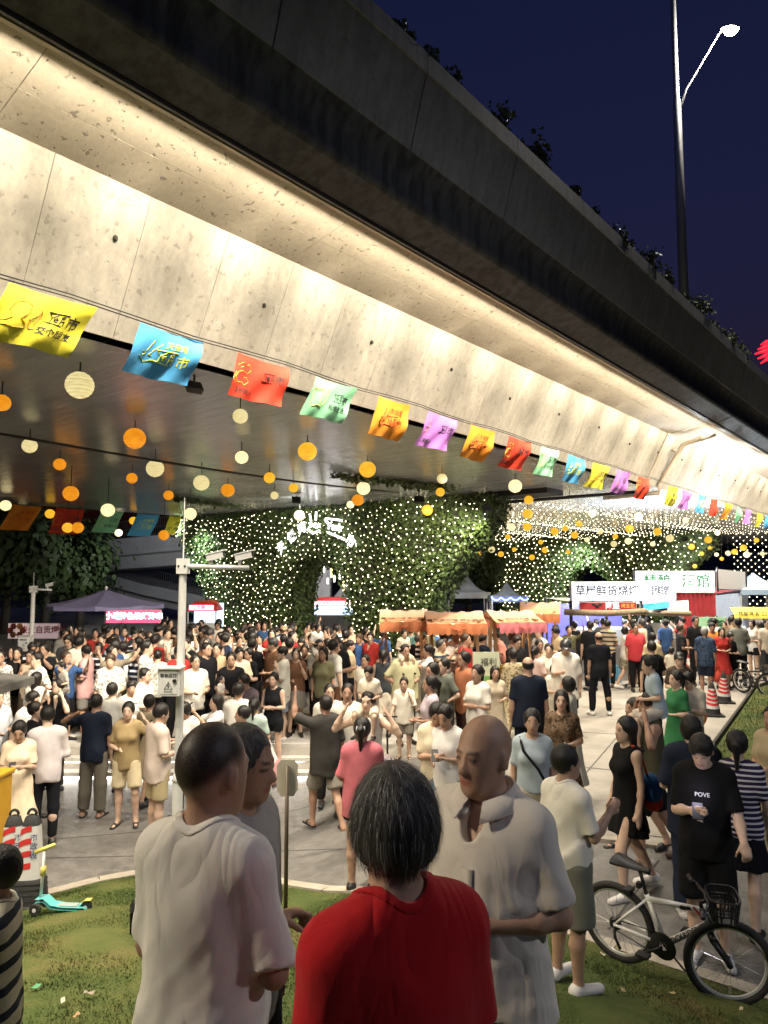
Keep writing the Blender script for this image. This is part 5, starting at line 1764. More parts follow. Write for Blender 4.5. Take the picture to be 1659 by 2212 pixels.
for kind in 'WHYO':
 lst = sorted([t for t in items if t[3] == kind], key=lambda t: t[0])
 for i, (u, p, rad, k) in enumerate(lst):
  t = thing('paper_lantern', '%s round paper lantern under the viaduct, %s from left among the %s ones' % (names[kind], nth(i + 1), names[kind]), 'lantern', tuple(p), random.uniform(0, 6), 'paper lanterns under the viaduct')
  g = link('paper_globe', lan_mesh[kind], t, None, None, rad)
  link('cap', cap_mesh, t, None, None, rad)
  link('cord', cord_mesh, t, (0, 0, rad), None, (1.0, 1.0, max(0.05, 5.8 - p.z - rad)))

# ---------------------------------------------------------------- printed flags on the wire
FLC = {'yellow': ('c9bf2c', 'c8761c'), 'blue': ('3f8fc0', 'b9c23a'), 'red': ('d23416', 'd2b040'), 'green': ('7fbf92', 'c8c85a'), 'orange': ('e0891c', 'cf4a12'), 'purple': ('a765b4', 'c88a50')}
FQ, FZ = 7.0, 5.72
def flag_z(s):
 return 5.79 - 0.0055 * min(max(s - 3, 0), 30)
def s_for_u(u, q, z):
 lo, hi = -6.0, 200.0
 for _ in range(50):
  s = (lo + hi) / 2
  p = BP(s, q, z)
  uu = CX + F_PX * p.x / (p.y * math.cos(PITCH) + (z - CAM_H) * math.sin(PITCH)) if p.y > 0.3 else -1e9
  if uu < u:
   lo = s
  else:
   hi = s
 return s
FLAGS = [(20, 208, 'yellow'), (303, 441, 'blue'), (514, 626, 'red'), (683, 770, 'green'), (818, 888, 'orange'), (926, 988, 'purple'), (1018, 1072, 'orange'), (1100, 1148, 'red'), (1170, 1206, 'green'), (1228, 1265, 'blue'), (1282, 1316, 'yellow'), (1333, 1362, 'purple'), (1378, 1411, 'red'), (1444, 1467, 'yellow'), (1475, 1494, 'purple'), (1510, 1525, 'blue'), (1535, 1554, 'red'), (1567, 1581, 'orange'), (1592, 1603, 'green'), (1611, 1624, 'purple'), (1636, 1648, 'yellow'), (1654, 1664, 'blue')]
M_ink = mat('black_print', (0.02, 0.02, 0.022), 0.7)
WORDS = {'yellow': '交个朋友', 'red': '碰杯的人', 'green': '松弛生活', 'purple': '人间烟火'}
DOOD = {
 'yellow': [[(-.62, -.25), (-.4, -.2), (-.3, -.1), (-.42, .12), (-.36, .38), (-.2, .45), (-.05, .36), (-.05, .1), (-.14, -.08), (0, -.2), (.02, -.32), (-.2, -.36), (-.4, -.34), (-.62, -.42)], [(.1, -.3), (.04, -.05), (.16, .12), (.2, .3), (.24, .12), (.18, -.1), (.22, -.28), (.1, -.3)]],
 'red': [[(-.6, .36), (-.45, .5), (-.3, .42), (-.22, .5), (-.1, .3), (-.2, .15), (-.4, .2), (-.55, .1), (-.62, -.1), (-.5, -.25), (-.3, -.2), (-.2, -.3), (-.08, -.15), (-.16, .0), (-.3, -.02)], [(-.5, .3), (-.4, .35)], [(-.62, .1), (-.7, -.2), (-.55, -.32)]],
 'green': [[(-.6, .35), (-.15, .42), (-.2, -.2), (-.1, -.35), (-.3, -.3), (-.45, -.42), (-.55, -.3), (-.5, -.15), (-.6, .35)], [(-.6, .28), (-.15, .34)], [(-.1, .1), (0.02, .5), (.04, .0), (-.06, -.3)]],
 'purple': [[(-.4, .4), (-.3, .5), (-.2, .38), (-.28, .25), (-.4, .3), (-.4, .4)], [(-.3, .25), (-.32, 0), (-.5, -.12), (-.3, -.05), (-.15, -.15), (-.2, -.3)], [(-.55, .1), (-.32, .12), (-.12, .2)], [(-.32, 0), (-.42, -.35)]],
}
LOGO = [[(-.30, .30), (.28, .34)], [(-.30, .30), (-.16, .08), (-.18, -.16)], [(-.02, .26), (-.16, .08)], [(-.34, -.16), (.16, -.2)], [(-.1, .0), (.02, .04), (-.02, .12), (-.1, .06), (-.08, -.06), (.02, -.06)], [(.1, .22), (.18, .26), (.18, .14), (.1, .14), (.1, .22)], [(.1, -.18), (.1, .08)], [(.1, .0), (.2, .04), (.2, -.18)]]
def put_flag(i, u0, u1, colr, q=FQ, z=FZ, label=None, plain=False, hgt=0.5, backrow=False):
 s0, s1 = s_for_u(u0, q, z), s_for_u(u1, q, z)
 w = min(s1 - s0, 0.95)
 s1 = s0 + w
 rz = PI / 2 - TH                       # local x runs along the viaduct
 if not backrow:
  z = flag_z(s0)
 t = thing('printed_flag', label, 'flag', tuple(BP((s0 + s1) / 2, q, z)), rz, 'coloured flags on the wire')
 r = random.Random(i * 13 + 5)
 sk = -0.34 * hgt * (0.6 + 0.8 * r.random()); bl = 0.04 + 0.16 * r.random()
 ph = r.uniform(0, 6)
 def surf(x, y, off=0.0):
  """x in -.5..+.5 across, y 0..1 down"""
  X = x * w + sk * y
  Z = -hgt * y + 0.03 * math.cos(x * PI) * 0 - (0.035 * (0.25 - x * x)) * 4 * (1 - y) * 0.6
  Y = bl * y * y + 0.035 * math.sin(x * 6 + ph) * y + 0.014 * math.sin(x * 15 + y * 6 + ph) * (0.3 + y) + 0.03 * math.sin(y * 7 + ph) * (x + 0.3)
  return Vector((X, Y - off, Z))
 b = MB()
 b.grid([[surf(-0.5 + a / 14, c / 9) for c in range(10)] for a in range(15)])
 base, ink = FLC[colr]
 m = mat('flag_' + colr, tuple(min(0.75, k) for k in lin(base)), 0.75, bump=0.05, bscale=30)
 b.build('cloth', m, t, True)
 if plain:
  return t
 mi = mat('print_' + colr, lin(ink), 0.7)
 def draw(lines, cx_, cy_, sx, sy, rad, mm, nm):
  bb = MB()
  for pts in lines:
   P2 = []
   for a, c in zip(pts, pts[1:]):
    for k in range(3):
     P2.append((a[0] + (c[0] - a[0]) * k / 3, a[1] + (c[1] - a[1]) * k / 3))
   P2.append(pts[-1])
   bb.tube([surf(cx_ + x * sx, cy_ - y * sy, 0.001) for x, y in P2], rad, 4)
  return bb.build(nm, mm, t)
 def glyphs(s, cx_, cy_, size, mm):
  me = text_mesh(s, 0.012).copy()
  me.materials.clear(); me.materials.append(mm)
  n = len(me.vertices); co = np.empty(n * 3, np.float32); me.vertices.foreach_get('co', co); co = co.reshape(-1, 3)
  for k in range(n):
   p = surf(cx_ + co[k, 0] * size / w, cy_ - co[k, 1] * size / hgt, 0.003 + co[k, 2] * 0.1)
   co[k] = p
  me.vertices.foreach_set('co', co.ravel()); me.update()
  return link('lettering', me, t)
 if colr in WORDS:
  draw(DOOD[colr], -0.15, 0.5, 0.5, 0.62, 0.0042, mi, 'drawing')
  draw(LOGO, 0.15, 0.42, 0.40, 0.42, 0.005, M_ink, 'logo')
  glyphs('市', 0.335, 0.43, hgt * 0.26, M_ink)
  if colr in ('yellow', 'green'):
   glyphs(WORDS[colr], 0.19, 0.68, hgt * 0.17, M_ink)
  else:
   glyphs(WORDS[colr], -0.24, 0.84, hgt * 0.14, M_ink)
 else:
  glyphs('天保湾', 0.12, 0.30, hgt * 0.17, mi)
  draw(LOGO, 0.02, 0.58, 0.55, 0.5, 0.007, mi, 'logo')
  glyphs('市', 0.27, 0.6, hgt * 0.27, mi)
  draw([[(-.3, .0), (-.22, .3)], [(-.2, .02), (-.06, .28)], [(-.36, -.02), (-.3, -.06), (-.36, -.12)], [(-.2, -.02), (-.25, -.08), (-.18, -.1)], [(-.4, -.16), (-.28, -.28), (-.14, -.18)]], -0.04, 0.5, 0.8, 0.8, 0.006, mi, 'hand_drawing')
 return t
cnt = {}
for i, (u0, u1, c) in enumerate(FLAGS):
 cnt[c] = cnt.get(c, 0) + 1
 lab = '%s printed flag on the wire along the viaduct, %s %s flag from left' % (c, nth(cnt[c]), c)
 put_flag(i, u0, u1, c, label=lab, hgt=0.55 if i < 4 else 0.6, plain=i > 15)
wire = thing('flag_wire', 'sagging double wire carrying the coloured flags along the viaduct edge', 'wire')
for dz in (0.0, 0.035):
 P3 = []
 for k in range(90):
  s = -4 + k * 0.75
  P3.append(BP(s, FQ, flag_z(s) + 0.012 + dz + 0.02 * math.sin(s * 2.2)))
 b = MB(); b.tube(P3, 0.008, 5); b.build('strand', M_wire, wire)
# far row of flags at the other edge of the viaduct
wq0, wz0 = 28.6, 5.35
for i, (u0, u1, c) in enumerate([(28, 90, 'orange'), (122, 182, 'red'), (218, 266, 'green'), (297, 345, 'blue'), (366, 392, 'yellow')]):
 s0, s1 = s_for_u(u0, wq0, wz0), s_for_u(u1, wq0, wz0)
 t = put_flag(40 + i, u0, u1, c, wq0, wz0, '%s flag in the far row at the left edge of the viaduct' % c, False, 0.85, True)
 t.scale = (max(1.0, (s1 - s0) / 0.95),) * 3
 t.location = BP((s0 + s1) / 2, wq0, 5.72)
# ================================================================ THE CROWD
def stand_at(u, v, height):
 """foot point of a standing person whose crown is seen at (u, v)"""
 d = 12.0
 for _ in range(30):
  x = (u - CX) / F_PX * d
  zg = ground_z(x, d)
  r = ray(u, v)
  dn = (zg + height - CAM_H) / r.z * r.y
  d = 0.5 * d + 0.5 * min(max(dn, 1.2), 60)
 x = (u - CX) / F_PX * d
 return Vector((x, d, ground_z(x, d)))

TOPS = {
 'tee': dict(kind='tee', loose=0.012), 'big': dict(kind='tee', loose=0.035, hem=-0.2, slv=0.95), 'tank': dict(kind='tank'), 'long': dict(kind='long', loose=0.01),
 'crop': dict(kind='tee', hem=-0.02), 'dress': dict(kind='tee', skirt=(-0.48, 0.13)), 'maxi': dict(kind='tee', skirt=(-0.66, 0.16)), 'tankdress': dict(kind='tank', skirt=(-0.3, 0.09)), 'shirt': dict(kind='tee', loose=0.028, hem=-0.16, neck=0.5, slv=0.95),
}
BOTS = {'trousers': dict(kind='trousers', length=0.94), 'wide': dict(kind='trousers', length=0.94, loose=0.025), 'jeans': dict(kind='trousers', length=0.94), 'shorts': dict(kind='shorts', length=0.85, loose=0.012), 'mini': dict(kind='shorts', length=0.45), 'skirt': dict(kind='skirt', length=0.36), 'midi': dict(kind='skirt', length=0.55)}

def person(u, v, ht, face, top, tc, bot, bc, hair, al, ar, label, legs='stand', female=False, fat=0.0, child=0.0, skin=None, hairc='black', shoe='black', sandal=False, hy=0.0, hp=0.0, lean=0.0, h=0.0295, loc=None, group=None, hands=False, fine=False, side=0.0, **kw):
 seed = abs(hash((u, v))) % 997 if False else int(u * 7 + v * 3) % 997
 wear = dict(hair=hair, sandal=sandal)
 if top:
  t = dict(TOPS[top]); t['seed'] = seed
  wear['top'] = t
  wear['topname'] = 'dress' if 'dress' in top or top == 'maxi' else ('vest' if top == 'tank' else 'shirt')
 if bot:
  b_ = dict(BOTS[bot]); b_['seed'] = seed + 5
  wear['bottom'] = b_
 P = make_person(dict(legs=legs, al=al, ar=ar, female=female, fat=fat, child=child, hy=hy, hp=hp, lean=lean, side=side, hands=hands, fine=fine, **kw), wear, h)
 p = Vector(loc) if loc else stand_at(u, v, ht)
 if skin is None:
  skin = seed % 4
 o = put_person(P, p, R(face), ht, label, (tc if not isinstance(tc, str) else cloth(tc), bc if not isinstance(bc, str) else cloth(bc or 'ffffff')), skin, hairc, shoe, group)
 o['fig_u'] = u
 return o, P['fig']

FR = 'people standing in the front of the plaza'
MID = 'people in the middle of the plaza'
FAR = 'people by the food stalls'
_ = None
CROWD = [
 # u, v, height, face, top, colour, bottom, colour, hair, left arm, right arm, label, extras
 (60, 1563, 1.60, 20, 'dress', 'e0cdb0', _, _, 'bun', 'phone', 'phone', 'woman in a cream dress looking down at her phone beside the striped bollards', dict(female=True, hp=0.45, group=FR, h=0.021, shoe='white')),
 (118, 1534, 1.70, -150, 'long', 'cdc5c6', 'trousers', '17191e', 'short', 'hold', 'hold', 'man in a pale long-sleeved shirt and black trousers standing with his back turned', dict(hp=0.3, group=FR, h=0.021)),
 (220, 1507, 1.68, 180, 'tee', '1b2333', 'wide', '6d685f', 'crop', 'neck', 'down', 'man in navy polo and grey trousers with one hand behind his neck', dict(group=FR, h=0.021, sandal=True, legs='ease', skin=2)),
 (288, 1525, 1.62, 8, 'tee', 'a08c66', 'shorts', 'cdbf9f', 'bun', 'ear', 'hold', 'woman in olive-beige top and cream shorts with one hand raised to her head', dict(female=True, group=FR, h=0.021, sandal=True, legs='ease', skin=3)),
 (333, 1503, 1.60, 165, 'dress', 'a3957c', _, _, 'bun', 'hold', 'relax', 'woman in a khaki dress walking away behind the woman in cream shorts', dict(female=True, group=FR, legs='walk')),
 (353, 1529, 1.70, 130, 'shirt', 'c9b9ae', 'shorts', 'a89a78', 'short', 'phone', 'hold', 'man in a pinkish short-sleeved shirt and beige shorts standing against the camera pole', dict(group=FR, h=0.021, hp=0.3)),
 (412, 1519, 1.60, -25, 'tee', 'd8d2ca', 'trousers', '3a3a3c', 'bob', 'phone', 'phone', 'woman in glasses and white top reading her phone just right of the camera pole', dict(female=True, group=FR, hp=0.5, fine=False, h=0.021)),
 (253, 1482, 1.66, 178, 'tee', '8e8c88', 'shorts', '2a2a2c', 'short', 'relax', 'down', 'man in plain grey T-shirt seen from behind above the navy polo man', dict(group=FR)),
 (293, 1440, 1.60, 30, 'tee', 'e4ddd0', 'mini', 'a9b3c0', 'fringe', 'down', 'relax', 'girl in white printed T-shirt and light denim shorts left of the electrical box', dict(female=True, group=MID)),
 (322, 1429, 1.66, 70, 'tee', 'dcd5c8', 'trousers', '2c2c30', 'short', 'down', 'hold', 'man in white T-shirt turned to the right behind the girl in denim shorts', dict(group=MID)),
 (140, 1432, 1.72, -40, 'tee', '15171c', 'trousers', '2e2c28', 'short', 'ear', 'ear', 'man in black T-shirt with both hands up at his shoulders', dict(group=MID)),
 (92, 1437, 1.60, 165, 'tee', 'd6cfc4', 'trousers', '8a7f70', 'long', 'photo', 'photo', 'woman with very long hair in white top filming with a phone', dict(female=True, group=MID)),
 (179, 1380, 1.74, 175, 'big', 'e6ddcc', 'shorts', '17181c', 'short', 'hip', 'relax', 'tall person in loose cream T-shirt and black shorts seen from behind', dict(group=MID)),
 (221, 1393, 1.62, 5, 'tee', '20242c:stripe3', 'trousers', '22262e', 'bob', 'chin', 'chin', 'woman in dark top with pale chest stripes facing the camera', dict(female=True, group=MID)),
 (250, 1401, 1.66, 60, 'tee', '7a7263', 'trousers', '2b2a28', 'short', 'point', 'down', 'man in taupe T-shirt reaching one arm forward beside the striped top', dict(group=MID)),
 (304, 1382, 1.66, -60, 'tee', 'd6d0b4', 'trousers', '3a3630', 'short', 'ear', 'photo', 'man in cream T-shirt holding both arms up to take a picture', dict(group=MID)),
 (340, 1377, 1.68, 170, 'tee', '8e2a26', 'trousers', '24242a', 'short', 'down', 'relax', 'man in dark red T-shirt with his back turned left of the camera pole', dict(group=MID)),
 (48, 1404, 1.60, 15, 'tee', '17171a', 'trousers', '4a443c', 'long', 'chin', 'hold', 'woman in black T-shirt with a hand at her chin near the grey canopy', dict(female=True, group=MID)),
 (76, 1410, 1.58, 0, 'tank', 'c8b49c', 'trousers', '5a4c40', 'bun', 'chin', 'chin', 'woman in sleeveless beige top with both hands at her face', dict(female=True, group=MID)),
 (106, 1405, 1.66, -10, 'tee', '1a1c20', 'trousers', '303030', 'short', 'photo', 'phone', 'man in black T-shirt holding a lit phone in front of his chest', dict(group=MID)),
 (428, 1413, 1.70, 35, 'tee', 'e2dcd0', 'trousers', '1c1c20', 'short', 'hold', 'hold', 'man in glasses and white T-shirt just right of the electrical box', dict(group=MID)),
 (455, 1428, 1.58, -40, 'tee', 'dcd6cc', 'wide', '8c8470', 'bob', 'hip', 'hold', 'short-haired woman in white T-shirt with a hand on her hip', dict(female=True, group=MID)),
 (451, 1394, 1.72, 50, 'tee', '14151a', 'trousers', '24242a', 'crop', 'down', 'relax', 'man in black T-shirt looking right behind the white T-shirt couple', dict(group=MID)),
 (403, 1356, 1.72, 180, 'tee', 'd8d8da', 'trousers', '44464c', 'short', 'down', 'down', 'man in white T-shirt with a dark shoulder strap seen from behind', dict(group=MID)),
 (504, 1416, 1.72, 12, 'tee', '141519', 'trousers', '1e1e22', 'short', 'hold', 'hold', 'smiling man in glasses and black T-shirt holding a toddler', dict(group=MID)),
 (537, 1437, 1.72, -35, 'big', '5d525a', 'trousers', '2a2628', 'short', 'hold', 'hold', 'man in mauve-grey T-shirt looking down with folded hands', dict(group=MID, hp=0.45)),
 (595, 1434, 1.58, -15, 'tank', '15161a', 'mini', '15161a', 'bun', 'cross', 'cross', 'woman in black vest and black shorts with folded arms', dict(female=True, group=MID, skin=3, shoe='white')),
 (613, 1414, 1.64, -70, 'big', 'e8e2d4', 'shorts', '8290a0', 'fringe', 'chin', 'hold', 'girl in oversized white T-shirt and denim shorts standing on the lit steps', dict(female=True, group=MID, h=0.022, shoe='white', skin=3)),
 (660, 1398, 1.60, 5, 'tee', '16161a', 'midi', 'd8d2c6', 'bun', 'hold', 'hold', 'smiling woman in black T-shirt and white pleated skirt holding a round fan', dict(female=True, group=MID, fat=0.3, shoe='white')),
 (690, 1387, 1.72, 40, 'tee', '8e8a82', 'trousers', '20202a', 'short', 'down', 'chin', 'man in grey T-shirt carrying a small child on his shoulder', dict(group=MID)),
 (728, 1381, 1.74, -12, 'tee', '13151a', 'trousers', '15161a', 'crop', 'hold', 'hold', 'stout man in black polo with hands clasped in front of the arch', dict(group=MID, fat=0.4, skin=2)),
 (759, 1355, 1.62, 10, 'maxi', 'b59a80', _, _, 'bun', 'down', 'point', 'woman in long beige dress beside the right foot of the arch', dict(female=True, group=MID)),
 (615, 1357, 1.70, 15, 'tee', 'd4cdbf', 'trousers', '3a3a3a', 'short', 'down', 'down', 'man in pale T-shirt and a tan cap under the arch', dict(group=MID)),
 (628, 1384, 1.70, 180, 'tee', '55524f', 'trousers', '26262a', 'short', 'down', 'down', 'man in charcoal T-shirt with his back turned under the arch', dict(group=MID)),
 (474, 1507, 1.58, -65, 'tee', 'dcd8d4', 'trousers', '3c3c40', 'long', 'photo', 'photo', 'long-haired woman in white top raising a phone above the buzz-cut man', dict(female=True, group=FR)),
 (521, 1482, 1.70, 175, 'tee', 'e0dcd4', 'trousers', '2a2a2e', 'short', 'down', 'down', 'man in white T-shirt with a black cross-body strap seen from behind', dict(group=FR)),
 (555, 1510, 1.60, 178, 'maxi', 'a9bbb2', _, _, 'pony', 'down', 'hold', 'woman with a ponytail in a long pale teal dress walking away', dict(female=True, group=FR, h=0.022, legs='walk2')),
 (530, 1533, 1.58, -85, 'tank', 'c8c0b4', 'trousers', '6a6460', 'bun', 'hold', 'down', 'woman with a low bun in sleeveless top behind the buzz-cut man', dict(female=True, group=FR)),
 (706, 1505, 1.70, -152, 'big', '3d3b39', 'shorts', '8b857a', 'crop', 'raise', 'down', 'man in charcoal T-shirt and grey shorts pointing up with one raised arm', dict(group=FR, h=0.021, legs='walk', sandal=True, skin=2)),
 (752, 1485, 1.70, 0, 'tee', 'e4ddce', 'trousers', '161618', 'crop', 'down', 'down', 'smiling man in white T-shirt and black trousers facing the camera', dict(group=FR, h=0.02)),
 (714, 1485, 1.68, 12, 'tee', 'dcd6ca', 'trousers', '2a2a2a', 'crop', 'down', 'down', 'man in white T-shirt half hidden behind the pointing man', dict(group=FR)),
 (796, 1503, 1.70, -20, 'tank', 'e4e0d8', 'shorts', '8a8f88', 'short', 'ear', 'ear', 'man in white vest carrying a little girl on his shoulders', dict(group=FR, h=0.02)),
 (784, 1561, 1.66, 172, 'big', 'c06a74', 'mini', '101014', 'pony', 'hold', 'hold', 'woman with a scrunchied ponytail in a pink T-shirt and black shorts', dict(female=True, group=FR, h=0.015)),
 (827, 1418, 1.56, 180, 'tank', '3a3d42', 'midi', 'd9d0bf', 'pony', 'hold', 'point', 'girl with a ponytail in dark sleeveless top and cream skirt seen from behind', dict(female=True, group=MID)),
 (789, 1420, 1.45, -20, 'tee', 'ded6c6', 'shorts', '5a5a58', 'short', 'down', 'down', 'boy in white T-shirt with backpack straps beside the dark-topped girl', dict(child=0.3, group=MID)),
 (874, 1398, 1.70, 25, 'shirt', 'bdb994', 'trousers', '2c2a28', 'short', 'hold', 'hip', 'stout man in glasses and pale green polo shirt', dict(group=MID, fat=0.6)),
 (887, 1355, 1.74, 180, 'tee', '6b9c98', 'trousers', '3a4048', 'crop', 'down', 'down', 'man in teal T-shirt seen from behind below the first orange stall', dict(group=MID)),
 (922, 1398, 1.60, -80, 'tee', 'c9c2ba', 'trousers', '6a625a', 'pony', 'photo', 'photo', 'woman with a ponytail in pale top aiming her phone to the left', dict(female=True, group=MID)),
 (982, 1363, 1.80, 35, 'tee', 'dedad4', 'jeans', '2c3444', 'short', 'down', 'hold', 'tall man in glasses, white T-shirt and jeans before the second orange stall', dict(group=MID)),
 (1000, 1415, 1.72, -65, 'tee', 'a3684a', 'trousers', '3c2626', 'short', 'down', 'down', 'man in rust-brown T-shirt and maroon trousers looking left', dict(group=MID, skin=2)),
 (1028, 1444, 1.62, -45, 'tee', 'e2dccf', 'jeans', '4c5a6c', 'pony', 'cross', 'cross', 'woman in white T-shirt and jeans with folded arms and an orange purse', dict(female=True, group=MID, h=0.02)),
 (957, 1429, 1.62, -60, 'tee', '5b6058', 'trousers', '44423c', 'short', 'hip', 'down', 'short-haired woman in grey-green T-shirt with hand on hip', dict(female=True, group=MID)),
 (932, 1440, 1.68, -55, 'tee', '4a4c40', 'trousers', '2a2a26', 'short', 'hold', 'down', 'man in glasses and dark green shirt behind the woman with a cup', dict(group=MID)),
 (872, 1470, 1.28, -8, 'shirt', 'e2dccc', 'shorts', '8a8478', 'crop', 'chin', 'bar', 'boy in white polo and grey shorts holding a kick scooter', dict(child=0.5, group=MID, h=0.022, sandal=True)),
 (928, 1468, 1.58, -85, 'tee', 'b9acb4', 'trousers', '6a6058', 'pony', 'hold', 'hold', 'woman in lilac T-shirt holding a pink cup', dict(female=True, group=MID)),
 (940, 1524, 1.60, 0, 'tee', 'd2c6aa', 'skirt', '6e7a84', 'bun', 'phone', 'phone', 'woman in cream top with a sweater tied at her neck and a denim skirt', dict(female=True, group=FR, hp=0.5, h=0.021)),
 (962, 1530, 1.58, -30, 'tee', 'ddd8d2', 'trousers', '1a1a1e', 'short', 'phone', 'hold', 'woman in white top and black trousers just behind the denim-skirt woman', dict(female=True, group=FR, hp=0.4)),
 (1066, 1446, 1.42, 5, 'dress', 'bcae96', _, _, 'long', 'hold', 'down', 'girl in a sleeveless sand-coloured dress beside the woman with folded arms', dict(female=True, child=0.25, group=MID)),
 (1105, 1408, 1.60, 178, 'maxi', 'bdae8c:floral', _, _, 'short', 'down', 'down', 'short-haired woman in a long floral beige dress seen from behind', dict(female=True, fat=0.2, group=MID)),
 (1136, 1427, 1.76, 180, 'tee', '151d2c', 'trousers', '12161e', 'ring', 'down', 'down', 'balding heavy man in navy T-shirt with striped cuffs seen from behind', dict(fat=0.5, group=MID, h=0.02)),
 (1126, 1363, 1.70, -110, 'shirt', '1b2230', 'trousers', '1e2026', 'short', 'point', 'hold', 'man in dark blue polo reaching out beside the third orange stall', dict(group=MID)),
 (1161, 1360, 1.70, -60, 'tee', 'dad4c8', 'trousers', '3a3a3a', 'short', 'down', 'hold', 'man in white T-shirt beside the fourth orange stall', dict(group=MID)),
 (1090, 1366, 1.60, -100, 'tee', 'c88a7c', 'trousers', '8a8480', 'fringe', 'chin', 'hold', 'woman in salmon-pink T-shirt leaning forward at the third orange stall', dict(female=True, group=MID, lean=0.35)),
 (1217, 1387, 1.76, -12, 'big', 'e2dccf', 'shorts', '2c302e', 'bald', 'down', 'phone', 'man wearing a dark helmet, white T-shirt and black shorts looking down', dict(group=MID, hp=0.4, h=0.02)),
 (1181, 1396, 1.62, -15, 'tee', 'ddd4c6', 'trousers', 'b9b0a0', 'bun', 'hold', 'down', 'woman in glasses and white T-shirt beside the helmeted man', dict(female=True, group=MID)),
 (1152, 1401, 1.58, 140, 'tee', 'd2b4ac', 'trousers', '9a9288', 'pony', 'hold', 'hold', 'woman in pale pink top with a white hair bow', dict(female=True, group=MID)),
 (1192, 1440, 1.30, 10, 'tee', 'd8d0c0', 'shorts', 'b0a898', 'bob', 'hold', 'hold', 'child in cream clothes drinking from a red cup', dict(child=0.45, group=MID)),
 (1220, 1468, 1.60, -115, 'maxi', 'a9a798', _, _, 'bob', 'hold', 'down', 'woman with a black bob in a grey-green dress turned to the left', dict(female=True, group=MID)),
 (1206, 1495, 1.60, -18, 'dress', '6f5c4a:floral', _, _, 'long', 'hold', 'down', 'woman with long hair in a brown patterned dress walking towards the camera', dict(female=True, group=FR, h=0.021, legs='walk', sandal=True)),
 (1143, 1544, 1.60, -10, 'crop', 'a3afb6', 'wide', 'b2a691', 'bun', 'down', 'down', 'woman in pale blue T-shirt and beige trousers with a black cross-body bag', dict(female=True, group=FR, h=0.021)),
 (1237, 1346, 1.64, 178, 'tankdress', '121216', 'trousers', '121216', 'bun', 'down', 'down', 'woman in a black strappy dress seen from behind', dict(female=True, group=FAR, skin=3)),
 (1270, 1346, 1.74, 180, 'tee', '101216', 'trousers', '14161c', 'short', 'down', 'down', 'man in black T-shirt seen from behind next to the strappy dress', dict(group=FAR)),
 (1288, 1370, 1.72, 182, 'tee', '14171d', 'trousers', '12151b', 'ring', 'down', 'down', 'balding man in black shirt and black trousers striding towards the stalls', dict(group=FAR, legs='apart', shoe='white')),
 (1298, 1339, 1.72, 150, 'tee', '5a5c60', 'shorts', '3a3a40', 'crop', 'hold', 'hold', 'man in slate-grey T-shirt at the counter of the barbecue stall', dict(group=FAR, fat=0.3)),
 (1345, 1354, 1.62, 95, 'tee', 'd8d4cc', 'skirt', 'b0a890:plaid', 'bob', 'down', 'hold', 'girl in white blouse and checked mini skirt walking right', dict(female=True, group=FAR, legs='walk', shoe='white')),
 (1367, 1352, 1.68, 0, 'tee', 'b83b42', 'trousers', '16161a', 'crop', 'down', 'down', 'stout man in bright red T-shirt facing the camera', dict(group=FAR, fat=0.5, skin=2)),
 (1400, 1391, 1.66, 178, 'tee', '101114', 'trousers', '14151a', 'short', 'down', 'hold', 'woman with cropped hair in black T-shirt seen from behind', dict(group=FAR, female=True, fat=0.2)),
 (1402, 1372, 1.60, 175, 'tee', 'c9b590', 'trousers', '8a7c64', 'bun', 'hold', 'hold', 'woman in sand-yellow top half hidden behind the cropped black hair', dict(group=FAR, female=True)),
 (1442, 1402, 1.15, 160, 'tee', 'cfc6b4', 'shorts', 'bcae98', 'short', 'hold', 'hold', 'small child in pale clothes near the helmeted counter', dict(group=FAR, child=0.6)),
 (1459, 1416, 1.60, -10, 'tee', '4e4236:floral', 'trousers', '3a342c', 'short', 'hold', 'hold', 'person in a black cap and brown patterned top', dict(group=FAR)),
 (1464, 1353, 1.64, 80, 'tee', '2a2a2c', 'trousers', '18181c', 'short', 'down', 'hold', 'person with auburn hair in dark T-shirt carrying a red bag', dict(group=FAR, hairc='brown')),
 (1496, 1336, 1.80, 5, 'tee', '17191b', 'trousers', '1c1c20', 'short', 'down', 'down', 'tall young man in black printed T-shirt beside the green tea sign', dict(group=FAR)),
 (1515, 1359, 1.66, 140, 'shirt', '3b4d68:floral', 'shorts', '1c2434', 'short', 'down', 'down', 'grey-haired man in blue patterned shirt and navy shorts', dict(group=FAR, hairc='silver', skin=2)),
 (1531, 1349, 1.68, -15, 'tee', 'c8813e', 'shorts', '1a1c22', 'fringe', 'hold', 'down', 'young man in orange T-shirt and dark shorts', dict(group=FAR)),
 (1551, 1360, 1.56, -5, 'dress', 'a8322e', _, _, 'long', 'hold', 'hold', 'girl in a red printed dress next to the orange T-shirt', dict(group=FAR, female=True)),
 (1569, 1371, 1.40, 20, 'tee', '16161a', 'shorts', '14141a', 'fringe', 'hold', 'hold', 'boy in black T-shirt and black shorts behind the traffic cones', dict(group=FAR, child=0.3)),
 (1587, 1340, 1.76, 160, 'tee', '7a7c74', 'trousers', '1b1d22', 'short', 'down', 'hold', 'young man in grey T-shirt and dark trousers with his back half turned', dict(group=FAR)),
 (1617, 1342, 1.66, -60, 'tank', 'd8d4cc', 'mini', '16161a', 'bob', 'cross', 'hold', 'woman in white vest, face mask and black striped shorts', dict(group=FAR, female=True, skin=3)),
 (1649, 1341, 1.74, 0, 'tee', 'cfc3b0', 'shorts', '3a3a3e', 'crop', 'down', 'down', 'man in pale T-shirt and dark shorts below the yellow awning', dict(group=FAR)),
 (1450, 1457, 1.58, -75, 'dress', '2f6b42', _, _, 'pony', 'hold', 'down', 'girl with tied hair in a green dress looking left', dict(group=FR, female=True)),
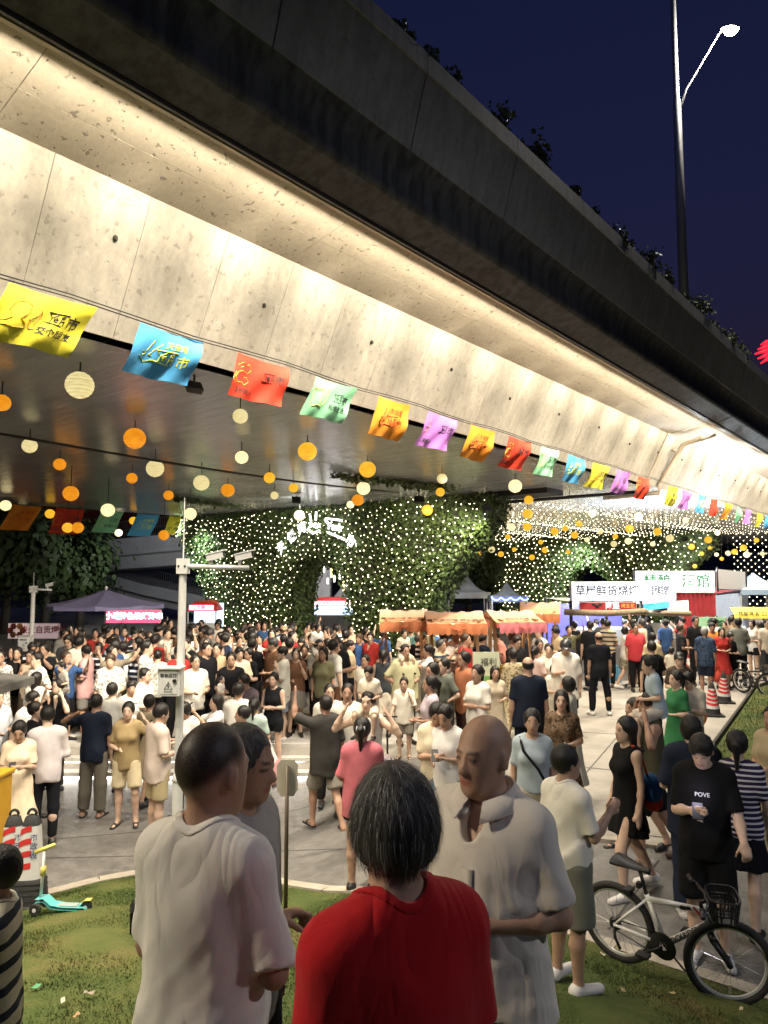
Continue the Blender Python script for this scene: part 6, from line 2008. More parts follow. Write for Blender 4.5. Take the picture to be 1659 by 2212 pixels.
 (1478, 1457, 1.56, -40, 'tee', 'c4bba9', 'shorts', '6a665e', 'short', 'phone', 'phone', 'boy in pale T-shirt bent over his phone beside the green dress', dict(group=FR, hp=0.55)),
 (1392, 1499, 1.74, -100, 'tank', '4c4a3a', 'shorts', '141416', 'short', 'ear', 'ear', 'man in olive sleeveless shirt carrying a boy on his shoulders', dict(group=FR, h=0.021, legs='walk', shoe='brown', skin=2)),
 (1340, 1553, 1.62, -75, 'tankdress', '111113', _, _, 'long', 'down', 'relax', 'woman in a short black sleeveless dress walking left with a blue bag', dict(group=FR, female=True, h=0.019, legs='walk', shoe='white', skin=3)),
 (1359, 1510, 1.62, -70, 'tee', 'cfc2b4:floral', 'shorts', 'b8ae9c', 'bob', 'down', 'hold', 'woman in glasses and pale floral clothes beside the olive sleeveless man', dict(group=FR, female=True, legs='walk2', sandal=True)),
 (1478, 1556, 1.70, 165, 'big', '1d2434', 'wide', '20283a', 'bob', 'hold', 'chin', 'person with a dark bob in loose navy clothes seen from behind', dict(group=FR, h=0.019, shoe='white')),
 (1568, 1640, 1.62, 150, 'tee', '2c2644:stripe', 'skirt', '14141c', 'pony', 'swingf', 'relax', 'woman in purple and white striped T-shirt and dark skirt walking right', dict(group=FR, female=True, h=0.015, legs='walk', skin=3, loc=(3.08, 6.45, 0.006))),
 (1650, 1537, 1.60, -60, 'tee', 'b7a888', 'wide', 'b0a48c', 'short', 'hold', 'hold', 'person in beige clothes standing on the raised lawn at the frame edge', dict(group=FR, female=True)),
 (60, 1496, 1.66, 80, 'tee', 'dedad4', 'trousers', '3a3a3c', 'short', 'hold', 'down', 'man in white T-shirt bending over at the grey canopy', dict(group=FR, lean=0.3)),
 (92, 1524, 1.60, 100, 'tee', '17171b', 'trousers', '1a1a1e', 'bun', 'hold', 'down', 'woman with a messy bun in black top between cream dress and pale shirt', dict(group=FR, female=True)),
 (10, 1498, 1.66, 60, 'tee', 'c7ccd2', 'trousers', '7a8288', 'short', 'hold', 'hold', 'person in pale blue-grey top under the edge of the grey canopy', dict(group=FR)),
]
def fab(c):
 if c is None:
  return None
 if ':' in c:
  a, k = c.split(':')
  return cloth(a, k)
 return cloth(c)
FIGS = {}
for row in CROWD:
 u, v, ht, face, top, tc, bot, bc, hair, al, ar, label, ex = row
 o, fg = person(u, v, ht, face, top, fab(tc), bot, fab(bc), hair, al, ar, label, **ex)
 FIGS[(u, v)] = (o, fg)

# ---- children carried on shoulders or in arms: (carrier key, forward, side, up, height, face, colour)
def on_shoulders(key, ht, label, tc, bc, hair='short', female=False, off=(0, 0.03)):
 o, fg = FIGS[key]
 sc_ = o.scale[0]
 P = make_person(dict(legs='ride', al='hold', ar='hold', child=0.55, female=False, lean=0.15), dict(top=dict(kind='tee', loose=0.01, seed=4), bottom=dict(kind='shorts', length=0.9), hair=hair), 0.026)
 k = ht / 1.70
 base = o.matrix_basis @ Vector(fg.neck + np.array((0, 0.06, 0.05), f32))
 z = base.z - (P['fig'].pel[2] - 0.11) * k
 c = put_person(P, (base.x, base.y, z), o.rotation_euler.z, ht, label, (fab(tc), fab(bc)), 3, group='children carried on shoulders')
 return c
on_shoulders((1392, 1499), 1.12, 'boy in pale blue T-shirt riding on the shoulders of the olive sleeveless man', 'a9bcc4', 'b8b0a4')
on_shoulders((796, 1503), 0.98, 'little girl in a cream top riding on the shoulders of the man in white vest', 'e0d4c0', 'd0c4b0', 'fringe')
on_shoulders((690, 1387), 0.98, 'toddler in white riding on the shoulders of the man in grey T-shirt', 'dcd6cc', 'd0ccc4', 'bob')
on_shoulders((874, 1398), 0.9, 'toddler in cream riding above the stout man in pale green polo', 'd8ccb8', 'cabca8', 'short')
on_shoulders((140, 1432), 0.9, 'toddler in grey riding on the shoulders of the man in black T-shirt', '9a948c', '5a564f', 'short')
o, fg = FIGS[(504, 1416)]
P = make_person(dict(legs='sit', al='hold', ar='hold', child=0.8), dict(top=dict(kind='tee', loose=0.02), bottom=dict(kind='shorts', length=0.8), hair='crop'), 0.028)
b0 = o.matrix_basis @ Vector((-0.16, -0.2, 0.78))
put_person(P, b0, o.rotation_euler.z + 1.2, 0.75, 'toddler in white held in the arms of the man in black T-shirt', (cloth('e0dad0'), cloth('cfc6b8')), 3, group='children carried on shoulders')

# woman sitting on the lit steps
P = make_person(dict(legs='squat', al='chin', ar='hold', female=True, lean=0.35), dict(top=dict(kind='tee', seed=3), bottom=dict(kind='skirt', length=0.3, loose=0.12, waist=0.05), hair='pony'), 0.022)
p = at_z(596, 1655, -0.30); p = Vector((p.x, 12.25, -0.43))
put_person(P, p, R(-70), 1.58, 'woman in white top and dusty pink skirt crouching on the lit steps', (cloth('e2dcd4'), cloth('b08484')), 3, group=MID)

# ---- the packed background crowd: shared figures, own clothes
ARCH = []
arch_specs = [
 (dict(), dict(top='tee', bottom='trousers', hair='short')), (dict(al='hold', ar='hold'), dict(top='tee', bottom='trousers', hair='short')),
 (dict(al='photo', ar='photo'), dict(top='tee', bottom='shorts', hair='crop')), (dict(al='cross', ar='cross'), dict(top='tee', bottom='trousers', hair='fringe')),
 (dict(female=True), dict(top='tee', bottom='trousers', hair='long')), (dict(female=True, al='hold', ar='relax'), dict(top='dress', hair='pony')),
 (dict(female=True, al='chin', ar='hold'), dict(top='tee', bottom='skirt', hair='bob')), (dict(female=True, al='photo', ar='hold'), dict(top='tank', bottom='trousers', hair='bun')),
 (dict(fat=0.5, al='hip'), dict(top='tee', bottom='trousers', hair='crop')), (dict(al='raise', ar='down'), dict(top='tee', bottom='trousers', hair='short')),
 (dict(hy=0.6), dict(top='shirt', bottom='trousers', hair='short')), (dict(hy=-0.6, al='hold'), dict(top='big', bottom='shorts', hair='fringe')),
 (dict(female=True, hy=0.5, al='relax', ar='hold'), dict(top='tee', bottom='wide', hair='bun')), (dict(hp=0.4, al='phone', ar='phone'), dict(top='tee', bottom='trousers', hair='short')),
]
for i, (ps, wr) in enumerate(arch_specs):
 w_ = dict(wr); t = dict(TOPS[wr['top']]); t['seed'] = 40 + i; w_['top'] = t
 w_['topname'] = 'dress' if wr['top'] == 'dress' else 'shirt'
 if wr.get('bottom'):
  w_['bottom'] = dict(BOTS[wr['bottom']])
 ARCH.append((make_person(ps, w_, 0.029, key=('arch', i)), ps.get('female', False), wr['hair'], wr['top']))
PAL = [('black', '131417'), ('white', 'dcd7cf'), ('grey', '77746f'), ('cream', 'd6c8ac'), ('charcoal', '37373a'), ('navy', '1c2435'), ('white', 'e4e0da'), ('black', '17181b'), ('beige', 'b5a182'), ('pale blue', 'a4b3c0'), ('red', '9a2f2c'), ('blue', '34507c'), ('white', 'dcd4c8'), ('cream', 'e0d6c2'), ('olive', '5c5a42'), ('brown', '6a4c38'), ('pink', 'c49a98'), ('white', 'd2cdc8'), ('black', '101114')]
placed = [(o.location.x, o.location.y) for o in PEOPLE]
cand = []
rr = random.Random(11)
def fill(n, u0, u1, v0, v1, hmin=1.55, hmax=1.76):
 got = 0
 for _t in range(n * 14):
  if got >= n:
   break
  u = rr.uniform(u0, u1); v = v0 + (v1 - v0) * rr.random() ** 1.2
  ht = rr.uniform(hmin, hmax)
  p = stand_at(u, v, ht)
  if p.y > 37 or (u < 135 and v < 1384) or (u < 350 and v < 1352):
   continue
  if any((p.x - a) ** 2 + (p.y - b_) ** 2 < 0.36 ** 2 for a, b_ in placed):
   continue
  # keep off the pier footprint
  s_ = p.x * BD.x + p.y * BD.y; q_ = p.x * BN.x + p.y * BN.y
  if 19.9 < s_ < 23.6 and (9.5 < q_ < 16.8 or 20.3 < q_ < 28):
   continue
  placed.append((p.x, p.y)); cand.append((p, ht, u, v)); got += 1
fill(84, -10, 500, 1341, 1412)
fill(46, 470, 800, 1346, 1408)
fill(22, 800, 1235, 1352, 1392)
fill(22, 1240, 1660, 1331, 1346)
PHONERS = []
rows = {'far': [], 'middle': [], 'front': []}
for p, ht, u, v in cand:
 rows['far' if v < 1358 else ('middle' if v < 1400 else 'front')].append((u, p, ht, v))
for rn, lst in rows.items():
 lst.sort(key=lambda t: t[0])
 for i, (u, p, ht, v) in enumerate(lst):
  P, fem, hair, tp = ARCH[rr.randrange(len(ARCH))]
  ci, cj = PAL[rr.randrange(len(PAL))], PAL[rr.choice([0, 2, 4, 5, 7, 8, 14, 15, 18])]
  # most of the crowd watches the stage in the middle of the plaza
  face = math.degrees(math.atan2(-p.x - 2.0, -(9.5 - p.y))) if p.y > 14 and u < 800 else rr.uniform(-180, 180)
  face = (0 if u < 800 else rr.uniform(-180, 180)) + rr.gauss(0, 55) + (25 if u < 300 else 0)
  if rr.random() < 0.25:
   face += 180
  a = (face + 180) % 360 - 180
  view = 'facing the camera' if abs(a) < 50 else ('seen from behind' if abs(a) > 130 else ('turned to the right' if a > 0 else 'turned to the left'))
  label = '%s in %s %s %s, %s from left in %s crowd row' % ('woman' if fem else 'person', ci[0], 'dress' if tp == 'dress' else 'top', view, nth(i + 1) if i < 59 else 'sixtieth', rn)
  if len(lst) > 59 and i >= 59:
   label = '%s in %s top %s, %s from right in %s crowd row' % ('woman' if fem else 'person', ci[0], view, nth(len(lst) - i), rn)
  hc = 'black' if rr.random() < 0.85 else rr.choice(['brown', 'grey'])
  kd = rr.choice(['plain'] * 8 + ['stripe3', 'floral'])
  ob = put_person(P, p, R(face), ht, label, (cloth(ci[1], kd), cloth(cj[1])), rr.randrange(4), hc, rr.choice(['black', 'white', 'brown']), 'background crowd in the plaza')
  if P is ARCH[2][0] or P is ARCH[13][0]:
   PHONERS.append((ob, P['fig'], label))
print('PEOPLE', len(PEOPLE), 'T %.1f' % (time.time() - T0))
# ================================================================ STALLS AND STREET FURNITURE
M_white = mat('white_metal', (0.62, 0.62, 0.60), 0.4, var=0.06)
M_wood = mat('stall_wood', (0.33, 0.20, 0.10), 0.6, var=0.25, vscale=5, stretch=(1, 1, 0.2))
M_blk = mat('black_plastic', (0.014, 0.014, 0.015), 0.45)
M_rubber = mat('rubber', (0.018, 0.018, 0.018), 0.8, bump=0.3, bscale=40)
M_phone = mat('phone_screen', (0.3, 0.4, 0.6), 0.2, emit=(0.75, 0.85, 1.0), estr=1.2)

# ---- orange canopy stalls
def fabric_grad(name, ca, cb):
 m = bpy.data.materials.new(name); m.use_nodes = True
 N, L, b = nodes_of(m)
 tc = N.new('ShaderNodeTexCoord'); sp = N.new('ShaderNodeSeparateXYZ'); L.new(tc.outputs['Generated'], sp.inputs[0])
 rp = N.new('ShaderNodeValToRGB'); rp.color_ramp.elements[0].color = (*ca, 1); rp.color_ramp.elements[1].color = (*cb, 1)
 L.new(sp.outputs['Z'], rp.inputs['Fac']); L.new(rp.outputs['Color'], b.inputs['Base Color'])
 b.inputs['Roughness'].default_value = 0.7
 # thin printed cloth lets the stall light through
 b.inputs['Transmission Weight'].default_value = 0.0
 return m
M_canopy = fabric_grad('stall_canopy_print', (0.60, 0.26, 0.12), (0.58, 0.40, 0.30))
M_valance = mat('stall_valance', (0.58, 0.20, 0.08), 0.7, var=0.12, vscale=4)
M_valance2 = mat('stall_valance_pink', (0.68, 0.20, 0.22), 0.7, var=0.12, vscale=4)
def stall(u0, u1, y, label, txt, zt=2.2, zr=2.0, zv=1.80, rz=0.0, m_v=None, seed=0):
 a, c = at_y(u0, 1340, y), at_y(u1, 1340, y)
 w = c.x - a.x
 t = thing('market_stall', label, 'market stall', ((a.x + c.x) / 2, y + 0.55, 0), rz, 'orange canopy stalls')
 hw, hd = w / 2, 0.6
 r = random.Random(seed)
 for sx in (-1, 1):
  for sy in (-1, 1):
   b = MB(); b.bar((sx * (hw - 0.08), sy * (hd - 0.12), 0), (sx * (hw - 0.08), sy * 0.04, zt - 0.02), 0.06, 0.06, (0, 1, 0)); b.build('post', M_wood, t)
  b = MB(); b.bar((sx * (hw - 0.08), -hd, zr + 0.03), (sx * (hw - 0.08), hd, zr + 0.03), 0.05, 0.05); b.build('brace', M_wood, t)
 b = MB(); b.bar((-hw, 0, zt - 0.03), (hw, 0, zt - 0.03), 0.05, 0.05); b.build('ridge_pole', M_wood, t)
 for sy, nm in ((-1, 'canopy'), (1, 'canopy')):
  b = MB(); P = []
  for i in range(15):
   x = -hw - 0.06 + (w + 0.12) * i / 14
   row = []
   for j in range(7):
    k = j / 6
    sag = 0.06 * math.sin(PI * k) + 0.03 * math.sin(PI * i / 14) * math.sin(PI * k) + 0.012 * math.sin(i * 1.7 + seed + j)
    row.append((x, sy * (hd + 0.18) * k, zt - (zt - zr) * k - sag + 0.03 * (1 - math.sin(PI * i / 14)) * (1 - k)))
   P.append(row)
  b.grid(P); b.build(nm, M_canopy, t, True)
  b = MB(); P = []
  for i in range(31):
   x = -hw - 0.06 + (w + 0.12) * i / 30
   sc = 0.035 * abs(math.sin(i * PI / 3))
   P.append([(x, sy * (hd + 0.185), zr + 0.0), (x, sy * (hd + 0.20 + 0.015 * math.sin(i)), (zr + zv) / 2), (x, sy * (hd + 0.19 + 0.02 * math.sin(i * 1.3)), zv - sc)])
  b.grid(P); b.build('valance', m_v or M_valance, t, True)
 if txt:
  ang = math.atan2(zt - zr, hd + 0.18)
  o = text(txt, M_ink, t, (0, -(hd + 0.18) * 0.58, zt - (zt - zr) * 0.58 - 0.03), min(0.17, w * 0.115), (ang, 0, 0), 0.02)
  b = MB(); b.tube([(-0.12 * w, -(hd + 0.23), (zr + zv) / 2 + 0.02), (0.0, -(hd + 0.235), (zr + zv) / 2 - 0.03), (0.14 * w, -(hd + 0.23), (zr + zv) / 2 + 0.01)], 0.012, 5); b.build('print', mat('valance_print', (0.5, 0.1, 0.03), 0.7), t)
 # counter with goods boxes
 b = MB(); b.box((0, 0.0, 0.86), (w - 0.1, 0.9, 0.05)); b.build('counter', M_wood, t)
 b = MB(); b.box((0, -0.36, 0.43), (w - 0.16, 0.04, 0.8)); b.build('front_cloth', mat('stall_skirt', (0.55, 0.48, 0.38), 0.8, var=0.15), t)
 ld = bpy.data.lights.new('stall_lamp', 'POINT'); ld.energy = 6; ld.color = (1, 0.8, 0.55); ld.shadow_soft_size = 0.06
 link('stall_lamp', ld, t, (0, 0, zr - 0.12))
 b = MB(); b.ball((0, 0, zr - 0.06), 0.045, 8, 6); b.build('bulb', M_bulb, t, True)
 # jars and boxes
 return t
ST = [stall(826, 920, 15.9, 'first orange canopy stall from the left, nearest the ivy pier', '晚风天保湾 烟火夜市', seed=1),
      stall(927, 1044, 15.2, 'second orange canopy stall with large dark lettering on its roof', '晚风天保湾 烟火夜市', seed=2),
      stall(1062, 1158, 15.6, 'third orange canopy stall with a pink valance', '晚风天保湾', rz=R(12), m_v=M_valance2, seed=3),
      stall(1140, 1216, 18.0, 'fourth and farthest orange canopy stall beside the barbecue stall', '', zt=2.3, zr=2.05, zv=1.85, rz=R(-14), seed=4)]
cols_goods = ['c8a040', 'a83830', 'd8d4cc', '4c7c4c', 'e0c040']
g = 0
for k, t in enumerate(ST):
 for i in range(5):
  x = t.location.x - 0.42 + 0.21 * i
  tb = MB()
  if (i + k) % 2:
   tb.lathe([(0.0, 0), (0.05, 0), (0.055, 0.11), (0.035, 0.14), (0.035, 0.17), (0.0, 0.17)], 10)
  else:
   tb.box((0, 0, 0.06), (0.16, 0.14, 0.12)); tb.box((0, 0, 0.125), (0.17, 0.15, 0.012))
  c = cols_goods[(i + 2 * k) % 5]
  o = tb.build('goods_jar' if (i + k) % 2 else 'goods_box', mat('goods_' + c, lin(c), 0.5), None, False, (x, t.location.y - 0.15, 0.888))
  tag(o, '%s %s, %s from left on the counter of the %s orange stall' % ({'c8a040': 'tan', 'a83830': 'red', 'd8d4cc': 'white', '4c7c4c': 'green', 'e0c040': 'yellow'}[c], 'jar' if (i + k) % 2 else 'box', nth(i + 1), nth(k + 1)), 'jar' if (i + k) % 2 else 'box', 'goods on the stall counters')

# ---- white tents with blue string lights behind
M_tent = mat('tent_canvas', (0.55, 0.56, 0.58), 0.7, var=0.08)
M_blue = mat('blue_bulb', (0.1, 0.2, 1), 0.4, emit=(0.12, 0.2, 1.0), estr=4, sample=False)
def tent(u0, u1, y, label, zt=2.9, ze=2.2, m=None, lights=False):
 a, c = at_y(u0, 1300, y), at_y(u1, 1300, y)
 w = c.x - a.x
 t = thing('canopy_tent', label, 'tent', ((a.x + c.x) / 2, y + w / 2, 0), 0, 'canopy tents behind the stalls')
 h_ = w / 2
 b = MB()
 corners = [(-h_, -h_, ze), (h_, -h_, ze), (h_, h_, ze), (-h_, h_, ze)]
 for i in range(4):
  p, q = Vector(corners[i]), Vector(corners[(i + 1) % 4])
  top = Vector((0, 0, zt))
  P = [[p + (q - p) * s + (top - (p + (q - p) * s)) * k - Vector((0, 0, 0.18 * math.sin(PI * k))) for k in np.linspace(0, 1, 6)] for s in np.linspace(0, 1, 9)]
  b.grid(P)
 b.build('roof', m or M_tent, t, 60)
 b = MB()
 for i in range(4):
  p, q = Vector(corners[i]), Vector(corners[(i + 1) % 4])
  b.grid([[p + (q - p) * s, p + (q - p) * s - Vector((0, 0, 0.22))] for s in np.linspace(0, 1, 8)])
 b.build('valance', m or M_tent, t)
 for x, yy, z in corners:
  b = MB(); b.tube([(x * 0.97, yy * 0.97, 0), (x * 0.97, yy * 0.97, ze)], 0.03, 6); b.build('leg', M_white, t)
 if lights:
  bulbs('string_lights', [(-h_ + w * i / 24, -h_ - 0.03, ze - 0.05 - 0.1 * abs(math.sin(i * 0.5))) for i in range(25)], 0.035, t, M_blue)
 return t
tent(968, 1060, 27, 'white canopy tent right of the ivy pier', 3.0, 2.35)
tent(1062, 1140, 26, 'white canopy tent edged with blue string lights', 2.75, 2.25, mat('tent_grey', (0.2, 0.22, 0.26), 0.7), True)
tent(1600, 1720, 30, 'pale blue canopy tent at the right edge behind the container', 3.1, 2.4, mat('tent_blue', (0.30, 0.42, 0.55), 0.7))

# ---- barbecue stall with the long white lightbox
def lightbox(name, label, P0, P1, z0, z1, th, face, txt, tm, size, parent=None, cat='sign', bold=0.0, sx=1.0, glow=3.0, tcol=(1, 1, 1)):
 """box sign from ground points P0 to P1 (left to right as seen)"""
 P0, P1 = Vector(P0), Vector(P1)
 d = P1 - P0
 w = math.hypot(d.x, d.y)
 rz = math.atan2(d.y, d.x)
 if parent is None:
  t = thing(name, label, cat, ((P0.x + P1.x) / 2, (P0.y + P1.y) / 2, 0), rz)
 else:
  t = parent
 b = MB(); b.box((0, th / 2, (z0 + z1) / 2), (w, th, z1 - z0)); b.build('box', M_white, t)
 b = MB(); b.box((0, -0.006, (z0 + z1) / 2), (w - 0.03, 0.01, z1 - z0 - 0.03)); b.build('lit_face', face, t)
 if txt:
  text(txt, tm, t, (0, -0.018, (z0 + z1) / 2), size, (PI / 2, 0, 0), bold, sx)
 return t
M_litw = mat('lightbox_white', (0.9, 0.9, 0.9), 0.4, emit=(0.93, 0.97, 1.0), estr=0.65)
M_ink_blue = mat('blue_black_letters', (0.02, 0.03, 0.08), 0.6)
M_ink_green = mat('green_letters', (0.05, 0.28, 0.12), 0.6)
yB = 21.0
pA, pB = at_y(1232, 1256, yB), at_y(1384, 1256, yB)
pC = at_y(1459, 1262, yB + 3.2)
zt_, zb_ = pA.z, at_y(1232, 1298, yB).z
bq = thing('barbecue_stall', 'barbecue stall with thatched eaves, lit counters and signs on its roof', 'food stall')
def gpart(b, nm, m, smooth=False):
 return b.build(nm, m, bq, smooth)
M_thatch = mat('thatch', (0.30, 0.24, 0.15), 0.9, var=0.35, vscale=12, bump=0.8, bscale=60)
zr_ = at_y(1250, 1321, yB).z
b = MB(); b.tube([Vector((pA.x - 0.25, yB - 0.25, zr_)), Vector(((pA.x + pB.x) / 2, yB - 0.3, zr_ - 0.04)), Vector((pB.x + 0.02, yB - 0.25, zr_ + 0.02))], 0.09, 8); gpart(b, 'thatch_eave', M_thatch, True)
b = MB(); b.tube([Vector((pB.x, yB - 0.25, zr_ + 0.02)), Vector((pB.x + 0.6, yB + 1.2, zr_ - 0.1)), Vector((pC.x + 0.35, yB + 3.0, zr_ - 0.22))], 0.09, 8); gpart(b, 'thatch_eave', M_thatch, True)
for x, y in ((pA.x, yB), (pB.x, yB), (pC.x, yB + 3.2), (pA.x, yB + 3.2), ((pA.x + pB.x) / 2, yB)):
 b = MB(); b.tube([(x, y, 0), (x, y, zb_)], 0.05, 8); gpart(b, 'post', M_darkmetal)
b = MB(); b.add([(pA.x - 0.1, yB - 0.1, zb_ - 0.01), (pB.x, yB - 0.1, zb_ - 0.01), (pC.x, yB + 3.2, zb_ - 0.01), (pA.x - 0.1, yB + 3.3, zb_ - 0.01)], [(0, 1, 2, 3)]); gpart(b, 'ceiling', M_white)
b = MB(); b.box(((pA.x + pB.x) / 2, yB + 0.2, 0.48), (pB.x - pA.x, 0.5, 0.96)); gpart(b, 'counter', mat('steel_counter', (0.45, 0.45, 0.46), 0.35, metal=0.8))
M_show = mat('display_light', (0.9, 0.95, 1), 0.3, emit=(0.75, 0.88, 1.0), estr=0.8)
for k in range(4):
 x = pA.x + 0.3 + k * (pB.x - pA.x - 0.4) / 3.2
 b = MB(); b.box((x, yB + 0.2, 1.0), (0.5, 0.42, 0.05)); b.box((x, yB + 0.36, 1.25), (0.5, 0.03, 0.5)); gpart(b, 'display_case', M_white)
 b = MB(); b.box((x, yB + 0.1, 1.45), (0.46, 0.3, 0.03)); gpart(b, 'display_lamp', M_show)
b = MB(); b.box(((pB.x + pC.x) / 2, yB + 1.7, 0.5), (0.5, 2.4, 1.0), Matrix.Rotation(-math.atan2(pC.x - pB.x, 3.2), 3, 'Z')); gpart(b, 'counter', MATS['steel_counter'])
b = MB(); b.box((pA.x + 1.2, yB + 3.2, 1.3), (2.6, 0.06, 1.5)); gpart(b, 'menu_screen', mat('menu_screen', (0.1, 0.1, 0.6), 0.3, emit=(0.16, 0.14, 0.8), estr=0.4))
for k in range(3):
 ld = bpy.data.lights.new('stall_lamp', 'POINT'); ld.energy = 45; ld.color = (0.9, 0.95, 1.0); ld.shadow_soft_size = 0.1
 link('stall_lamp', ld, bq, (pA.x + 0.5 + k * 1.0, yB + 0.9, zb_ - 0.2))
 b = MB(); b.tube([(pA.x + 0.2 + k * 1.0, yB + 0.9, zb_ - 0.08), (pA.x + 0.8 + k * 1.0, yB + 0.9, zb_ - 0.08)], 0.025, 6); gpart(b, 'tube_lamp', M_show)
lightbox('lightbox_sign', 'long white lightbox with six brushed dark characters on the barbecue stall', (pA.x, yB - 0.1, 0), (pB.x, yB - 0.1, 0), zb_, zt_, 0.2, M_litw, '草屋鲜货烧烤', M_ink_blue, (zt_ - zb_) * 0.58, bold=0.016, sx=0.95)
lightbox('lightbox_sign', 'side panel of the white barbecue lightbox turned away to the right', (pB.x + 0.02, yB - 0.06, 0), (pC.x, yB + 3.2, 0), zb_ - 0.1, zt_ + 0.02, 0.12, M_litw, '草屋鲜货烧烤', M_ink_blue, (zt_ - zb_) * 0.62, bold=0.016, sx=1.1)
# red board under it
rA, rB = at_y(1250, 1301, yB - 0.12), at_y(1373, 1301, yB - 0.12)
zz0, zz1 = at_y(1250, 1318, yB - 0.12).z, at_y(1250, 1300, yB - 0.12).z
M_redb = mat('red_board', (0.32, 0.03, 0.035), 0.5, emit=(0.5, 0.03, 0.04), estr=0.1)
rb = lightbox('shop_sign', 'dark red sign board with white and yellow characters below the lightbox', (rA.x, yB - 0.2, 0), (rB.x, yB - 0.2, 0), zz0, zz1, 0.06, M_redb, None, M_litw, 0.2)
text('阿遇', M_litw, rb, (0.12, -0.02, (zz0 + zz1) / 2), 0.2, bold=0.02); text('烤五花', mat('yellow_letters', (0.6, 0.4, 0.08), 0.5, emit=(0.8, 0.5, 0.1), estr=0.3), rb, (0.56, -0.02, (zz0 + zz1) / 2), 0.13)
b = MB(); b.ball((-0.32, -0.02, (zz0 + zz1) / 2), (0.07, 0.012, 0.06), 10, 6); b.ball((-0.42, -0.02, (zz0 + zz1) / 2 + 0.05), (0.05, 0.012, 0.035), 8, 6); b.ball((-0.22, -0.02, (zz0 + zz1) / 2 + 0.05), (0.05, 0.012, 0.035), 8, 6); b.build('emblem', M_ink, rb, True)
# blue lit strip
bA, bB = at_y(1377, 1302, yB + 0.3), at_y(1442, 1312, yB + 2.2)
M_litb = mat('lightbox_blue', (0.1, 0.5, 0.9), 0.4, emit=(0.05, 0.45, 0.95), estr=0.6)
lightbox('lightbox_sign', 'turquoise lit strip sign on the side of the barbecue stall', (bA.x + 0.05, yB + 0.1, 0), (bB.x + 0.05, yB + 2.2, 0), 1.95, 2.18, 0.06, M_litb, None, None, 0.1)
bC = at_y(1487, 1312, yB + 3.6)
lightbox('lightbox_sign', 'small pale lit panel at the end of the turquoise strip', (bB.x + 0.1, yB + 2.3, 0), (bC.x, yB + 3.6, 0), 1.75, 2.15, 0.06, mat('lightbox_pale', (.9, .95, .9), 0.4, emit=(0.85, 0.95, 0.9), estr=0.5), None, None, 0.1)

# ---- craft beer sign, container, yellow awning, green sign
yC = 26.5
gA, gB = at_y(1372, 1233, yC), at_y(1543, 1233, yC)
gz1, gz0 = gA.z, at_y(1372, 1280, yC).z
gs = lightbox('lightbox_sign', 'white lightbox with four green characters above the red container', (gA.x, yC, 0), (gB.x, yC, 0), gz0, gz1, 0.25, M_litw, None, None, 0.3)
text('精酿', M_ink_green, gs, (-0.65, -0.018, (gz0 + gz1) / 2), 0.5, bold=0.016); text('酒馆', M_ink_green, gs, (0.75, -0.018, (gz0 + gz1) / 2), 0.52, bold=0.016)
def corrug(x0, x1, y0, y1, z0, z1, m, nm, parent, n=16):
 b = MB(); P = []
 for i in range(n * 4 + 1):
  t_ = i / (n * 4)
  k = [0, 0.05, 0.05, 0][i % 4]
  P.append([(x0 + (x1 - x0) * t_, y0 + (y1 - y0) * t_ - k, z0), (x0 + (x1 - x0) * t_, y0 + (y1 - y0) * t_ - k, z1)])
 b.grid(P)
 return b.build(nm, m, parent)
ct = thing('shipping_container', 'red corrugated container below the green-lettered lightbox', 'container')
cA, cB = at_y(1460, 1300, yC + 0.1), at_y(1546, 1300, yC + 0.1)
cD = at_y(1616, 1300, yC + 5)
M_cred = mat('container_red', (0.38, 0.04, 0.045), 0.5, var=0.15, vscale=2)
corrug(cA.x, cB.x, yC + 0.1, yC + 0.1, 0.0, gz0 - 0.02, M_cred, 'front_wall', ct, 9)
corrug(cB.x, cD.x, yC + 0.1, yC + 5, 0.0, gz0 - 0.1, mat('container_blue_white', (0.45, 0.55, 0.75), 0.5), 'side_wall', ct, 16)
b = MB(); b.add([(cA.x, yC + 0.1, gz0 - 0.03), (cB.x, yC + 0.1, gz0 - 0.03), (cD.x, yC + 5, gz0 - 0.03), (cA.x, yC + 5, gz0 - 0.03)], [(0, 1, 2, 3)]); b.build('roof', M_cred, ct)
pn = thing('roof_panel', 'grey panel screen on poles standing on top of the container', 'panel')
q0, q1 = at_y(1548, 1252, yC + 1.2), at_y(1610, 1252, yC + 4)
q0.z = 0; q1.z = 0
b = MB(); b.bar((q0.x, q0.y, 2.85), (q1.x, q1.y, 2.75), 0.06, 0.75); b.build('screen', mat('grey_screen', (0.4, 0.4, 0.41), 0.7), pn)
for p in (q0, q1):
 b = MB(); b.tube([(p.x, p.y - 0.08, gz0), (p.x, p.y - 0.08, 3.3)], 0.03, 6); b.build('pole', M_darkmetal, pn)
aw = thing('yellow_awning', 'yellow awning with dark characters at the right edge', 'awning')
yA = 22.5
a0, a1 = at_y(1586, 1314, yA), at_y(1700, 1314, yA)
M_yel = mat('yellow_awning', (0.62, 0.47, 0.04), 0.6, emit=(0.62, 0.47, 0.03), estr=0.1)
zA1, zA0 = at_y(1586, 1313, yA).z, at_y(1586, 1336, yA).z
b = MB(); b.grid([[(a0.x + 0.1 + (a1.x - a0.x) * i / 10, yA + 0.5, zA1), (a0.x + 0.03 + (a1.x - a0.x) * i / 10, yA + 0.1, zA0 + 0.13), (a0.x + (a1.x - a0.x) * i / 10, yA, zA0)] for i in range(11)]); b.build('canopy', M_yel, aw)
text('精酿啤酒·工厂直供', M_ink, aw, ((a0.x + a1.x) / 2 - 0.02, yA + 0.02, (zA0 + zA1) / 2 - 0.03), 0.16, (R(65), 0, 0), 0.012)
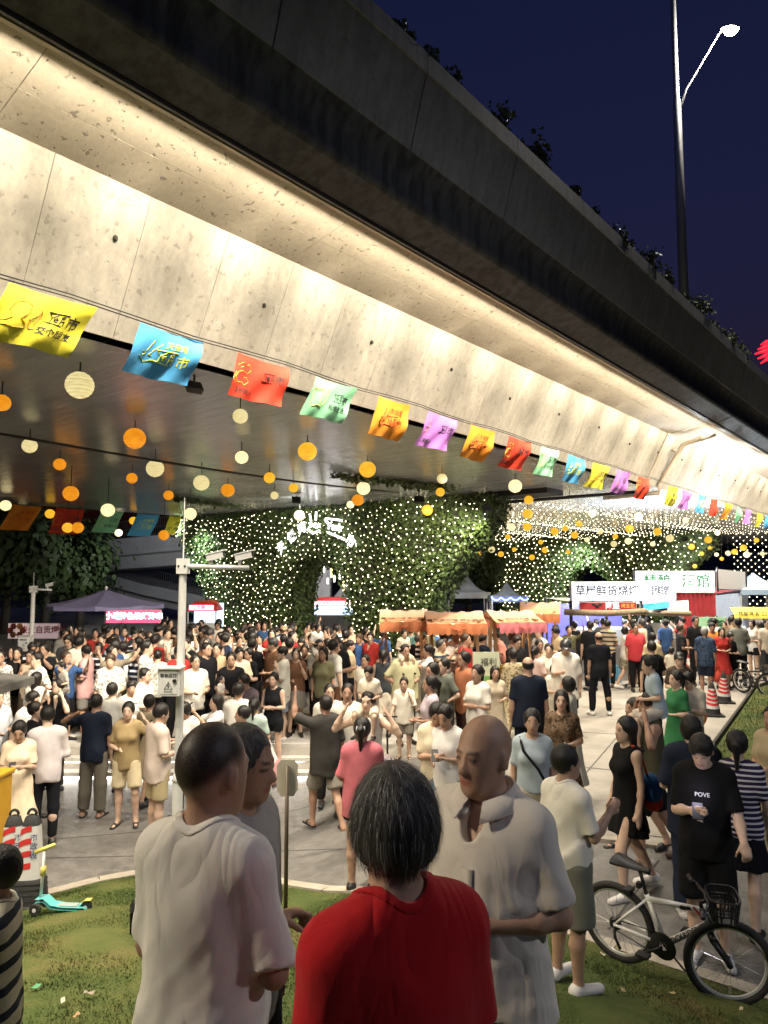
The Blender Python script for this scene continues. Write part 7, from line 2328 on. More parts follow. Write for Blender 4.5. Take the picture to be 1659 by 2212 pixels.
for x in (a0.x + 0.1, a1.x - 0.1):
 b = MB(); b.tube([(x, yA + 0.3, 0), (x, yA + 0.3, zA0 + 0.1)], 0.03, 6); b.build('post', M_darkmetal, aw)
yG = 21.5
g0, g1 = at_y(1503, 1333, yG), at_y(1568, 1333, yG)
gsn = thing('green_sign', 'pale green tea stall board with dark characters', 'sign', ((g0.x + g1.x) / 2, yG, 0))
zG1, zG0 = g0.z, at_y(1503, 1366, yG).z
b = MB(); b.box((0, 0, (zG0 + zG1) / 2), (g1.x - g0.x, 0.05, zG1 - zG0)); b.build('board', mat('green_board', (0.33, 0.55, 0.33), 0.5, emit=(0.3, 0.55, 0.3), estr=0.15), gsn)
text('擂茶', mat('dark_green_letters', (0.03, 0.12, 0.04), 0.6), gsn, (0.12, -0.03, (zG0 + zG1) / 2), 0.26, bold=0.02)
for x in (-0.35, 0.35):
 b = MB(); b.tube([(x, 0.03, 0), (x, 0.03, zG0)], 0.025, 6); b.build('leg', M_darkmetal, gsn)
# green roll-up poster between the stalls
pst = thing('roll_up_poster', 'green and cream poster stand in front of the orange stalls', 'poster')
pc = at_y(1050, 1430, 14.3)
b = MB(); b.box((pc.x, 14.3, 1.0), (0.52, 0.02, 1.0)); b.build('panel', mat('poster_cream', (0.55, 0.58, 0.42), 0.6), pst)
b = MB(); b.box((pc.x, 14.285, 0.78), (0.44, 0.012, 0.52)); b.build('print', mat('poster_green', (0.16, 0.36, 0.10), 0.6), pst)
text('福利', M_ink, pst, (pc.x + 0.05, 14.28, 1.3), 0.16)
b = MB(); b.tube([(pc.x - 0.2, 14.35, 0), (pc.x - 0.2, 14.33, 0.55)], 0.015, 5); b.tube([(pc.x + 0.2, 14.35, 0), (pc.x + 0.2, 14.33, 0.55)], 0.015, 5); b.build('stand', M_darkmetal, pst)

# ---- left background: purple parasol, signs, stalls
pr = at_y(228, 1320, 21)
par = thing('parasol', 'wide purple parasol above the crowd at the left', 'parasol', (pr.x, 21, 0))
M_par = mat('purple_canvas', (0.20, 0.19, 0.34), 0.7, var=0.1)
apex = Vector((-0.0, 0, 3.0 - 31 / F_PX * 21))
rim = []
for k in range(8):
 a = 2 * PI * k / 8 + 0.2
 rim.append(Vector((1.62 * math.cos(a), 1.62 * math.sin(a), 2.16)))
b = MB()
for k in range(8):
 p, q = rim[k], rim[(k + 1) % 8]
 b.grid([[apex + ((p + (q - p) * s) - apex) * t_ + Vector((0, 0, -0.05 * math.sin(PI * t_) - 0.05 * t_ * math.sin(PI * s))) for t_ in np.linspace(0.02, 1, 6)] for s in np.linspace(0, 1, 5)])
 b.grid([[p + (q - p) * s - Vector((0, 0, 0.05 * math.sin(PI * s))), p + (q - p) * s - Vector((0, 0, 0.13))] for s in np.linspace(0, 1, 5)])
b.build('canopy', M_par, par, 30)
b = MB(); b.tube([(0, 0, 0), (0, 0, apex.z + 0.06)], 0.025, 8); b.ball(apex + Vector((0, 0, 0.05)), 0.05, 8, 6); b.build('pole', M_white, par)
for k in range(8):
 b = MB(); b.tube([(0, 0, apex.z - 0.35), rim[k] * 0.55 + Vector((0, 0, 0.9 * 1.0))], 0.012, 4); b.build('rib', M_white, par)
def board(u0, u1, v0, v1, y, face, label, texts, name='stall_sign', legs=True):
 a, c = at_y(u0, v0, y), at_y(u1, v1, y)
 t = thing(name, label, 'sign', ((a.x + c.x) / 2, y, 0))
 b = MB(); b.box((0, 0.05, (a.z + c.z) / 2), (c.x - a.x, 0.1, a.z - c.z)); b.build('box', M_white, t)
 b = MB(); b.box((0, -0.008, (a.z + c.z) / 2), (c.x - a.x - 0.03, 0.012, a.z - c.z - 0.03)); b.build('face', face, t)
 for s, tx, ty, sz, m in texts:
  text(s, m, t, (tx * (c.x - a.x), -0.02, (a.z + c.z) / 2 + ty * (a.z - c.z)), sz * (a.z - c.z), bold=0.02)
 for x in (-0.4, 0.4):
  b = MB(); b.tube([(x * (c.x - a.x), 0.05, 0), (x * (c.x - a.x), 0.05, c.z)], 0.03, 6); b.build('leg', M_darkmetal, t)
 return t
M_pinkw = mat('sign_pale', (0.6, 0.5, 0.48), 0.5, emit=(0.75, 0.55, 0.55), estr=0.15)
M_redink = mat('red_letters', (0.45, 0.04, 0.08), 0.6)
sg = board(18, 126, 1346, 1380, 23, M_pinkw, 'pale stir-fry stall sign with red characters and six food pictures', [('柴火自贡爆炒', 0.2, 0.05, 0.50, M_redink)])
fd = MB()
for k in range(6):
 a = k * PI / 3
 f = MB(); f.lathe([(0.0, 0), (0.105, 0), (0.105, 0.01), (0, 0.01)], 6, (-0.52 + 0.2 * math.cos(a), -0.02, (sg.children[0].data.vertices[0].co.z + 0.26) + 0.15 * math.sin(a)), Matrix.Rotation(R(90), 3, 'X')); f.build('food_picture', mat('food_%d' % (k % 3), [(0.22, 0.04, 0.02), (0.3, 0.12, 0.04), (0.16, 0.03, 0.03)][k % 3], 0.6), sg)
M_rlit = mat('lightbox_red', (0.7, 0.05, 0.08), 0.4, emit=(1.0, 0.08, 0.16), estr=0.8)
M_wlit = mat('letters_lit', (1, 1, 1), 0.4, emit=(1, 0.9, 0.85), estr=2)
board(226, 262, 1317, 1346, 25, M_rlit, 'small red lightbox left half under the purple parasol', [('小吃', 0, 0, 0.62, M_wlit)], 'lightbox_sign')
board(264, 347, 1317, 1346, 25, M_rlit, 'wide red lightbox with glaring white characters under the purple parasol', [('特色烧烤炸串', 0, 0, 0.55, M_wlit)], 'lightbox_sign')
def kiosk(u0, u1, y, label, roofc, litc, txt, zt=2.05):
 a, c = at_y(u0, 1320, y), at_y(u1, 1320, y)
 w = c.x - a.x
 t = thing('snack_kiosk', label, 'food stall', ((a.x + c.x) / 2, y, 0))
 b = MB(); b.prism([(-w / 2, zt - 0.28), (w / 2, zt - 0.28), (w / 2 - 0.15, zt - 0.05), (w * 0.2, zt + 0.12), (-w * 0.2, zt + 0.12), (-w / 2 + 0.15, zt - 0.05)], -1.4, 0.0, Matrix.Rotation(R(90), 3, 'X')); b.build('roof', mat('kiosk_' + roofc, lin(roofc), 0.5), t)
 b = MB(); b.box((0, -0.02, zt - 0.14), (w * 0.8, 0.03, 0.2)); b.build('sign_face', mat('kiosk_lit_' + litc, lin(litc), 0.4, emit=lin(litc), estr=1.2), t)
 text(txt, M_redink, t, (0, -0.045, zt - 0.14), 0.16, bold=0.02)
 b = MB(); b.box((0, 0.5, 0.5), (w, 0.8, 1.0)); b.build('counter', M_white, t)
 b = MB(); b.box((0, 1.3, 1.3), (w, 0.05, 1.0)); b.build('lit_back', mat('kiosk_back', (0.8, 0.9, 1), 0.4, emit=(0.55, 0.75, 1.0), estr=0.7), t)
 for x in (-w / 2 + 0.05, w / 2 - 0.05):
  b = MB(); b.tube([(x, 0.1, 0), (x, 0.1, zt - 0.28)], 0.03, 6); b.build('post', M_white, t)
 return t
kiosk(655, 768, 36, 'red and white snack kiosk glowing behind the arch', 'b02820', 'f8d8e8', '香酥炸鸡', 1.75)
kiosk(402, 468, 30, 'red snack kiosk left of the ivy pier foot', 'b83020', 'f0a0c0', '烤肠', 1.8)

# ---- CCTV poles
def cctv(loc, hgt, label, box=None, rod=0.9, arm=0.9, cams=2, r=0.055, facing=0.0):
 t = thing('camera_pole', label, 'camera pole', loc, facing)
 b = MB(); b.tube([(0, 0, 0), (0, 0, 1.05), (0, 0, 1.06), (0, 0, hgt)], [r * 1.25, r * 1.25, r, r * 0.95], 16); b.build('pole', M_white, t, 40)
 for z in (1.06,):
  b = MB(); b.lathe([(r * 1.2, -0.04), (r * 1.5, -0.03), (r * 1.5, 0.0), (r * 1.15, 0.06)], 16, (0, 0, z)); b.build('collar', M_white, t, True)
 b = MB(); b.box((0, 0, hgt - 0.06), (r * 2.7, r * 2.7, 0.18)); b.build('bracket', M_white, t)
 for sx in (-1, 1):
  bb = MB(); bb.ball((sx * r * 0.8, -r * 1.36, hgt - 0.06), 0.014, 6, 5); bb.build('bolt', M_blk, t)
 b = MB(); b.tube([(0, 0, hgt), (0, 0, hgt + rod)], [0.009, 0.005], 6); b.build('lightning_rod', M_white, t)
 b = MB(); b.tube([(0, 0, hgt - 0.06), (arm, 0, hgt - 0.08)], 0.03, 10); b.build('arm', M_white, t, True)
 for k in range(cams):
  x = arm - 0.06 - k * 0.34
  M = Matrix.Rotation(R(-14), 3, 'Y')
  c = MB(); c.box((x, 0, hgt + 0.06), (0.2, 0.085, 0.08), M); c.box((x + 0.01, 0, hgt + 0.105), (0.25, 0.1, 0.012), M); c.tube([(x - 0.05, 0, hgt - 0.07), (x - 0.05, 0, hgt + 0.04)], 0.02, 8)
  co = c.build('camera', M_white, t)
  l = MB(); l.lathe([(0, 0), (0.03, 0), (0.034, 0.015), (0, 0.015)], 12, Vector((x, 0, hgt + 0.06)) + M @ Vector((0.101, 0, 0)), Matrix.Rotation(R(90), 3, 'Y')); l.build('lens', M_blk, co)
 if box:
  z0, z1, w, dp = box
  b = MB(); b.box((0 - w * 0.28, -dp / 2 - r, (z0 + z1) / 2), (w, dp, z1 - z0)); b.box((0 - w * 0.28, -dp / 2 - r - 0.01, z1 + 0.008), (w + 0.03, dp + 0.05, 0.016))
  bx_ = b.build('electrical_box', M_white, t)
  yf = -dp - r
  d = MB(); d.box((-w * 0.28, yf - 0.004, (z0 + z1) / 2), (w - 0.05, 0.008, z1 - z0 - 0.05)); d.build('box_door', M_white, bx_)
  cx_ = -w * 0.28
  text('智能监控', M_ink, bx_, (cx_, yf - 0.01, z1 - (z1 - z0) * 0.25), 0.048, bold=0.02)
  tri = MB(); zc = (z0 + z1) / 2 - (z1 - z0) * 0.12
  tri.tube([(cx_ - 0.045, yf - 0.01, zc - 0.035), (cx_ + 0.045, yf - 0.01, zc - 0.035), (cx_, yf - 0.01, zc + 0.045)], 0.005, 4, True)
  tri.tube([(cx_ + 0.006, yf - 0.01, zc + 0.025), (cx_ - 0.01, yf - 0.01, zc - 0.002), (cx_ + 0.01, yf - 0.01, zc - 0.002), (cx_ - 0.004, yf - 0.01, zc - 0.026)], 0.0045, 4)
  tri.build('warning_mark', M_ink, bx_)
  text('有电危险', M_ink, bx_, (cx_, yf - 0.01, z0 + (z1 - z0) * 0.16), 0.025)
  kn = MB(); kn.lathe([(0, 0), (0.022, 0), (0.022, 0.02), (0, 0.02)], 12, (cx_ + w * 0.28, yf - 0.006, (z0 + z1) / 2 + 0.02), Matrix.Rotation(R(90), 3, 'X')); kn.build('lock', M_blk, bx_)
 return t
cp = at_y(384, 1700, 8.6)
zc = ground_z(cp.x, 8.6)
zb1, zb0 = at_y(372, 1442, 8.5).z - zc, at_y(372, 1500, 8.5).z - zc
cctv((cp.x, 8.6, zc), at_y(392, 1212, 8.6).z - zc, 'white camera pole with an electrical box and two cameras behind the buzz-cut man', (zb0, zb1, 0.25, 0.18), 0.75, 0.78, 2, 0.047)
c2 = at_y(67, 1400, 20)
cctv((c2.x, 20, 0), at_y(67, 1268, 20).z, 'small white camera pole in the crowd at the far left', (0.95, 1.35, 0.3, 0.2), 0.4, 0.5, 1, 0.06)

# ---- street sign seen from the back on the lawn
sp_ = at_y(620, 1700, 6.2)
zs = ground_z(sp_.x, 6.2)
sb = thing('street_sign', 'pale octagonal sign plate on a brown post seen from the back', 'street sign', (sp_.x, 6.2, zs), R(4))
zt1 = at_y(620, 1642, 6.2).z - zs; zt0 = at_y(620, 1722, 6.2).z - zs
hw_, hh = 0.088, (zt1 - zt0) / 2
b = MB(); b.prism([(-hw_ * 0.6, -hh), (hw_ * 0.6, -hh), (hw_, -hh * 0.68), (hw_, hh * 0.68), (hw_ * 0.6, hh), (-hw_ * 0.6, hh), (-hw_, hh * 0.68), (-hw_, -hh * 0.68)], -0.006, 0.006, Matrix.Rotation(R(90), 3, 'X'), (0, 0.03, (zt0 + zt1) / 2)); b.build('plate', mat('sign_back', (0.55, 0.50, 0.40), 0.5, var=0.08), sb)
b = MB(); b.tube([(0, 0, 0), (0, 0, zt1 - 0.05)], 0.0175, 10); b.build('post', mat('brown_post', (0.10, 0.075, 0.05), 0.45, metal=0.3), sb, True)

# ---- traffic cones, exit sign
def cone(loc, label, hgt=0.7, tall=False):
 t = thing('traffic_cone', label, 'traffic cone', loc, random.uniform(-0.3, 0.3), 'traffic cones on the path')
 b = MB(); b.box((0, 0, 0.02), (0.4, 0.4, 0.04)); b.lathe([(0.17, 0.04), (0.15, 0.07), (0.145, 0.16)], 18); b.build('base', M_rubber, t, 40)
 rs = lambda z: 0.145 - (z - 0.16) / (hgt - 0.16) * 0.1
 M_cw = mat('cone_white', (0.62, 0.6, 0.58), 0.5); M_cr = mat('cone_red', (0.55, 0.03, 0.03), 0.5)
 b = MB(); b.lathe([(rs(0.16), 0.16), (rs(hgt * 0.82), hgt * 0.82)], 18); b.build('sleeve', M_cw, t, True)
 for k in range(4):
  z = 0.22 + k * (hgt * 0.82 - 0.26) / 3.6
  bb = MB(); P = []
  for i in range(19):
   a = 2 * PI * i / 18
   zz = z + 0.035 * abs(((i % 9) / 4.5) - 1)
   P.append([((rs(zz) + 0.003) * math.cos(a), (rs(zz) + 0.003) * math.sin(a), zz), ((rs(zz + 0.05) + 0.003) * math.cos(a), (rs(zz + 0.05) + 0.003) * math.sin(a), zz + 0.05)])
  bb.grid(P); bb.build('stripe', M_cr, t, True)
 b = MB(); b.lathe([(rs(hgt * 0.82), hgt * 0.82), (rs(hgt) * 0.9, hgt * 0.97), (0.02, hgt), (0, hgt)], 18); b.build('tip', M_rubber, t, True)
 b = MB(); b.tube([(0.03 * math.cos(a), 0, hgt + 0.02 + 0.03 * math.sin(a)) for a in np.linspace(0, 2 * PI, 10)[:-1]], 0.008, 5, True); b.build('ring', M_rubber, t)
 return t
for u, v, lab in ((1540, 1546, 'red and white striped traffic cone, nearer of the two upright ones by the lawn edge'), (1565, 1518, 'red and white striped traffic cone, farther one by the lawn edge'), (1503, 1592, 'traffic cone half hidden behind the round orange exit sign')):
 p = at_z(u, v, 0.0)
 cone(tuple(p), lab)
p = at_z(1500, 1607, 0.0)
es = thing('exit_sign', 'round orange exit sign on a thin post beside the raised lawn', 'sign', tuple(p), R(-8))
b = MB(); b.lathe([(0, -0.012), (0.235, -0.012), (0.235, 0.012), (0, 0.012)], 36, (0, 0, 0.52 - 0.02), Matrix.Rotation(R(90), 3, 'X')); b.build('disc', mat('exit_orange', (0.45, 0.17, 0.06), 0.5), es)
text('出口', mat('exit_letters', (0.62, 0.5, 0.42), 0.5), es, (0, -0.02, 0.5), 0.2, bold=0.02)
b = MB(); b.tube([(0, 0.03, 0), (0, 0.03, 0.5)], 0.016, 6); b.box((0, 0.03, 0.015), (0.3, 0.3, 0.03)); b.build('stand', M_wood, es)

# ---- barrier bollards, kick scooter, yellow box, grey canopy at the left edge
def bollard(loc, label, rz):
 t = thing('barrier_bollard', label, 'bollard', loc, rz, 'striped barrier bollards on the lawn edge')
 def ring(z, w, n=20):
  return [(math.copysign(abs(math.cos(a)) ** 0.6, math.cos(a)) * w, math.copysign(abs(math.sin(a)) ** 0.6, math.sin(a)) * w * 0.8, z) for a in np.linspace(0, 2 * PI, n)]
 b = MB(); b.grid([ring(0.0, 0.21), ring(0.06, 0.21), ring(0.07, 0.17), ring(0.28, 0.15), ring(0.30, 0.13)]); b.build('base', M_rubber, t, 40)
 for z in (0.1, 0.15, 0.2, 0.25):
  bb = MB(); bb.grid([ring(z, 0.172 - 0.08 * z), ring(z + 0.012, 0.178 - 0.08 * z), ring(z + 0.024, 0.172 - 0.08 * z)]); bb.build('rib', M_rubber, t, True)
 b = MB(); b.grid([ring(0.30, 0.125), ring(0.80, 0.085)]); b.build('sleeve', MATS['cone_white'], t, True)
 for k in range(4):
  z = 0.36 + k * 0.115
  bb = MB(); P = []
  for i in range(9):
   a = PI + 0.35 + (PI * 0.42) * i / 8
   r0 = lambda zz: 0.125 - 0.08 * (zz - 0.3)
   zz = z + 0.05 * i / 8
   f_ = lambda zz: ((math.copysign(abs(math.cos(a)) ** 0.6, math.cos(a)) * (r0(zz) + 0.004)), math.copysign(abs(math.sin(a)) ** 0.6, math.sin(a)) * (r0(zz) + 0.004) * 0.8, zz)
   P.append([f_(zz), f_(zz + 0.055)])
  bb.grid(P); bb.build('stripe', MATS['cone_red'], t)
 b = MB(); b.grid([ring(0.80, 0.085), ring(0.88, 0.06), ring(0.90, 0.02)]); b.build('cap', M_rubber, t, True)
 b = MB(); b.tube([(0.04 * math.cos(a), 0, 0.90 + 0.05 * math.sin(a)) for a in np.linspace(0, PI, 8)], 0.014, 6); b.build('handle', M_rubber, t, True)
 M_bl = mat('blue_print', (0.02, 0.05, 0.16), 0.6)
 for k, ch in enumerate('市政设施'):
  text(ch, M_bl, t, (0.055 - 0.002 * k, -0.083 + 0.005 * (0) - 0.006 * (3 - k) * 0.9, 0.70 - k * 0.085), 0.07, (R(84), 0, R(12)), 0.01)
 return t
for u, lab in ((64, 'white bollard with red slanted stripes beside the kick scooter'), (14, 'white bollard with red slanted stripes at the left frame edge')):
 p = at_y(u, 1900, 7.45)
 bollard((p.x, 7.45 + (0.1 if u < 30 else 0), ground_z(p.x, 7.45) - 0.01), lab, R(8 if u > 30 else 20))
sc0 = at_y(93, 1920, 7.0)
zs = ground_z(sc0.x + 0.2, 7.0)
sco = thing('kick_scooter', 'turquoise toy kick scooter with yellow handles lying on the lawn edge', 'scooter', (sc0.x, 7.0, zs), R(-4))
M_tq = mat('turquoise_plastic', (0.10, 0.42, 0.40), 0.4); M_yl = mat('yellow_plastic', (0.6, 0.5, 0.12), 0.4)
b = MB(); b.grid([[(x, y, z) for y in (-0.055, 0.055)] for x, z in ((-0.05, 0.12), (0.03, 0.13), (0.10, 0.075), (0.2, 0.06), (0.42, 0.06), (0.44, 0.045))]); b.grid([[(x, y, z) for y in (0.055, -0.055)] for x, z in ((-0.05, 0.09), (0.03, 0.1), (0.10, 0.045), (0.2, 0.035), (0.42, 0.035), (0.44, 0.045))]); b.build('deck', M_tq, sco)
b = MB(); b.box((0.24, 0, 0.064), (0.2, 0.07, 0.006)); b.build('grip_pad', mat('grip_pad', (0.25, 0.3, 0.28), 0.8), sco)
b = MB(); b.grid([[(0.36, y, 0.075), (0.41, y, 0.115), (0.47, y, 0.12)] for y in (-0.03, 0.03)]); b.build('rear_mudguard', M_yl, sco)
for x, y in ((-0.02, -0.09), (-0.02, 0.09), (0.42, 0)):
 b = MB(); b.tube([(x, y - 0.018, 0.05), (x, y + 0.018, 0.05)], 0.05, 14); w_ = b.build('wheel', M_rubber, sco)
 b = MB(); b.tube([(x, y - 0.021, 0.05), (x, y + 0.021, 0.05)], 0.018, 10); b.build('hub', M_white, w_)
b = MB(); b.tube([(-0.02, 0, 0.1), (0.0, 0, 0.55)], 0.014, 8); b.build('stem', M_white, sco, True)
b = MB(); b.tube([(-0.006, 0, 0.32), (-0.002, 0, 0.40)], 0.026, 8); b.build('clamp', M_yl, sco, True)
b = MB(); b.tube([(-0.08, -0.02, 0.53), (0.09, 0.02, 0.59)], 0.019, 8); b.build('handlebar', M_yl, sco, True)
yb = at_y(6, 1700, 8.3)
ybx = thing('yellow_cabinet', 'yellow cabinet side cut by the left frame edge', 'cabinet', (yb.x - 0.30, 8.3, ground_z(yb.x, 8.3)))
b = MB(); b.box((0, 0, 0.6), (0.55, 0.5, 1.2)); b.box((0, 0, 1.215), (0.6, 0.55, 0.03)); b.build('body', mat('yellow_paint', (0.55, 0.30, 0.02), 0.5, var=0.1), ybx)
b = MB(); b.box((0.0, -0.256, 0.6), (0.46, 0.012, 1.05)); b.build('door', MATS['yellow_paint'], ybx)
gcx = at_y(-175, 1430, 9.3)
gc = thing('grey_canopy', 'grey pyramid canopy corner entering at the left frame edge', 'canopy', (gcx.x, 9.3, 0))
e_ = 1.0
b = MB()
ap = Vector((0, 0, 2.02))
cs = [Vector((-e_, -e_, 1.58)), Vector((e_, -e_, 1.58)), Vector((e_, e_, 1.58)), Vector((-e_, e_, 1.58))]
for i in range(4):
 p, q = cs[i], cs[(i + 1) % 4]
 b.grid([[p + (q - p) * s + (ap - (p + (q - p) * s)) * k - Vector((0, 0, 0.05 * math.sin(PI * k))) for k in np.linspace(0, 1, 5)] for s in np.linspace(0, 1, 7)])
 b.grid([[p + (q - p) * s, p + (q - p) * s - Vector((0, 0, 0.1))] for s in np.linspace(0, 1, 7)])
b.build('roof', mat('grey_canvas', (0.16, 0.155, 0.14), 0.7, var=0.15), gc)
b = MB(); b.tube([(0, 0, -0.45), (0, 0, 2.0)], 0.025, 8); b.build('pole', M_white, gc)

# ---- pile of red cloth lanterns glowing far right on the viaduct
rl = BP(30.5, 5.2, 9.2)
red = thing('red_lit_sign', 'glowing red sign structure at the right frame edge above the viaduct', 'sign', tuple(at_y(1650, 762, 26)))
for k in range(5):
 b = MB(); b.tube([(-0.32 + 0.11 * abs(k - 2), 0.02 * k, 0.3 - k * 0.17), (0.1, -0.05, 0.40 - k * 0.16), (0.9, 0, 0.36 - k * 0.19)], [0.03, 0.08, 0.07], 8); b.build('bar', mat('red_glow', (0.7, 0.02, 0.03), 0.4, emit=(1.0, 0.02, 0.05), estr=0.45), red, True)
b = MB(); b.tube([(0.6, 0.2, 0.5), (0.6, 0.2, -4.0)], 0.08, 8); b.build('post', M_darkmetal, red)

# ---- blue plastic stools by the barbecue stall
def stool(u, v, label):
 p = at_z(u, v, 0.0)
 t = thing('plastic_stool', label, 'stool', tuple(p), 0.2)
 M_st = mat('blue_stool', (0.10, 0.30, 0.45), 0.45)
 b = MB(); b.box((0, 0, 0.44), (0.3, 0.3, 0.03)); b.build('seat', M_st, t)
 for sx in (-1, 1):
  for sy in (-1, 1):
   b = MB(); b.bar((sx * 0.17, sy * 0.17, 0), (sx * 0.13, sy * 0.13, 0.43), 0.06, 0.03, (0, 1, 0)); b.build('leg', M_st, t)
 for sy in (-1, 1):
  b = MB(); b.bar((-0.15, sy * 0.15, 0.2), (0.15, sy * 0.15, 0.2), 0.03, 0.05); b.build('stretcher', M_st, t)
stool(1322, 1473, 'blue plastic stool behind the striding balding man')
stool(1336, 1468, 'blue plastic stool half hidden by the girl in checked skirt')
# ================================================================ BICYCLE
def bicycle(loc, rz, lean, label, frame_m, small=False, scale=1.0):
 """x forward, z up; rear axle at the origin"""
 t = thing('bicycle', label, 'bicycle', loc, rz)
 t.rotation_euler = (lean, 0, rz)
 t.scale = (scale,) * 3
 RW, WB = 0.292, 0.80
 M_rim = mat('bike_rim', (0.6, 0.6, 0.58), 0.3, metal=0.4); M_sp = mat('bike_spoke', (0.5, 0.5, 0.5), 0.3, metal=0.9)
 for x in (0.0, WB):
  w = link('wheel', None, t, (x, 0, RW))
  b = MB(); b.tube([((RW - 0.027) * math.cos(a), 0, (RW - 0.027) * math.sin(a)) for a in np.linspace(0, 2 * PI, 41)[:-1]], 0.027, 10, True); b.build('tyre', M_rubber, w, True)
  b = MB(); P = []
  for i in range(41):
   a = 2 * PI * i / 40
   P.append([(rr_ * math.cos(a), yy, rr_ * math.sin(a)) for rr_, yy in ((RW - 0.052, -0.013), (RW - 0.066, -0.008), (RW - 0.066, 0.008), (RW - 0.052, 0.013), (RW - 0.052, -0.013))])
  b.grid(P); b.build('rim', M_rim, w, 50)
  b = MB()
  for i in range(20):
   a = 2 * PI * i / 20
   sgn = 1 if i % 2 else -1
   b.tube([(0.018 * math.cos(a + 1.2), 0.022 * sgn, 0.018 * math.sin(a + 1.2)), ((RW - 0.06) * math.cos(a), 0, (RW - 0.06) * math.sin(a))], 0.0016, 4)
  o = b.build('spokes', M_sp, w); o['kind'] = 'stuff'
  b = MB(); b.tube([(0, -0.045, 0), (0, 0.045, 0)], 0.02, 10); b.build('hub', M_blk, w, True)
  b = MB(); b.box((0.0, -0.012, -RW + 0.12), (0.02, 0.006, 0.06)); b.build('reflector', mat('reflector', (0.7, 0.6, 0.35), 0.3), w)
 BB = Vector((0.37, 0, 0.27)); HT = Vector((0.645, 0, 0.62)); HBt = Vector((0.675, 0, 0.52)); ST_ = Vector((0.235, 0, 0.575)); AX = Vector((0, 0, RW)); FX = Vector((WB, 0, RW))
 fr = link('frame', None, t)
 def tb(nm, pts, r, m, par=fr, n=10):
  b = MB(); b.tube(pts, r, n); return b.build(nm, m, par, True)
 tb('down_tube', [BB, HBt], 0.024, frame_m)
 tb('top_tube', [ST_ + Vector((0.01, 0, -0.03)), HT - Vector((0.01, 0, 0.02))], 0.020, frame_m)
 tb('seat_tube', [BB, ST_], 0.019, frame_m)
 tb('head_tube', [HBt + Vector((0.012, 0, -0.04)), HT + Vector((-0.008, 0, 0.03))], 0.025, frame_m)
 for sy in (-1, 1):
  tb('chain_stay', [BB + Vector((-0.02, 0.03 * sy, 0)), AX + Vector((0, 0.055 * sy, 0))], 0.011, frame_m)
  tb('seat_stay', [ST_ + Vector((-0.01, 0.02 * sy, -0.05)), AX + Vector((0, 0.055 * sy, 0.0))], 0.009, frame_m)
 fk = link('fork', None, t)
 for sy in (-1, 1):
  tb('fork_leg', [HBt + Vector((0.02, 0.045 * sy, -0.07)), FX + Vector((0.0, 0.048 * sy, 0))], [0.019, 0.014], M_blk, fk)
 tb('fork_crown', [HBt + Vector((0.02, -0.06, -0.06)), HBt + Vector((0.02, 0.06, -0.06))], 0.024, M_blk, fk)
 tb('seat_post', [ST_, ST_ + Vector((-0.045, 0, 0.16))], 0.014, M_blk, t)
 b = MB(); P = []
 for i in range(11):
  x = -0.17 + 0.27 * i / 10
  w_ = 0.075 * (1 - (i / 10) ** 1.5) + 0.018
  P.append([(x - 0.07 + 0.235, w_ * math.cos(a), 0.765 + (0.022 + 0.01 * math.cos(i * 0.5)) * math.sin(a) - 0.02 * (i / 10)) for a in np.linspace(0, 2 * PI, 13)])
 b.grid(P); b.add([P[0][k] for k in range(12)], [tuple(range(11, -1, -1))]); b.add([P[-1][k] for k in range(12)], [tuple(range(12))]); b.build('saddle', M_blk, t, True)
 st = HT + Vector((-0.012, 0, 0.06))
 tb('stem', [HT, st, st + Vector((0.05, 0, 0.02))], 0.016, M_blk, t)
 hbp = [st + Vector((0.0 - 0.03, 0.29 * s, 0.045)) if abs(s) == 1 else st + Vector((0.04, 0.1 * s * 2, 0.03)) for s in (-1, -0.45, 0, 0.45, 1)]
 hb = tb('handlebar', hbp, 0.011, M_blk, t)
 for s in (-1, 1):
  tb('grip', [hbp[0 if s < 0 else 4], hbp[0 if s < 0 else 4] + Vector((0.012, -0.1 * s, -0.003))], 0.017, M_blk, hb)
  tb('brake_lever', [hbp[0 if s < 0 else 4] + Vector((0.03, -0.11 * s, -0.01)), hbp[0 if s < 0 else 4] + Vector((0.055, -0.02 * s, -0.03))], 0.006, M_blk, hb)
 for k in range(3):
  c0 = st + Vector((0.03, 0.04 - 0.05 * k, 0.02))
  tb('cable', [c0, c0 + Vector((0.10, 0, 0.02)), c0 + Vector((0.11, 0, -0.08)), HBt + Vector((0.02, 0.02 * (k - 1), 0.02))], 0.0035, M_blk, t, 5)
 # basket: woven bars in front of the bars
 bk = link('basket', None, t, tuple(HT + Vector((0.13, 0, -0.02))))
 b = MB()
 for z, k in ((0.0, 0.8), (0.05, 0.86), (0.1, 0.92), (0.15, 1.0)):
  b.tube([(0.10 * k * math.copysign(abs(math.cos(a)) ** 0.5, math.cos(a)), 0.13 * k * math.copysign(abs(math.sin(a)) ** 0.5, math.sin(a)), z) for a in np.linspace(0, 2 * PI, 25)[:-1]], 0.006, 5, True)
 for i in range(22):
  a = 2 * PI * i / 22
  p = lambda k, z: (0.10 * k * math.copysign(abs(math.cos(a)) ** 0.5, math.cos(a)), 0.13 * k * math.copysign(abs(math.sin(a)) ** 0.5, math.sin(a)), z)
  b.tube([p(0.8, 0), p(1.0, 0.15)], 0.006, 4)
 b.box((0, 0, 0.0), (0.15, 0.2, 0.008))
 b.build('basket_mesh', M_blk, bk)
 # drive train on the right side (towards -y)
 cr = link('crankset', None, t, tuple(BB + Vector((0, -0.05, 0))))
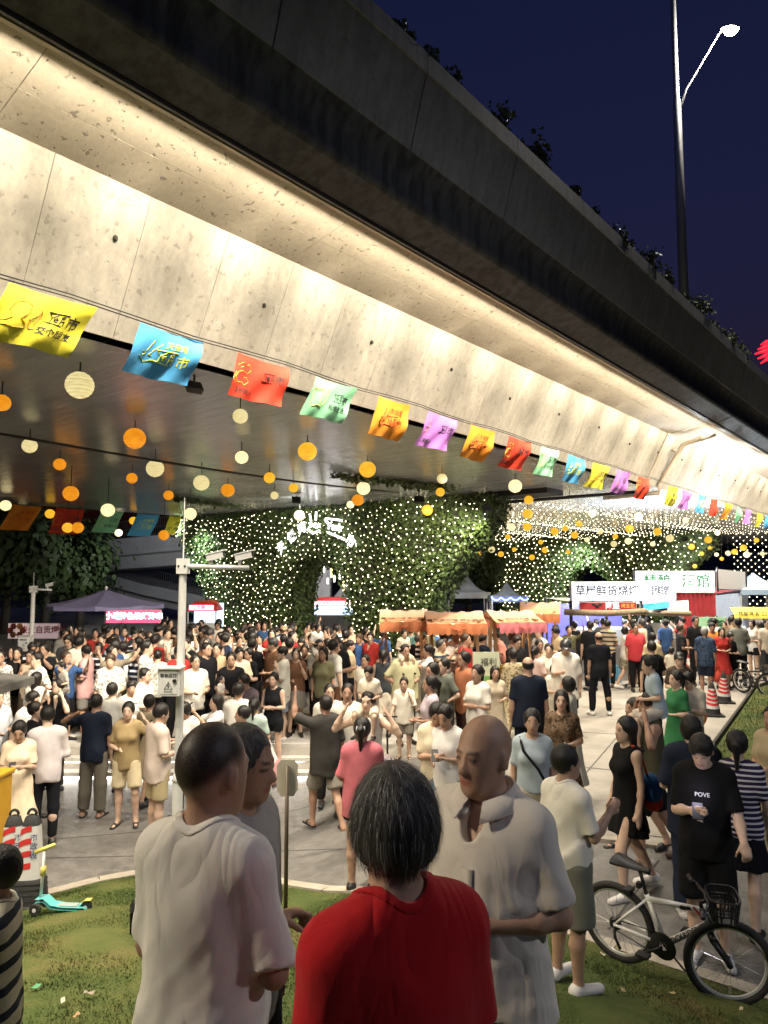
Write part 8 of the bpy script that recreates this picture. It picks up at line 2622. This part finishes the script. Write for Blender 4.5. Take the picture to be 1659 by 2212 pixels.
 b = MB(); b.lathe([(0.03, -0.004), (0.088, -0.004), (0.095, 0), (0.088, 0.004), (0.03, 0.004)], 28, (0, 0, 0), Matrix.Rotation(R(90), 3, 'X')); b.build('chain_guard', M_blk, cr, True)
 for sgn in (1, -1):
  e = Vector((-0.12 * sgn, -0.02 if sgn > 0 else 0.12, -0.08 * sgn))
  tb('crank_arm', [(0, -0.02 if sgn > 0 else 0.12, 0), e], 0.011, M_blk, cr)
  b = MB(); b.box(e + Vector((0, -0.045 * sgn, 0)), (0.09, 0.07, 0.02)); b.build('pedal', M_blk, cr)
 for z1, z2 in ((0.085, 0.04), (-0.085, -0.04)):
  tb('chain', [BB + Vector((0, -0.05, z1)), AX + Vector((0, -0.05, z2))], 0.004, M_blk, t, 5)
 b = MB(); b.lathe([(0.015, -0.012), (0.05, -0.012), (0.035, 0.012), (0.015, 0.012)], 18, AX + Vector((0, -0.045, 0)), Matrix.Rotation(R(90), 3, 'X')); b.build('sprocket', M_blk, t)
 tb('derailleur', [AX + Vector((0.0, -0.06, -0.01)), AX + Vector((0.01, -0.065, -0.09)), AX + Vector((0.05, -0.065, -0.16))], 0.011, M_blk, t, 6)
 tb('kickstand', [BB + Vector((-0.06, 0.04, -0.02)), BB + Vector((0.06, 0.17, -0.25))], 0.008, M_blk, t, 6)
 b = MB(); b.box(ST_ + Vector((-0.055, 0, 0.05)), (0.03, 0.035, 0.04)); b.build('rear_reflector', M_blk, t)
 b = MB(); b.box(AX + Vector((0.10, 0, 0.27)), (0.05, 0.09, 0.03)); b.build('brake', M_blk, t)
 # bars and front wheel turned to the left
 Rs = Matrix.Rotation(R(30), 3, 'Z'); pv = Vector((WB - 0.05, 0, 0))
 for c_ in t.children:
  nm_ = c_.name.split('.')[0]
  if nm_ in ('fork', 'stem', 'handlebar', 'basket', 'cable') or (nm_ == 'wheel' and c_.location.x > 0.3):
   l0 = Vector(c_.location)
   c_.location = Rs @ (l0 - pv) + pv
   c_.rotation_euler = (0, 0, R(30))
 if not small:
  d = HBt - BB
  an = math.atan2(d.z, d.x)
  M = Matrix.Rotation(-an, 4, 'Y') @ Matrix.Rotation(R(90), 4, 'X')
  o = text('ROCKRIDER', M_ink, fr, tuple(BB + d * 0.45 + Vector((0, -0.0255, 0))), 0.055, bold=0.01, sx=0.95); o.rotation_euler = M.to_euler()
  d = HT - ST_
  an = math.atan2(d.z, d.x)
  b = MB(); b.bar(ST_ + d * 0.62 + Vector((0, 0, -0.025)), ST_ + d * 0.8 + Vector((0, 0, -0.02)), 0.043, 0.022); b.build('decal', M_ink, fr)
  b = MB(); b.bar(ST_ + d * 0.85 + Vector((0, -0.021, 0.0)), ST_ + d * 0.98 + Vector((0, -0.021, -0.06)), 0.004, 0.012); b.build('decal', MATS['cone_red'], fr)
 return t
M_bw = mat('bike_white', (0.8, 0.79, 0.76), 0.3)
bxr, bxf = at_y(1357, 1985, 5.72), at_y(1563, 2055, 5.22)
rear = Vector((bxr.x - 0.08, 5.72, 0)); front = Vector((bxf.x - 0.06, 5.22, 0))
dv = front - rear
zr0 = ground_z(rear.x, rear.y); zf0 = ground_z(front.x, front.y)
bike = bicycle((rear.x, rear.y, zr0 + 0.0), math.atan2(dv.y, dv.x), R(0), 'white mountain bike with black saddle and front basket parked on the lawn edge', M_bw)
bike.rotation_mode = 'ZYX'
bike.rotation_euler = (R(4), -math.atan2(zf0 - zr0, 0.9), math.atan2(dv.y, dv.x))
p = at_z(1640, 1505, 0.0)
bicycle((p.x - 0.1, p.y + 0.6, 0), R(-70), R(6), 'dark bicycle standing at the right frame edge by the raised lawn', M_blk, True, 1.05)

# ================================================================ FOREGROUND GROUP
def head_height(u, v, y):
 x = (u - CX) / F_PX * y
 z = at_y(u, v, y).z
 g = float(lawn_z(x, y))
 return Vector((x, y, g)), z - g
def raymarch(fn, o_, d_, n=200, step=0.004):
 o_ = np.asarray(o_, f32); d_ = unit(d_)
 P = o_[None] + d_[None] * (np.arange(n) * step)[:, None].astype(f32)
 d = fn(P)
 k = int(np.argmax(d < 0)) if (d < 0).any() else n - 1
 return Vector(P[k] - d_ * 0.003)

NEAR = 0.0108
def near_cloth(col):
 """cotton with fine creases for the figures close to the camera"""
 name = 'cotton_' + col
 if name in MATS:
  return MATS[name]
 c = tuple(min(0.78, x) for x in lin(col))
 m = mat(name, c, 0.85, var=0.05, vscale=5, spec=0.2, sheen=0.15)
 N, L, b = nodes_of(m)
 tc = N.new('ShaderNodeTexCoord')
 prev = None
 for sc_, st, dist, stg in ((4.5, (1, 1, 0.5), 0.035, 0.6), (13, (1, 1, 0.6), 0.008, 0.34), (420, (1, 1, 1), 0.0012, 0.35)):
  mp = N.new('ShaderNodeMapping'); mp.inputs['Scale'].default_value = tuple(sc_ * k for k in st); mp.inputs['Rotation'].default_value = (0.3, 0.5, 0.2)
  L.new(tc.outputs['Object'], mp.inputs['Vector'])
  nz = N.new('ShaderNodeTexNoise'); nz.inputs['Scale'].default_value = 1.0; nz.inputs['Detail'].default_value = 2.5; nz.inputs['Distortion'].default_value = 1.1 if sc_ < 100 else 0
  L.new(mp.outputs['Vector'], nz.inputs['Vector'])
  # ridge the noise so that creases are narrow
  if sc_ < 100:
   m1 = N.new('ShaderNodeMath'); m1.operation = 'SUBTRACT'; m1.inputs[1].default_value = 0.5; L.new(nz.outputs['Fac'], m1.inputs[0])
   m2 = N.new('ShaderNodeMath'); m2.operation = 'ABSOLUTE'; L.new(m1.outputs[0], m2.inputs[0])
   src = m2.outputs[0]
  else:
   src = nz.outputs['Fac']
  bp = N.new('ShaderNodeBump'); bp.inputs['Strength'].default_value = stg; bp.inputs['Distance'].default_value = dist
  L.new(src, bp.inputs['Height'])
  if prev is not None:
   L.new(prev, bp.inputs['Normal'])
  prev = bp.outputs['Normal']
 L.new(prev, b.inputs['Normal'])
 return m
def near_person(u, v, y, face, pose, top, tc, bot, bc, hair, label, skin, hairc='black', shoec='black', amp=0.015, seed=1, h=NEAR, topname='shirt', htop=None, band=True):
 loc, ht = head_height(u, v, y)
 s_pose = dict(pose); s_pose.update(hands=True, fine=True)
 t = dict(top); t['seed'] = seed; t['amp'] = amp
 P = make_person(s_pose, dict(hair=hair, top=t, topname=topname, bottom=dict(bot) if bot else None), h)
 # keep the crown where it is seen: compare the figure's own crown height
 fg = P['fig']
 crown = float(fg.head[2]) + 0.122 * fg.hk
 o = put_person(P, loc, R(face), ht * 1.70 / crown, label, (tc, bc), skin, hairc, shoec, 'group chatting on the lawn')
 if band:
  fn = fg.top(**t)
  def bandf(Q):
   q = (Q - fg.pel) @ fg.TM
   nb = (fg.neck - fg.pel) @ fg.TM
   hole = ell(q, (0, nb[1] - 0.02, nb[2] + 0.035), (0.072, 0.078, 0.062))
   return np.maximum(np.abs(fn(Q) - 0.001) - 0.0034, np.abs(hole - 0.009) - 0.011)
  V, Qd = surface_nets(bandf, fg.neck - 0.14, fg.neck + 0.14, 0.0042)
  link('neckband', mesh_np('neckband', V, Qd, tc, True), o)
 return o, fg, P, t
def logo_on(o, fg, topkw, s, m, x, z, size, front=True, bold=0.01):
 fn = fg.top(**topkw)
 p = raymarch(fn, fg.pel + np.array((x, -0.5 if front else 0.5, z), f32), (0, 1 if front else -1, 0))
 return text(s, m, o, tuple(p + Vector((0, -0.012 if front else 0.012, 0))), size, (PI / 2, 0, 0) if front else (PI / 2, 0, PI), bold)
def hair_strands(o, hairmesh, fg, n, m, seed, length=0.07):
 """thin ribbons lying on the hair surface, combed down from the crown"""
 r = np.random.default_rng(seed)
 nv = len(hairmesh.vertices)
 co = np.empty(nv * 3, np.float32); hairmesh.vertices.foreach_get('co', co); co = co.reshape(-1, 3)
 nn = np.empty(nv * 3, np.float32); hairmesh.vertices.foreach_get('normal', nn); nn = nn.reshape(-1, 3)
 i = r.integers(0, nv, n)
 p = co[i] + r.normal(0, 0.003, (n, 3)); nr = nn[i]
 crown = fg.head + fg.HM @ np.array((0.01, 0.03, 0.13), f32)
 d = p - crown
 d = d / (np.linalg.norm(d, axis=1)[:, None] + 1e-6) + np.array((0, 0, -0.5)) + r.normal(0, 0.12, (n, 3))
 d -= nr * (d * nr).sum(1)[:, None]
 d /= np.linalg.norm(d, axis=1)[:, None] + 1e-6
 sd = np.cross(d, nr) * 0.0006
 L_ = length * r.uniform(0.6, 1.3, n)[:, None]
 rows = []
 for k, lift in ((0, 0.0015), (0.4, 0.004), (0.75, 0.0035), (1.0, -0.001)):
  c = p + d * L_ * k + nr * lift + np.array((0, 0, -0.01)) * k * k
  rows.append((c - sd * (1.1 - k), c + sd * (1.1 - k)))
 V = np.stack([x for rw in rows for x in rw], 1).reshape(-1, 3)
 base = np.arange(n)[:, None] * 8
 Fq = np.concatenate([base + np.array([[0, 1, 3, 2]]), base + np.array([[2, 3, 5, 4]]), base + np.array([[4, 5, 7, 6]])])
 s_ = link('hair_strands', mesh_np('hair_strands', V, Fq, m, True), o)
 s_['kind'] = 'stuff'

# buzz-cut man in white, back turned
oA, fA, PA, tA = near_person(462, 1560, 2.0, 160, dict(legs='ease', al=((0.14, -0.1, -1), (-0.7, -0.75, -0.1)), ar=((0.24, -0.02, -1), (-0.55, -0.85, 0.12)), hy=-0.25, hp=0.06, fat=0.05, buzz=True, sw=0.86, child=0.35, hrn=((-0.7, -0.7, 0.1), (0.3, -0.3, 1.0), 1, 0.9)), dict(kind='tee', loose=0.006, hem=-0.16, flare=-0.025, slv=0.9), near_cloth('e6e0d6'), dict(kind='shorts', length=0.9), cloth('3a3a3c'), 'bald', 'man with a buzz cut in a loose white T-shirt seen from behind', 2, 'stubble', seed=21)
# older man half hidden behind him
oB, fB, PB, tB = near_person(528, 1570, 2.5, 68, dict(legs='stand', al='down', ar=((0.6, -0.2, -0.2), (0.15, -0.4, 1.0)), hp=0.12, hy=0.1, child=0.1, hrn=((0.0, -1, 0.12), (0.15, 0.1, 1.0), 1, 0.25)), dict(kind='tank', loose=0.01), near_cloth('9c9894'), dict(kind='shorts', length=0.9), cloth('3a3c40'), 'crop', 'older man in a grey vest gesturing with one open hand', 2, 'grey', seed=22, topname='vest', band=False)
hair_strands(oB, PB['hair'], fB, 1200, HAIRM['grey'], 5, 0.03)
# woman in red, back turned
oC, fC, PC, tC = near_person(848, 1650, 1.45, -150, dict(legs='stand', al='down', ar='down', female=True, fat=0.35, hy=-0.25, child=0.1), dict(kind='tee', loose=0.008, hem=-0.2, flare=-0.02, slv=0.82), near_cloth('b8141c'), dict(kind='trousers', length=0.94), cloth('26262a'), 'bob', 'grey-haired woman in a red T-shirt seen from behind', 1, 'grey', seed=23)
hair_strands(oC, PC['hair'], fC, 3600, HAIRM['grey'], 6, 0.032)
hair_strands(oC, PC['hair'], fC, 700, HAIRM['silver'], 7, 0.035)
# bald man in the open-necked white shirt
oD, fD, PD, tD = near_person(1045, 1545, 2.42, -36, dict(legs='ease', al=((0.26, 0.05, -1), (-0.72, -0.75, -0.02)), ar='relax', hy=-0.22, fat=0.4, hp=0.05, child=0.3, sw=0.98), dict(kind='tee', loose=0.014, hem=-0.13, slv=0.86, neck=0.4, flare=-0.005), near_cloth('d6cfc4'), dict(kind='trousers', length=0.94, waist=-0.06), cloth('141418'), 'bald', 'bald stout man in an open-necked white short-sleeved shirt talking', 1, seed=24, band=False)
# collar, placket and buttons of the white shirt
fnD = fD.top(**tD)
nbD = fD.neck
b = MB(); P = []
for i in range(33):
 a = -PI + 0.30 + (2 * PI - 0.6) * i / 32        # 0 = back of the neck
 fr_ = abs(a) / PI                                # 1 towards the front
 ca, sa = math.cos(a), math.sin(a)
 def cp_(r_, z_, k=1.0):
  return tuple(nbD + fD.TM @ np.array((r_ * sa, r_ * k * ca - 0.012, z_), f32))
 P.append([cp_(0.088, -0.01), cp_(0.088, 0.07 - 0.06 * fr_ ** 2), cp_(0.095, 0.073 - 0.062 * fr_ ** 2), cp_(0.136 + 0.035 * fr_ ** 3, 0.012 - 0.055 * fr_ ** 3), cp_(0.132 + 0.035 * fr_ ** 3, 0.007 - 0.055 * fr_ ** 3), cp_(0.098, 0.06 - 0.06 * fr_ ** 2)])
b.grid(P); b.build('collar', near_cloth('d6cfc4'), oD, True)
M_btn = mat('shirt_button', (0.6, 0.57, 0.5), 0.4)
for k in range(5):
 p = raymarch(fnD, fD.pel + np.array((0.012, -0.6, 0.33 - k * 0.095), f32), (0, 1, 0))
 b = MB(); b.ball((0, 0, 0), (0.007, 0.003, 0.007), 8, 6); b.build('button', M_btn, oD, True, tuple(p))
P3 = [raymarch(fnD, fD.pel + np.array((0.034, -0.6, 0.36 - k * 0.02), f32), (0, 1, 0)) for k in range(28)]
P4 = [raymarch(fnD, fD.pel + np.array((-0.006, -0.6, 0.36 - k * 0.02), f32), (0, 1, 0)) for k in range(28)]
b = MB(); b.grid([[a_ + Vector((0, 0.004, 0)), a_ + Vector((0, -0.004, 0)), (a_ + c_) / 2 + Vector((0, -0.006, 0)), c_ + Vector((0, -0.004, 0)), c_ + Vector((0, 0.004, 0))] for a_, c_ in zip(P3, P4)]); b.build('placket', near_cloth('d6cfc4'), oD, True)
# boy at the bottom left
oF, fF, PF, tF = near_person(24, 1830, 2.8, -75, dict(legs='walk', al='swingf', ar='hold', child=0.3), dict(kind='tee', loose=0.012, hem=-0.1), cloth('cfcbb4', 'stripe3'), dict(kind='shorts', length=0.95), cloth('14161c'), 'crop', 'boy in a black and cream striped T-shirt at the bottom left corner', 2, seed=25, h=0.012)
# man in white eating at the right, bike owner
oE, fE, PE, tE = near_person(1213, 1611, 4.86, 118, dict(legs='ease', al='relax', ar='pinch', hy=-0.2, fat=0.15, hrn=((-0.05, -0.7, 0.7), (-0.8, 0.3, 0.1), 1, 0.9)), dict(kind='tee', loose=0.008, hem=-0.1, flare=-0.015), near_cloth('e6e0d4'), dict(kind='shorts', length=0.95, loose=0.015), cloth('77776a'), 'short', 'man in white T-shirt and grey shorts raising a snack to his mouth', 1, shoec='white', seed=26, h=0.013)
oE['group'] = FR
loc = Vector((2.55, 5.92, 0.006))
wear = dict(hair='fringe', top=dict(kind='tee', loose=0.016, hem=-0.14, slv=0.92, seed=31, amp=0.010), bottom=dict(kind='shorts', length=0.98, loose=0.012))
PG = make_person(dict(legs='stand', al='bar', ar='phone', hp=0.5, hy=-0.2, hands=True, fine=True, hl=((0.2, -0.4, -0.9), (0.2, -0.8, 0.4), 1, 1.3)), wear, 0.0125)
oG = put_person(PG, (loc.x, loc.y, loc.z), R(-22), 1.70, 'young man in black T-shirt and black shorts looking at his phone behind the bicycle', (cloth('101012'), cloth('121214')), 3, 'black', 'white', FR)
logo_on(oG, PG['fig'], wear['top'], 'POVE', mat('shirt_print', (0.6, 0.6, 0.58), 0.7), -0.02, 0.36, 0.045)

# ---- phones, fans, bags held by people
def in_hand(o, fg, i, nm, label, cat, build, fwd=0.08, group=None):
 """thing placed in a hand: i = 0 left, 1 right"""
 sh, el, wr, fa = fg.arm[i]
 p = o.matrix_basis @ Vector(wr + fa * fwd)
 t = thing(nm, label, cat, tuple(p), o.rotation_euler.z, group)
 build(t)
 return t
def phone_build(lit=True, rx=-0.7):
 def f(t):
  M = Matrix.Rotation(rx, 3, 'X')
  b = MB(); b.box((0, 0, 0), (0.075, 0.009, 0.155), M); b.build('case', M_blk, t)
  if lit:
   b = MB(); b.box(M @ Vector((0, 0.0055, 0)), (0.068, 0.002, 0.145), M); b.build('screen', M_phone, t)
 return f
def fan_build(c, rr_=0.12):
 def f(t):
  b = MB(); b.lathe([(0, -0.003), (rr_, -0.003), (rr_, 0.003), (0, 0.003)], 20, (0, -0.03, 0.16), Matrix.Rotation(R(80), 3, 'X')); b.build('leaf', mat('fan_' + c, lin(c), 0.6, var=0.1), t)
  b = MB(); b.tube([(0, -0.03, 0.05), (0, 0, -0.06)], 0.008, 6); b.build('handle', M_wood, t)
 return f
in_hand(oG, PG['fig'], 1, 'phone', 'glowing phone in the hand of the young man behind the bicycle', 'phone', phone_build(True, -1.0), 0.10, 'phones held by people')
lamp_p = bpy.data.lights.new('phone_glow', 'POINT'); lamp_p.energy = 0.35; lamp_p.color = (0.8, 0.75, 1.0); lamp_p.shadow_soft_size = 0.05
sh, el, wr, fa = PG['fig'].arm[1]
link('phone_glow', lamp_p, None, tuple(oG.matrix_basis @ Vector(wr + fa * 0.1 + np.array((0, 0.06, 0.1), f32))))
for key, i, lab in (((60, 1563), 1, 'phone held by the woman in the cream dress'), ((412, 1519), 0, 'phone read by the woman in glasses right of the camera pole'), ((940, 1524), 1, 'phone held by the woman in the denim skirt'), ((106, 1405), 0, 'bright phone held up by the man in black T-shirt'), ((474, 1507), 1, 'phone raised by the long-haired woman in white'), ((1478, 1457), 1, 'phone held by the boy in the pale T-shirt'), ((92, 1437), 0, 'phone used for filming by the very long-haired woman')):
 o, fg = FIGS[key]
 in_hand(o, fg, i, 'phone', lab, 'phone', phone_build(True, -0.9 if 'held up' not in lab else 0.0), 0.1, 'phones held by people')
for key, i, c, lab in (((660, 1398), 1, 'd8dad8', 'round white fan held by the smiling woman in black'), ((1066, 1446), 1, 'c8a060', 'round straw fan held by the girl in the sand-coloured dress')):
 o, fg = FIGS[key]
 in_hand(o, fg, i, 'hand_fan', lab, 'fan', fan_build(c), 0.09)
for ob, fg, lb in PHONERS[:14]:
 in_hand(ob, fg, 0, 'phone', 'lit phone of the ' + lb.replace(' facing the camera', '').replace(' seen from behind', '').replace(' turned to the right', '').replace(' turned to the left', '').replace(' crowd row', ' row'), 'phone', phone_build(True, -0.2), 0.1, 'phones held by people')
# patterned fan behind the pink woman
o, fg = FIGS[(784, 1561)]
p = o.matrix_basis @ Vector((-0.20, -0.25, 1.2))
t = thing('hand_fan', 'white round fan with red and blue writing beside the pink T-shirt', 'fan', tuple(p), R(-15))
b = MB(); b.lathe([(0, -0.003), (0.12, -0.003), (0.12, 0.003), (0, 0.003)], 28, (0, 0, 0), Matrix.Rotation(R(70), 3, 'X')); b.build('leaf', mat('fan_paper', (0.6, 0.57, 0.6), 0.6), t)
for k, (cc, zz) in enumerate(((mat('print_red', (0.5, 0.1, 0.06), .6), 0.02), (mat('print_bluef', (0.08, 0.1, 0.4), .6), 0.06), (MATS['print_red'], -0.03))):
 b = MB(); b.tube([(-0.07 + 0.014 * j, -0.012 - zz * 0.35, zz + 0.014 * math.sin(j * 2.2)) for j in range(11)], 0.005, 4); b.build('print', cc, t)
# black phone case on the buzz-cut man's hip
pA_ = at_y(301, 1982, 2.12)
t = thing('phone', 'black phone clipped at the left side of the buzz-cut man', 'phone', tuple(pA_), R(20), 'phones held by people')
b = MB(); b.box((0, 0, 0), (0.04, 0.075, 0.07)); b.box((-0.022, 0, 0), (0.006, 0.06, 0.058)); b.build('case', M_blk, t)

# helmet, cap, bags
def worn(key, nm, fnn, h_, m, off=0.22):
 o, fg = FIGS[key]
 V, Q = surface_nets(lambda P: fnn(P, fg), fg.head - off, fg.head + off, h_)
 return link(nm, mesh_np(nm, V, Q, m, True), o)
def helmet_fn(P, fg):
 q = (P - fg.head) @ fg.HM
 d = ell(q, (0, 0.015, 0.035), (0.105, 0.125, 0.115))
 d = smax(d, -(q[:, 2] + 0.02 + 0.25 * q[:, 1]), 0.01)
 return smin(d, ell(q, (0, -0.11, 0.035), (0.075, 0.05, 0.012)), 0.02)
worn((1217, 1387), 'helmet', helmet_fn, 0.016, mat('helmet_grey', (0.04, 0.04, 0.042), 0.3))
def cap_fn(P, fg):
 q = (P - fg.head) @ fg.HM
 d = ell(q, (0, 0.014, 0.045), (0.098, 0.118, 0.092))
 d = smax(d, -(q[:, 2] - 0.035), 0.008)
 return smin(d, ell(q, (0, -0.12, 0.04), (0.07, 0.07, 0.012)), 0.015)
worn((1459, 1416), 'cap', cap_fn, 0.016, M_blk)
worn((615, 1357), 'cap', cap_fn, 0.018, cloth('b09878'))
# scrunchie
o, fg = FIGS[(784, 1561)]
c = fg.head + fg.HM @ np.array((0, 0.125, 0.03), f32)
b = MB(); b.tube([(0.038 * math.cos(a), 0.012 * math.sin(3 * a) * 0.3, 0.038 * math.sin(a)) for a in np.linspace(0, 2 * PI, 17)[:-1]], 0.013, 6, True); b.build('scrunchie', cloth('cfcdd4'), o, True, tuple(c), (0.5, 0, 0))
# black cross-body bag on the pale blue woman
def strap_bag(key, label, col, side=1, top=None, size=(0.2, 0.09, 0.24), z=-0.1):
 o, fg = FIGS[key]
 t = thing('shoulder_bag', label, 'bag', o.location, o.rotation_euler.z)
 t.scale = o.scale
 m = cloth(col)
 zp = float(fg.pel[2])
 b = MB(); P = []
 for i in range(9):
  k = i / 8
  P.append([((size[0] / 2) * math.cos(a) * (0.8 + 0.3 * math.sin(PI * k)) + 0.19 * side, (size[1] / 2) * math.sin(a) - 0.14, zp + z - size[2] / 2 + size[2] * k) for a in np.linspace(0, 2 * PI, 15)])
 b.grid(P); b.add(P[0][:14], [tuple(range(13, -1, -1))]); b.add(P[-1][:14], [tuple(range(14))]); b.build('body', m, t, True)
 b = MB(); b.tube([(0.17 * side, -0.16, zp + z + size[2] / 2), (0.05 * side, -0.185, zp + 0.25), (-0.1 * side, -0.14, zp + 0.42), (-0.13 * side, -0.02, zp + 0.535), (-0.11 * side, 0.1, zp + 0.43), (0.1 * side, 0.17, zp + 0.1), (0.19 * side, 0.0, zp + z + size[2] / 2)], 0.016, 6); b.build('strap', m, t, True)
 return t
strap_bag((1143, 1544), 'black cross-body bag worn by the woman in pale blue', '101012', 1, size=(0.24, 0.09, 0.26))
strap_bag((333, 1503), 'black shoulder bag on the woman in the khaki dress', '141416', 1, size=(0.14, 0.06, 0.3))
o, fg = FIGS[(660, 1398)]
t = thing('hand_bag', 'plum handbag hanging beside the white pleated skirt', 'bag', tuple(o.matrix_basis @ Vector((0.24, -0.02, 0.72))), 0)
b = MB(); b.box((0, 0, 0), (0.22, 0.09, 0.26), taper=0.8); b.build('body', cloth('5a4a56'), t); b = MB(); b.tube([(-0.07, 0, 0.12), (-0.04, 0, 0.32), (0.04, 0, 0.32), (0.07, 0, 0.12)], 0.01, 6); b.build('handle', cloth('5a4a56'), t)
# blue and red bag of the walking woman
o, fg = FIGS[(1340, 1553)]
c = o.matrix_basis @ Vector((0.02, 0.26, 0.98))
t = thing('sling_bag', 'blue and red sling bag on the back of the woman in black', 'bag', tuple(c), o.rotation_euler.z)
b = MB(); b.ball((0, 0, 0.02), (0.12, 0.1, 0.15), 14, 10); b.build('body', cloth('27507c'), t, True)
b = MB(); b.ball((0, 0.01, -0.1), (0.1, 0.09, 0.09), 12, 8); b.build('base', cloth('b23a28'), t, True)
b = MB(); b.tube([(0.02, -0.05, 0.15), (0.06, -0.16, 0.42), (0.1, -0.26, 0.46)], 0.012, 6); b.build('strap', cloth('b2503c'), t, True)
# red plastic bags
for key, dx, lab in (((1464, 1353), 0.2, 'red plastic bag carried by the auburn-haired person'), ((1515, 1359), -0.25, 'orange-red plastic bag hanging beside the grey-haired man')):
 o, fg = FIGS[key]
 c = o.matrix_basis @ Vector((dx, -0.1, 0.55))
 t = thing('plastic_bag', lab, 'bag', tuple(c), 0.3, 'red plastic bags')
 b = MB(); b.lathe([(0.0, -0.17), (0.09, -0.16), (0.13, -0.06), (0.11, 0.06), (0.04, 0.15), (0.05, 0.2)], 12); b.build('sack', mat('red_plastic', (0.5, 0.06, 0.03), 0.35, bump=0.5, bscale=14), t, True)
 b = MB(); b.tube([(-0.03, 0, 0.17), (0, 0, 0.28), (0.03, 0, 0.17)], 0.007, 5); b.build('handle', MATS['red_plastic'], t)
# scooter held by the boy in white polo
o, fg = FIGS[(872, 1470)]
t = thing('kick_scooter', 'black kick scooter with a yellow wheel held by the boy in white', 'scooter', (o.location.x - 0.28, o.location.y - 0.15, o.location.z), R(-100))
b = MB(); b.tube([(0, 0, 0.1), (0.02, 0, 0.72)], 0.016, 8); b.build('stem', M_blk, t, True)
b = MB(); b.tube([(0.02, -0.17, 0.72), (0.02, 0.17, 0.72)], 0.014, 8); b.build('handlebar', M_blk, t, True)
b = MB(); b.box((0.26, 0, 0.075), (0.48, 0.1, 0.025)); b.build('deck', M_blk, t)
for x in (0.0, 0.5):
 b = MB(); b.tube([(x, -0.02, 0.055), (x, 0.02, 0.055)], 0.055, 14); b.build('wheel', M_yl, t)
# litter on the grass
for i, (u, v, c, sz) in enumerate([(225, 2155, '8a8070', 0.03), (200, 2205, '9a7a50', 0.025), (353, 2165, '8a8478', 0.02), (115, 2142, '4c8a60', 0.03), (172, 2173, 'b8b098', 0.025), (45, 2140, 'd8d8d0', 0.018), (1320, 2150, '9a8a60', 0.025), (1420, 2155, 'a89868', 0.02), (1560, 2190, 'b0a078', 0.02), (1280, 2070, 'c0b8a8', 0.02)]):
 d = 4.6
 for _k in range(20):
  x = (u - CX) / F_PX * d
  d = (CAM_H - float(lawn_z(x, d))) / (-ray(u, v).z) * ray(u, v).y
 P = []
 for a in range(4):
  P.append([((a - 1.5) * sz * 0.7, (c_ - 1) * sz * 0.5, 0.012 + 0.25 * sz * math.sin(a * 1.9 + c_)) for c_ in range(3)])
 b = MB(); b.grid(P)
 o = b.build('fallen_leaf', mat('litter_' + c, lin(c), 0.7), None, True, (x, d, float(lawn_z(x, d)) + 0.02), (0, 0, i * 1.3))
 tag(o, 'small %s scrap or dry leaf lying on the lawn, %s piece from the left' % (['grey', 'tan', 'pale grey', 'green', 'cream', 'white', 'straw', 'straw', 'beige', 'pale'][i], nth(1 + sorted([225, 200, 353, 115, 172, 45, 1320, 1420, 1560, 1280]).index(u))), 'litter', 'scraps on the lawn')
print('SCRIPT TIME %.1f' % (time.time() - T0), 'TRIS', sum(len(m.loops) - 2 * len(m.polygons) for m in bpy.data.meshes))
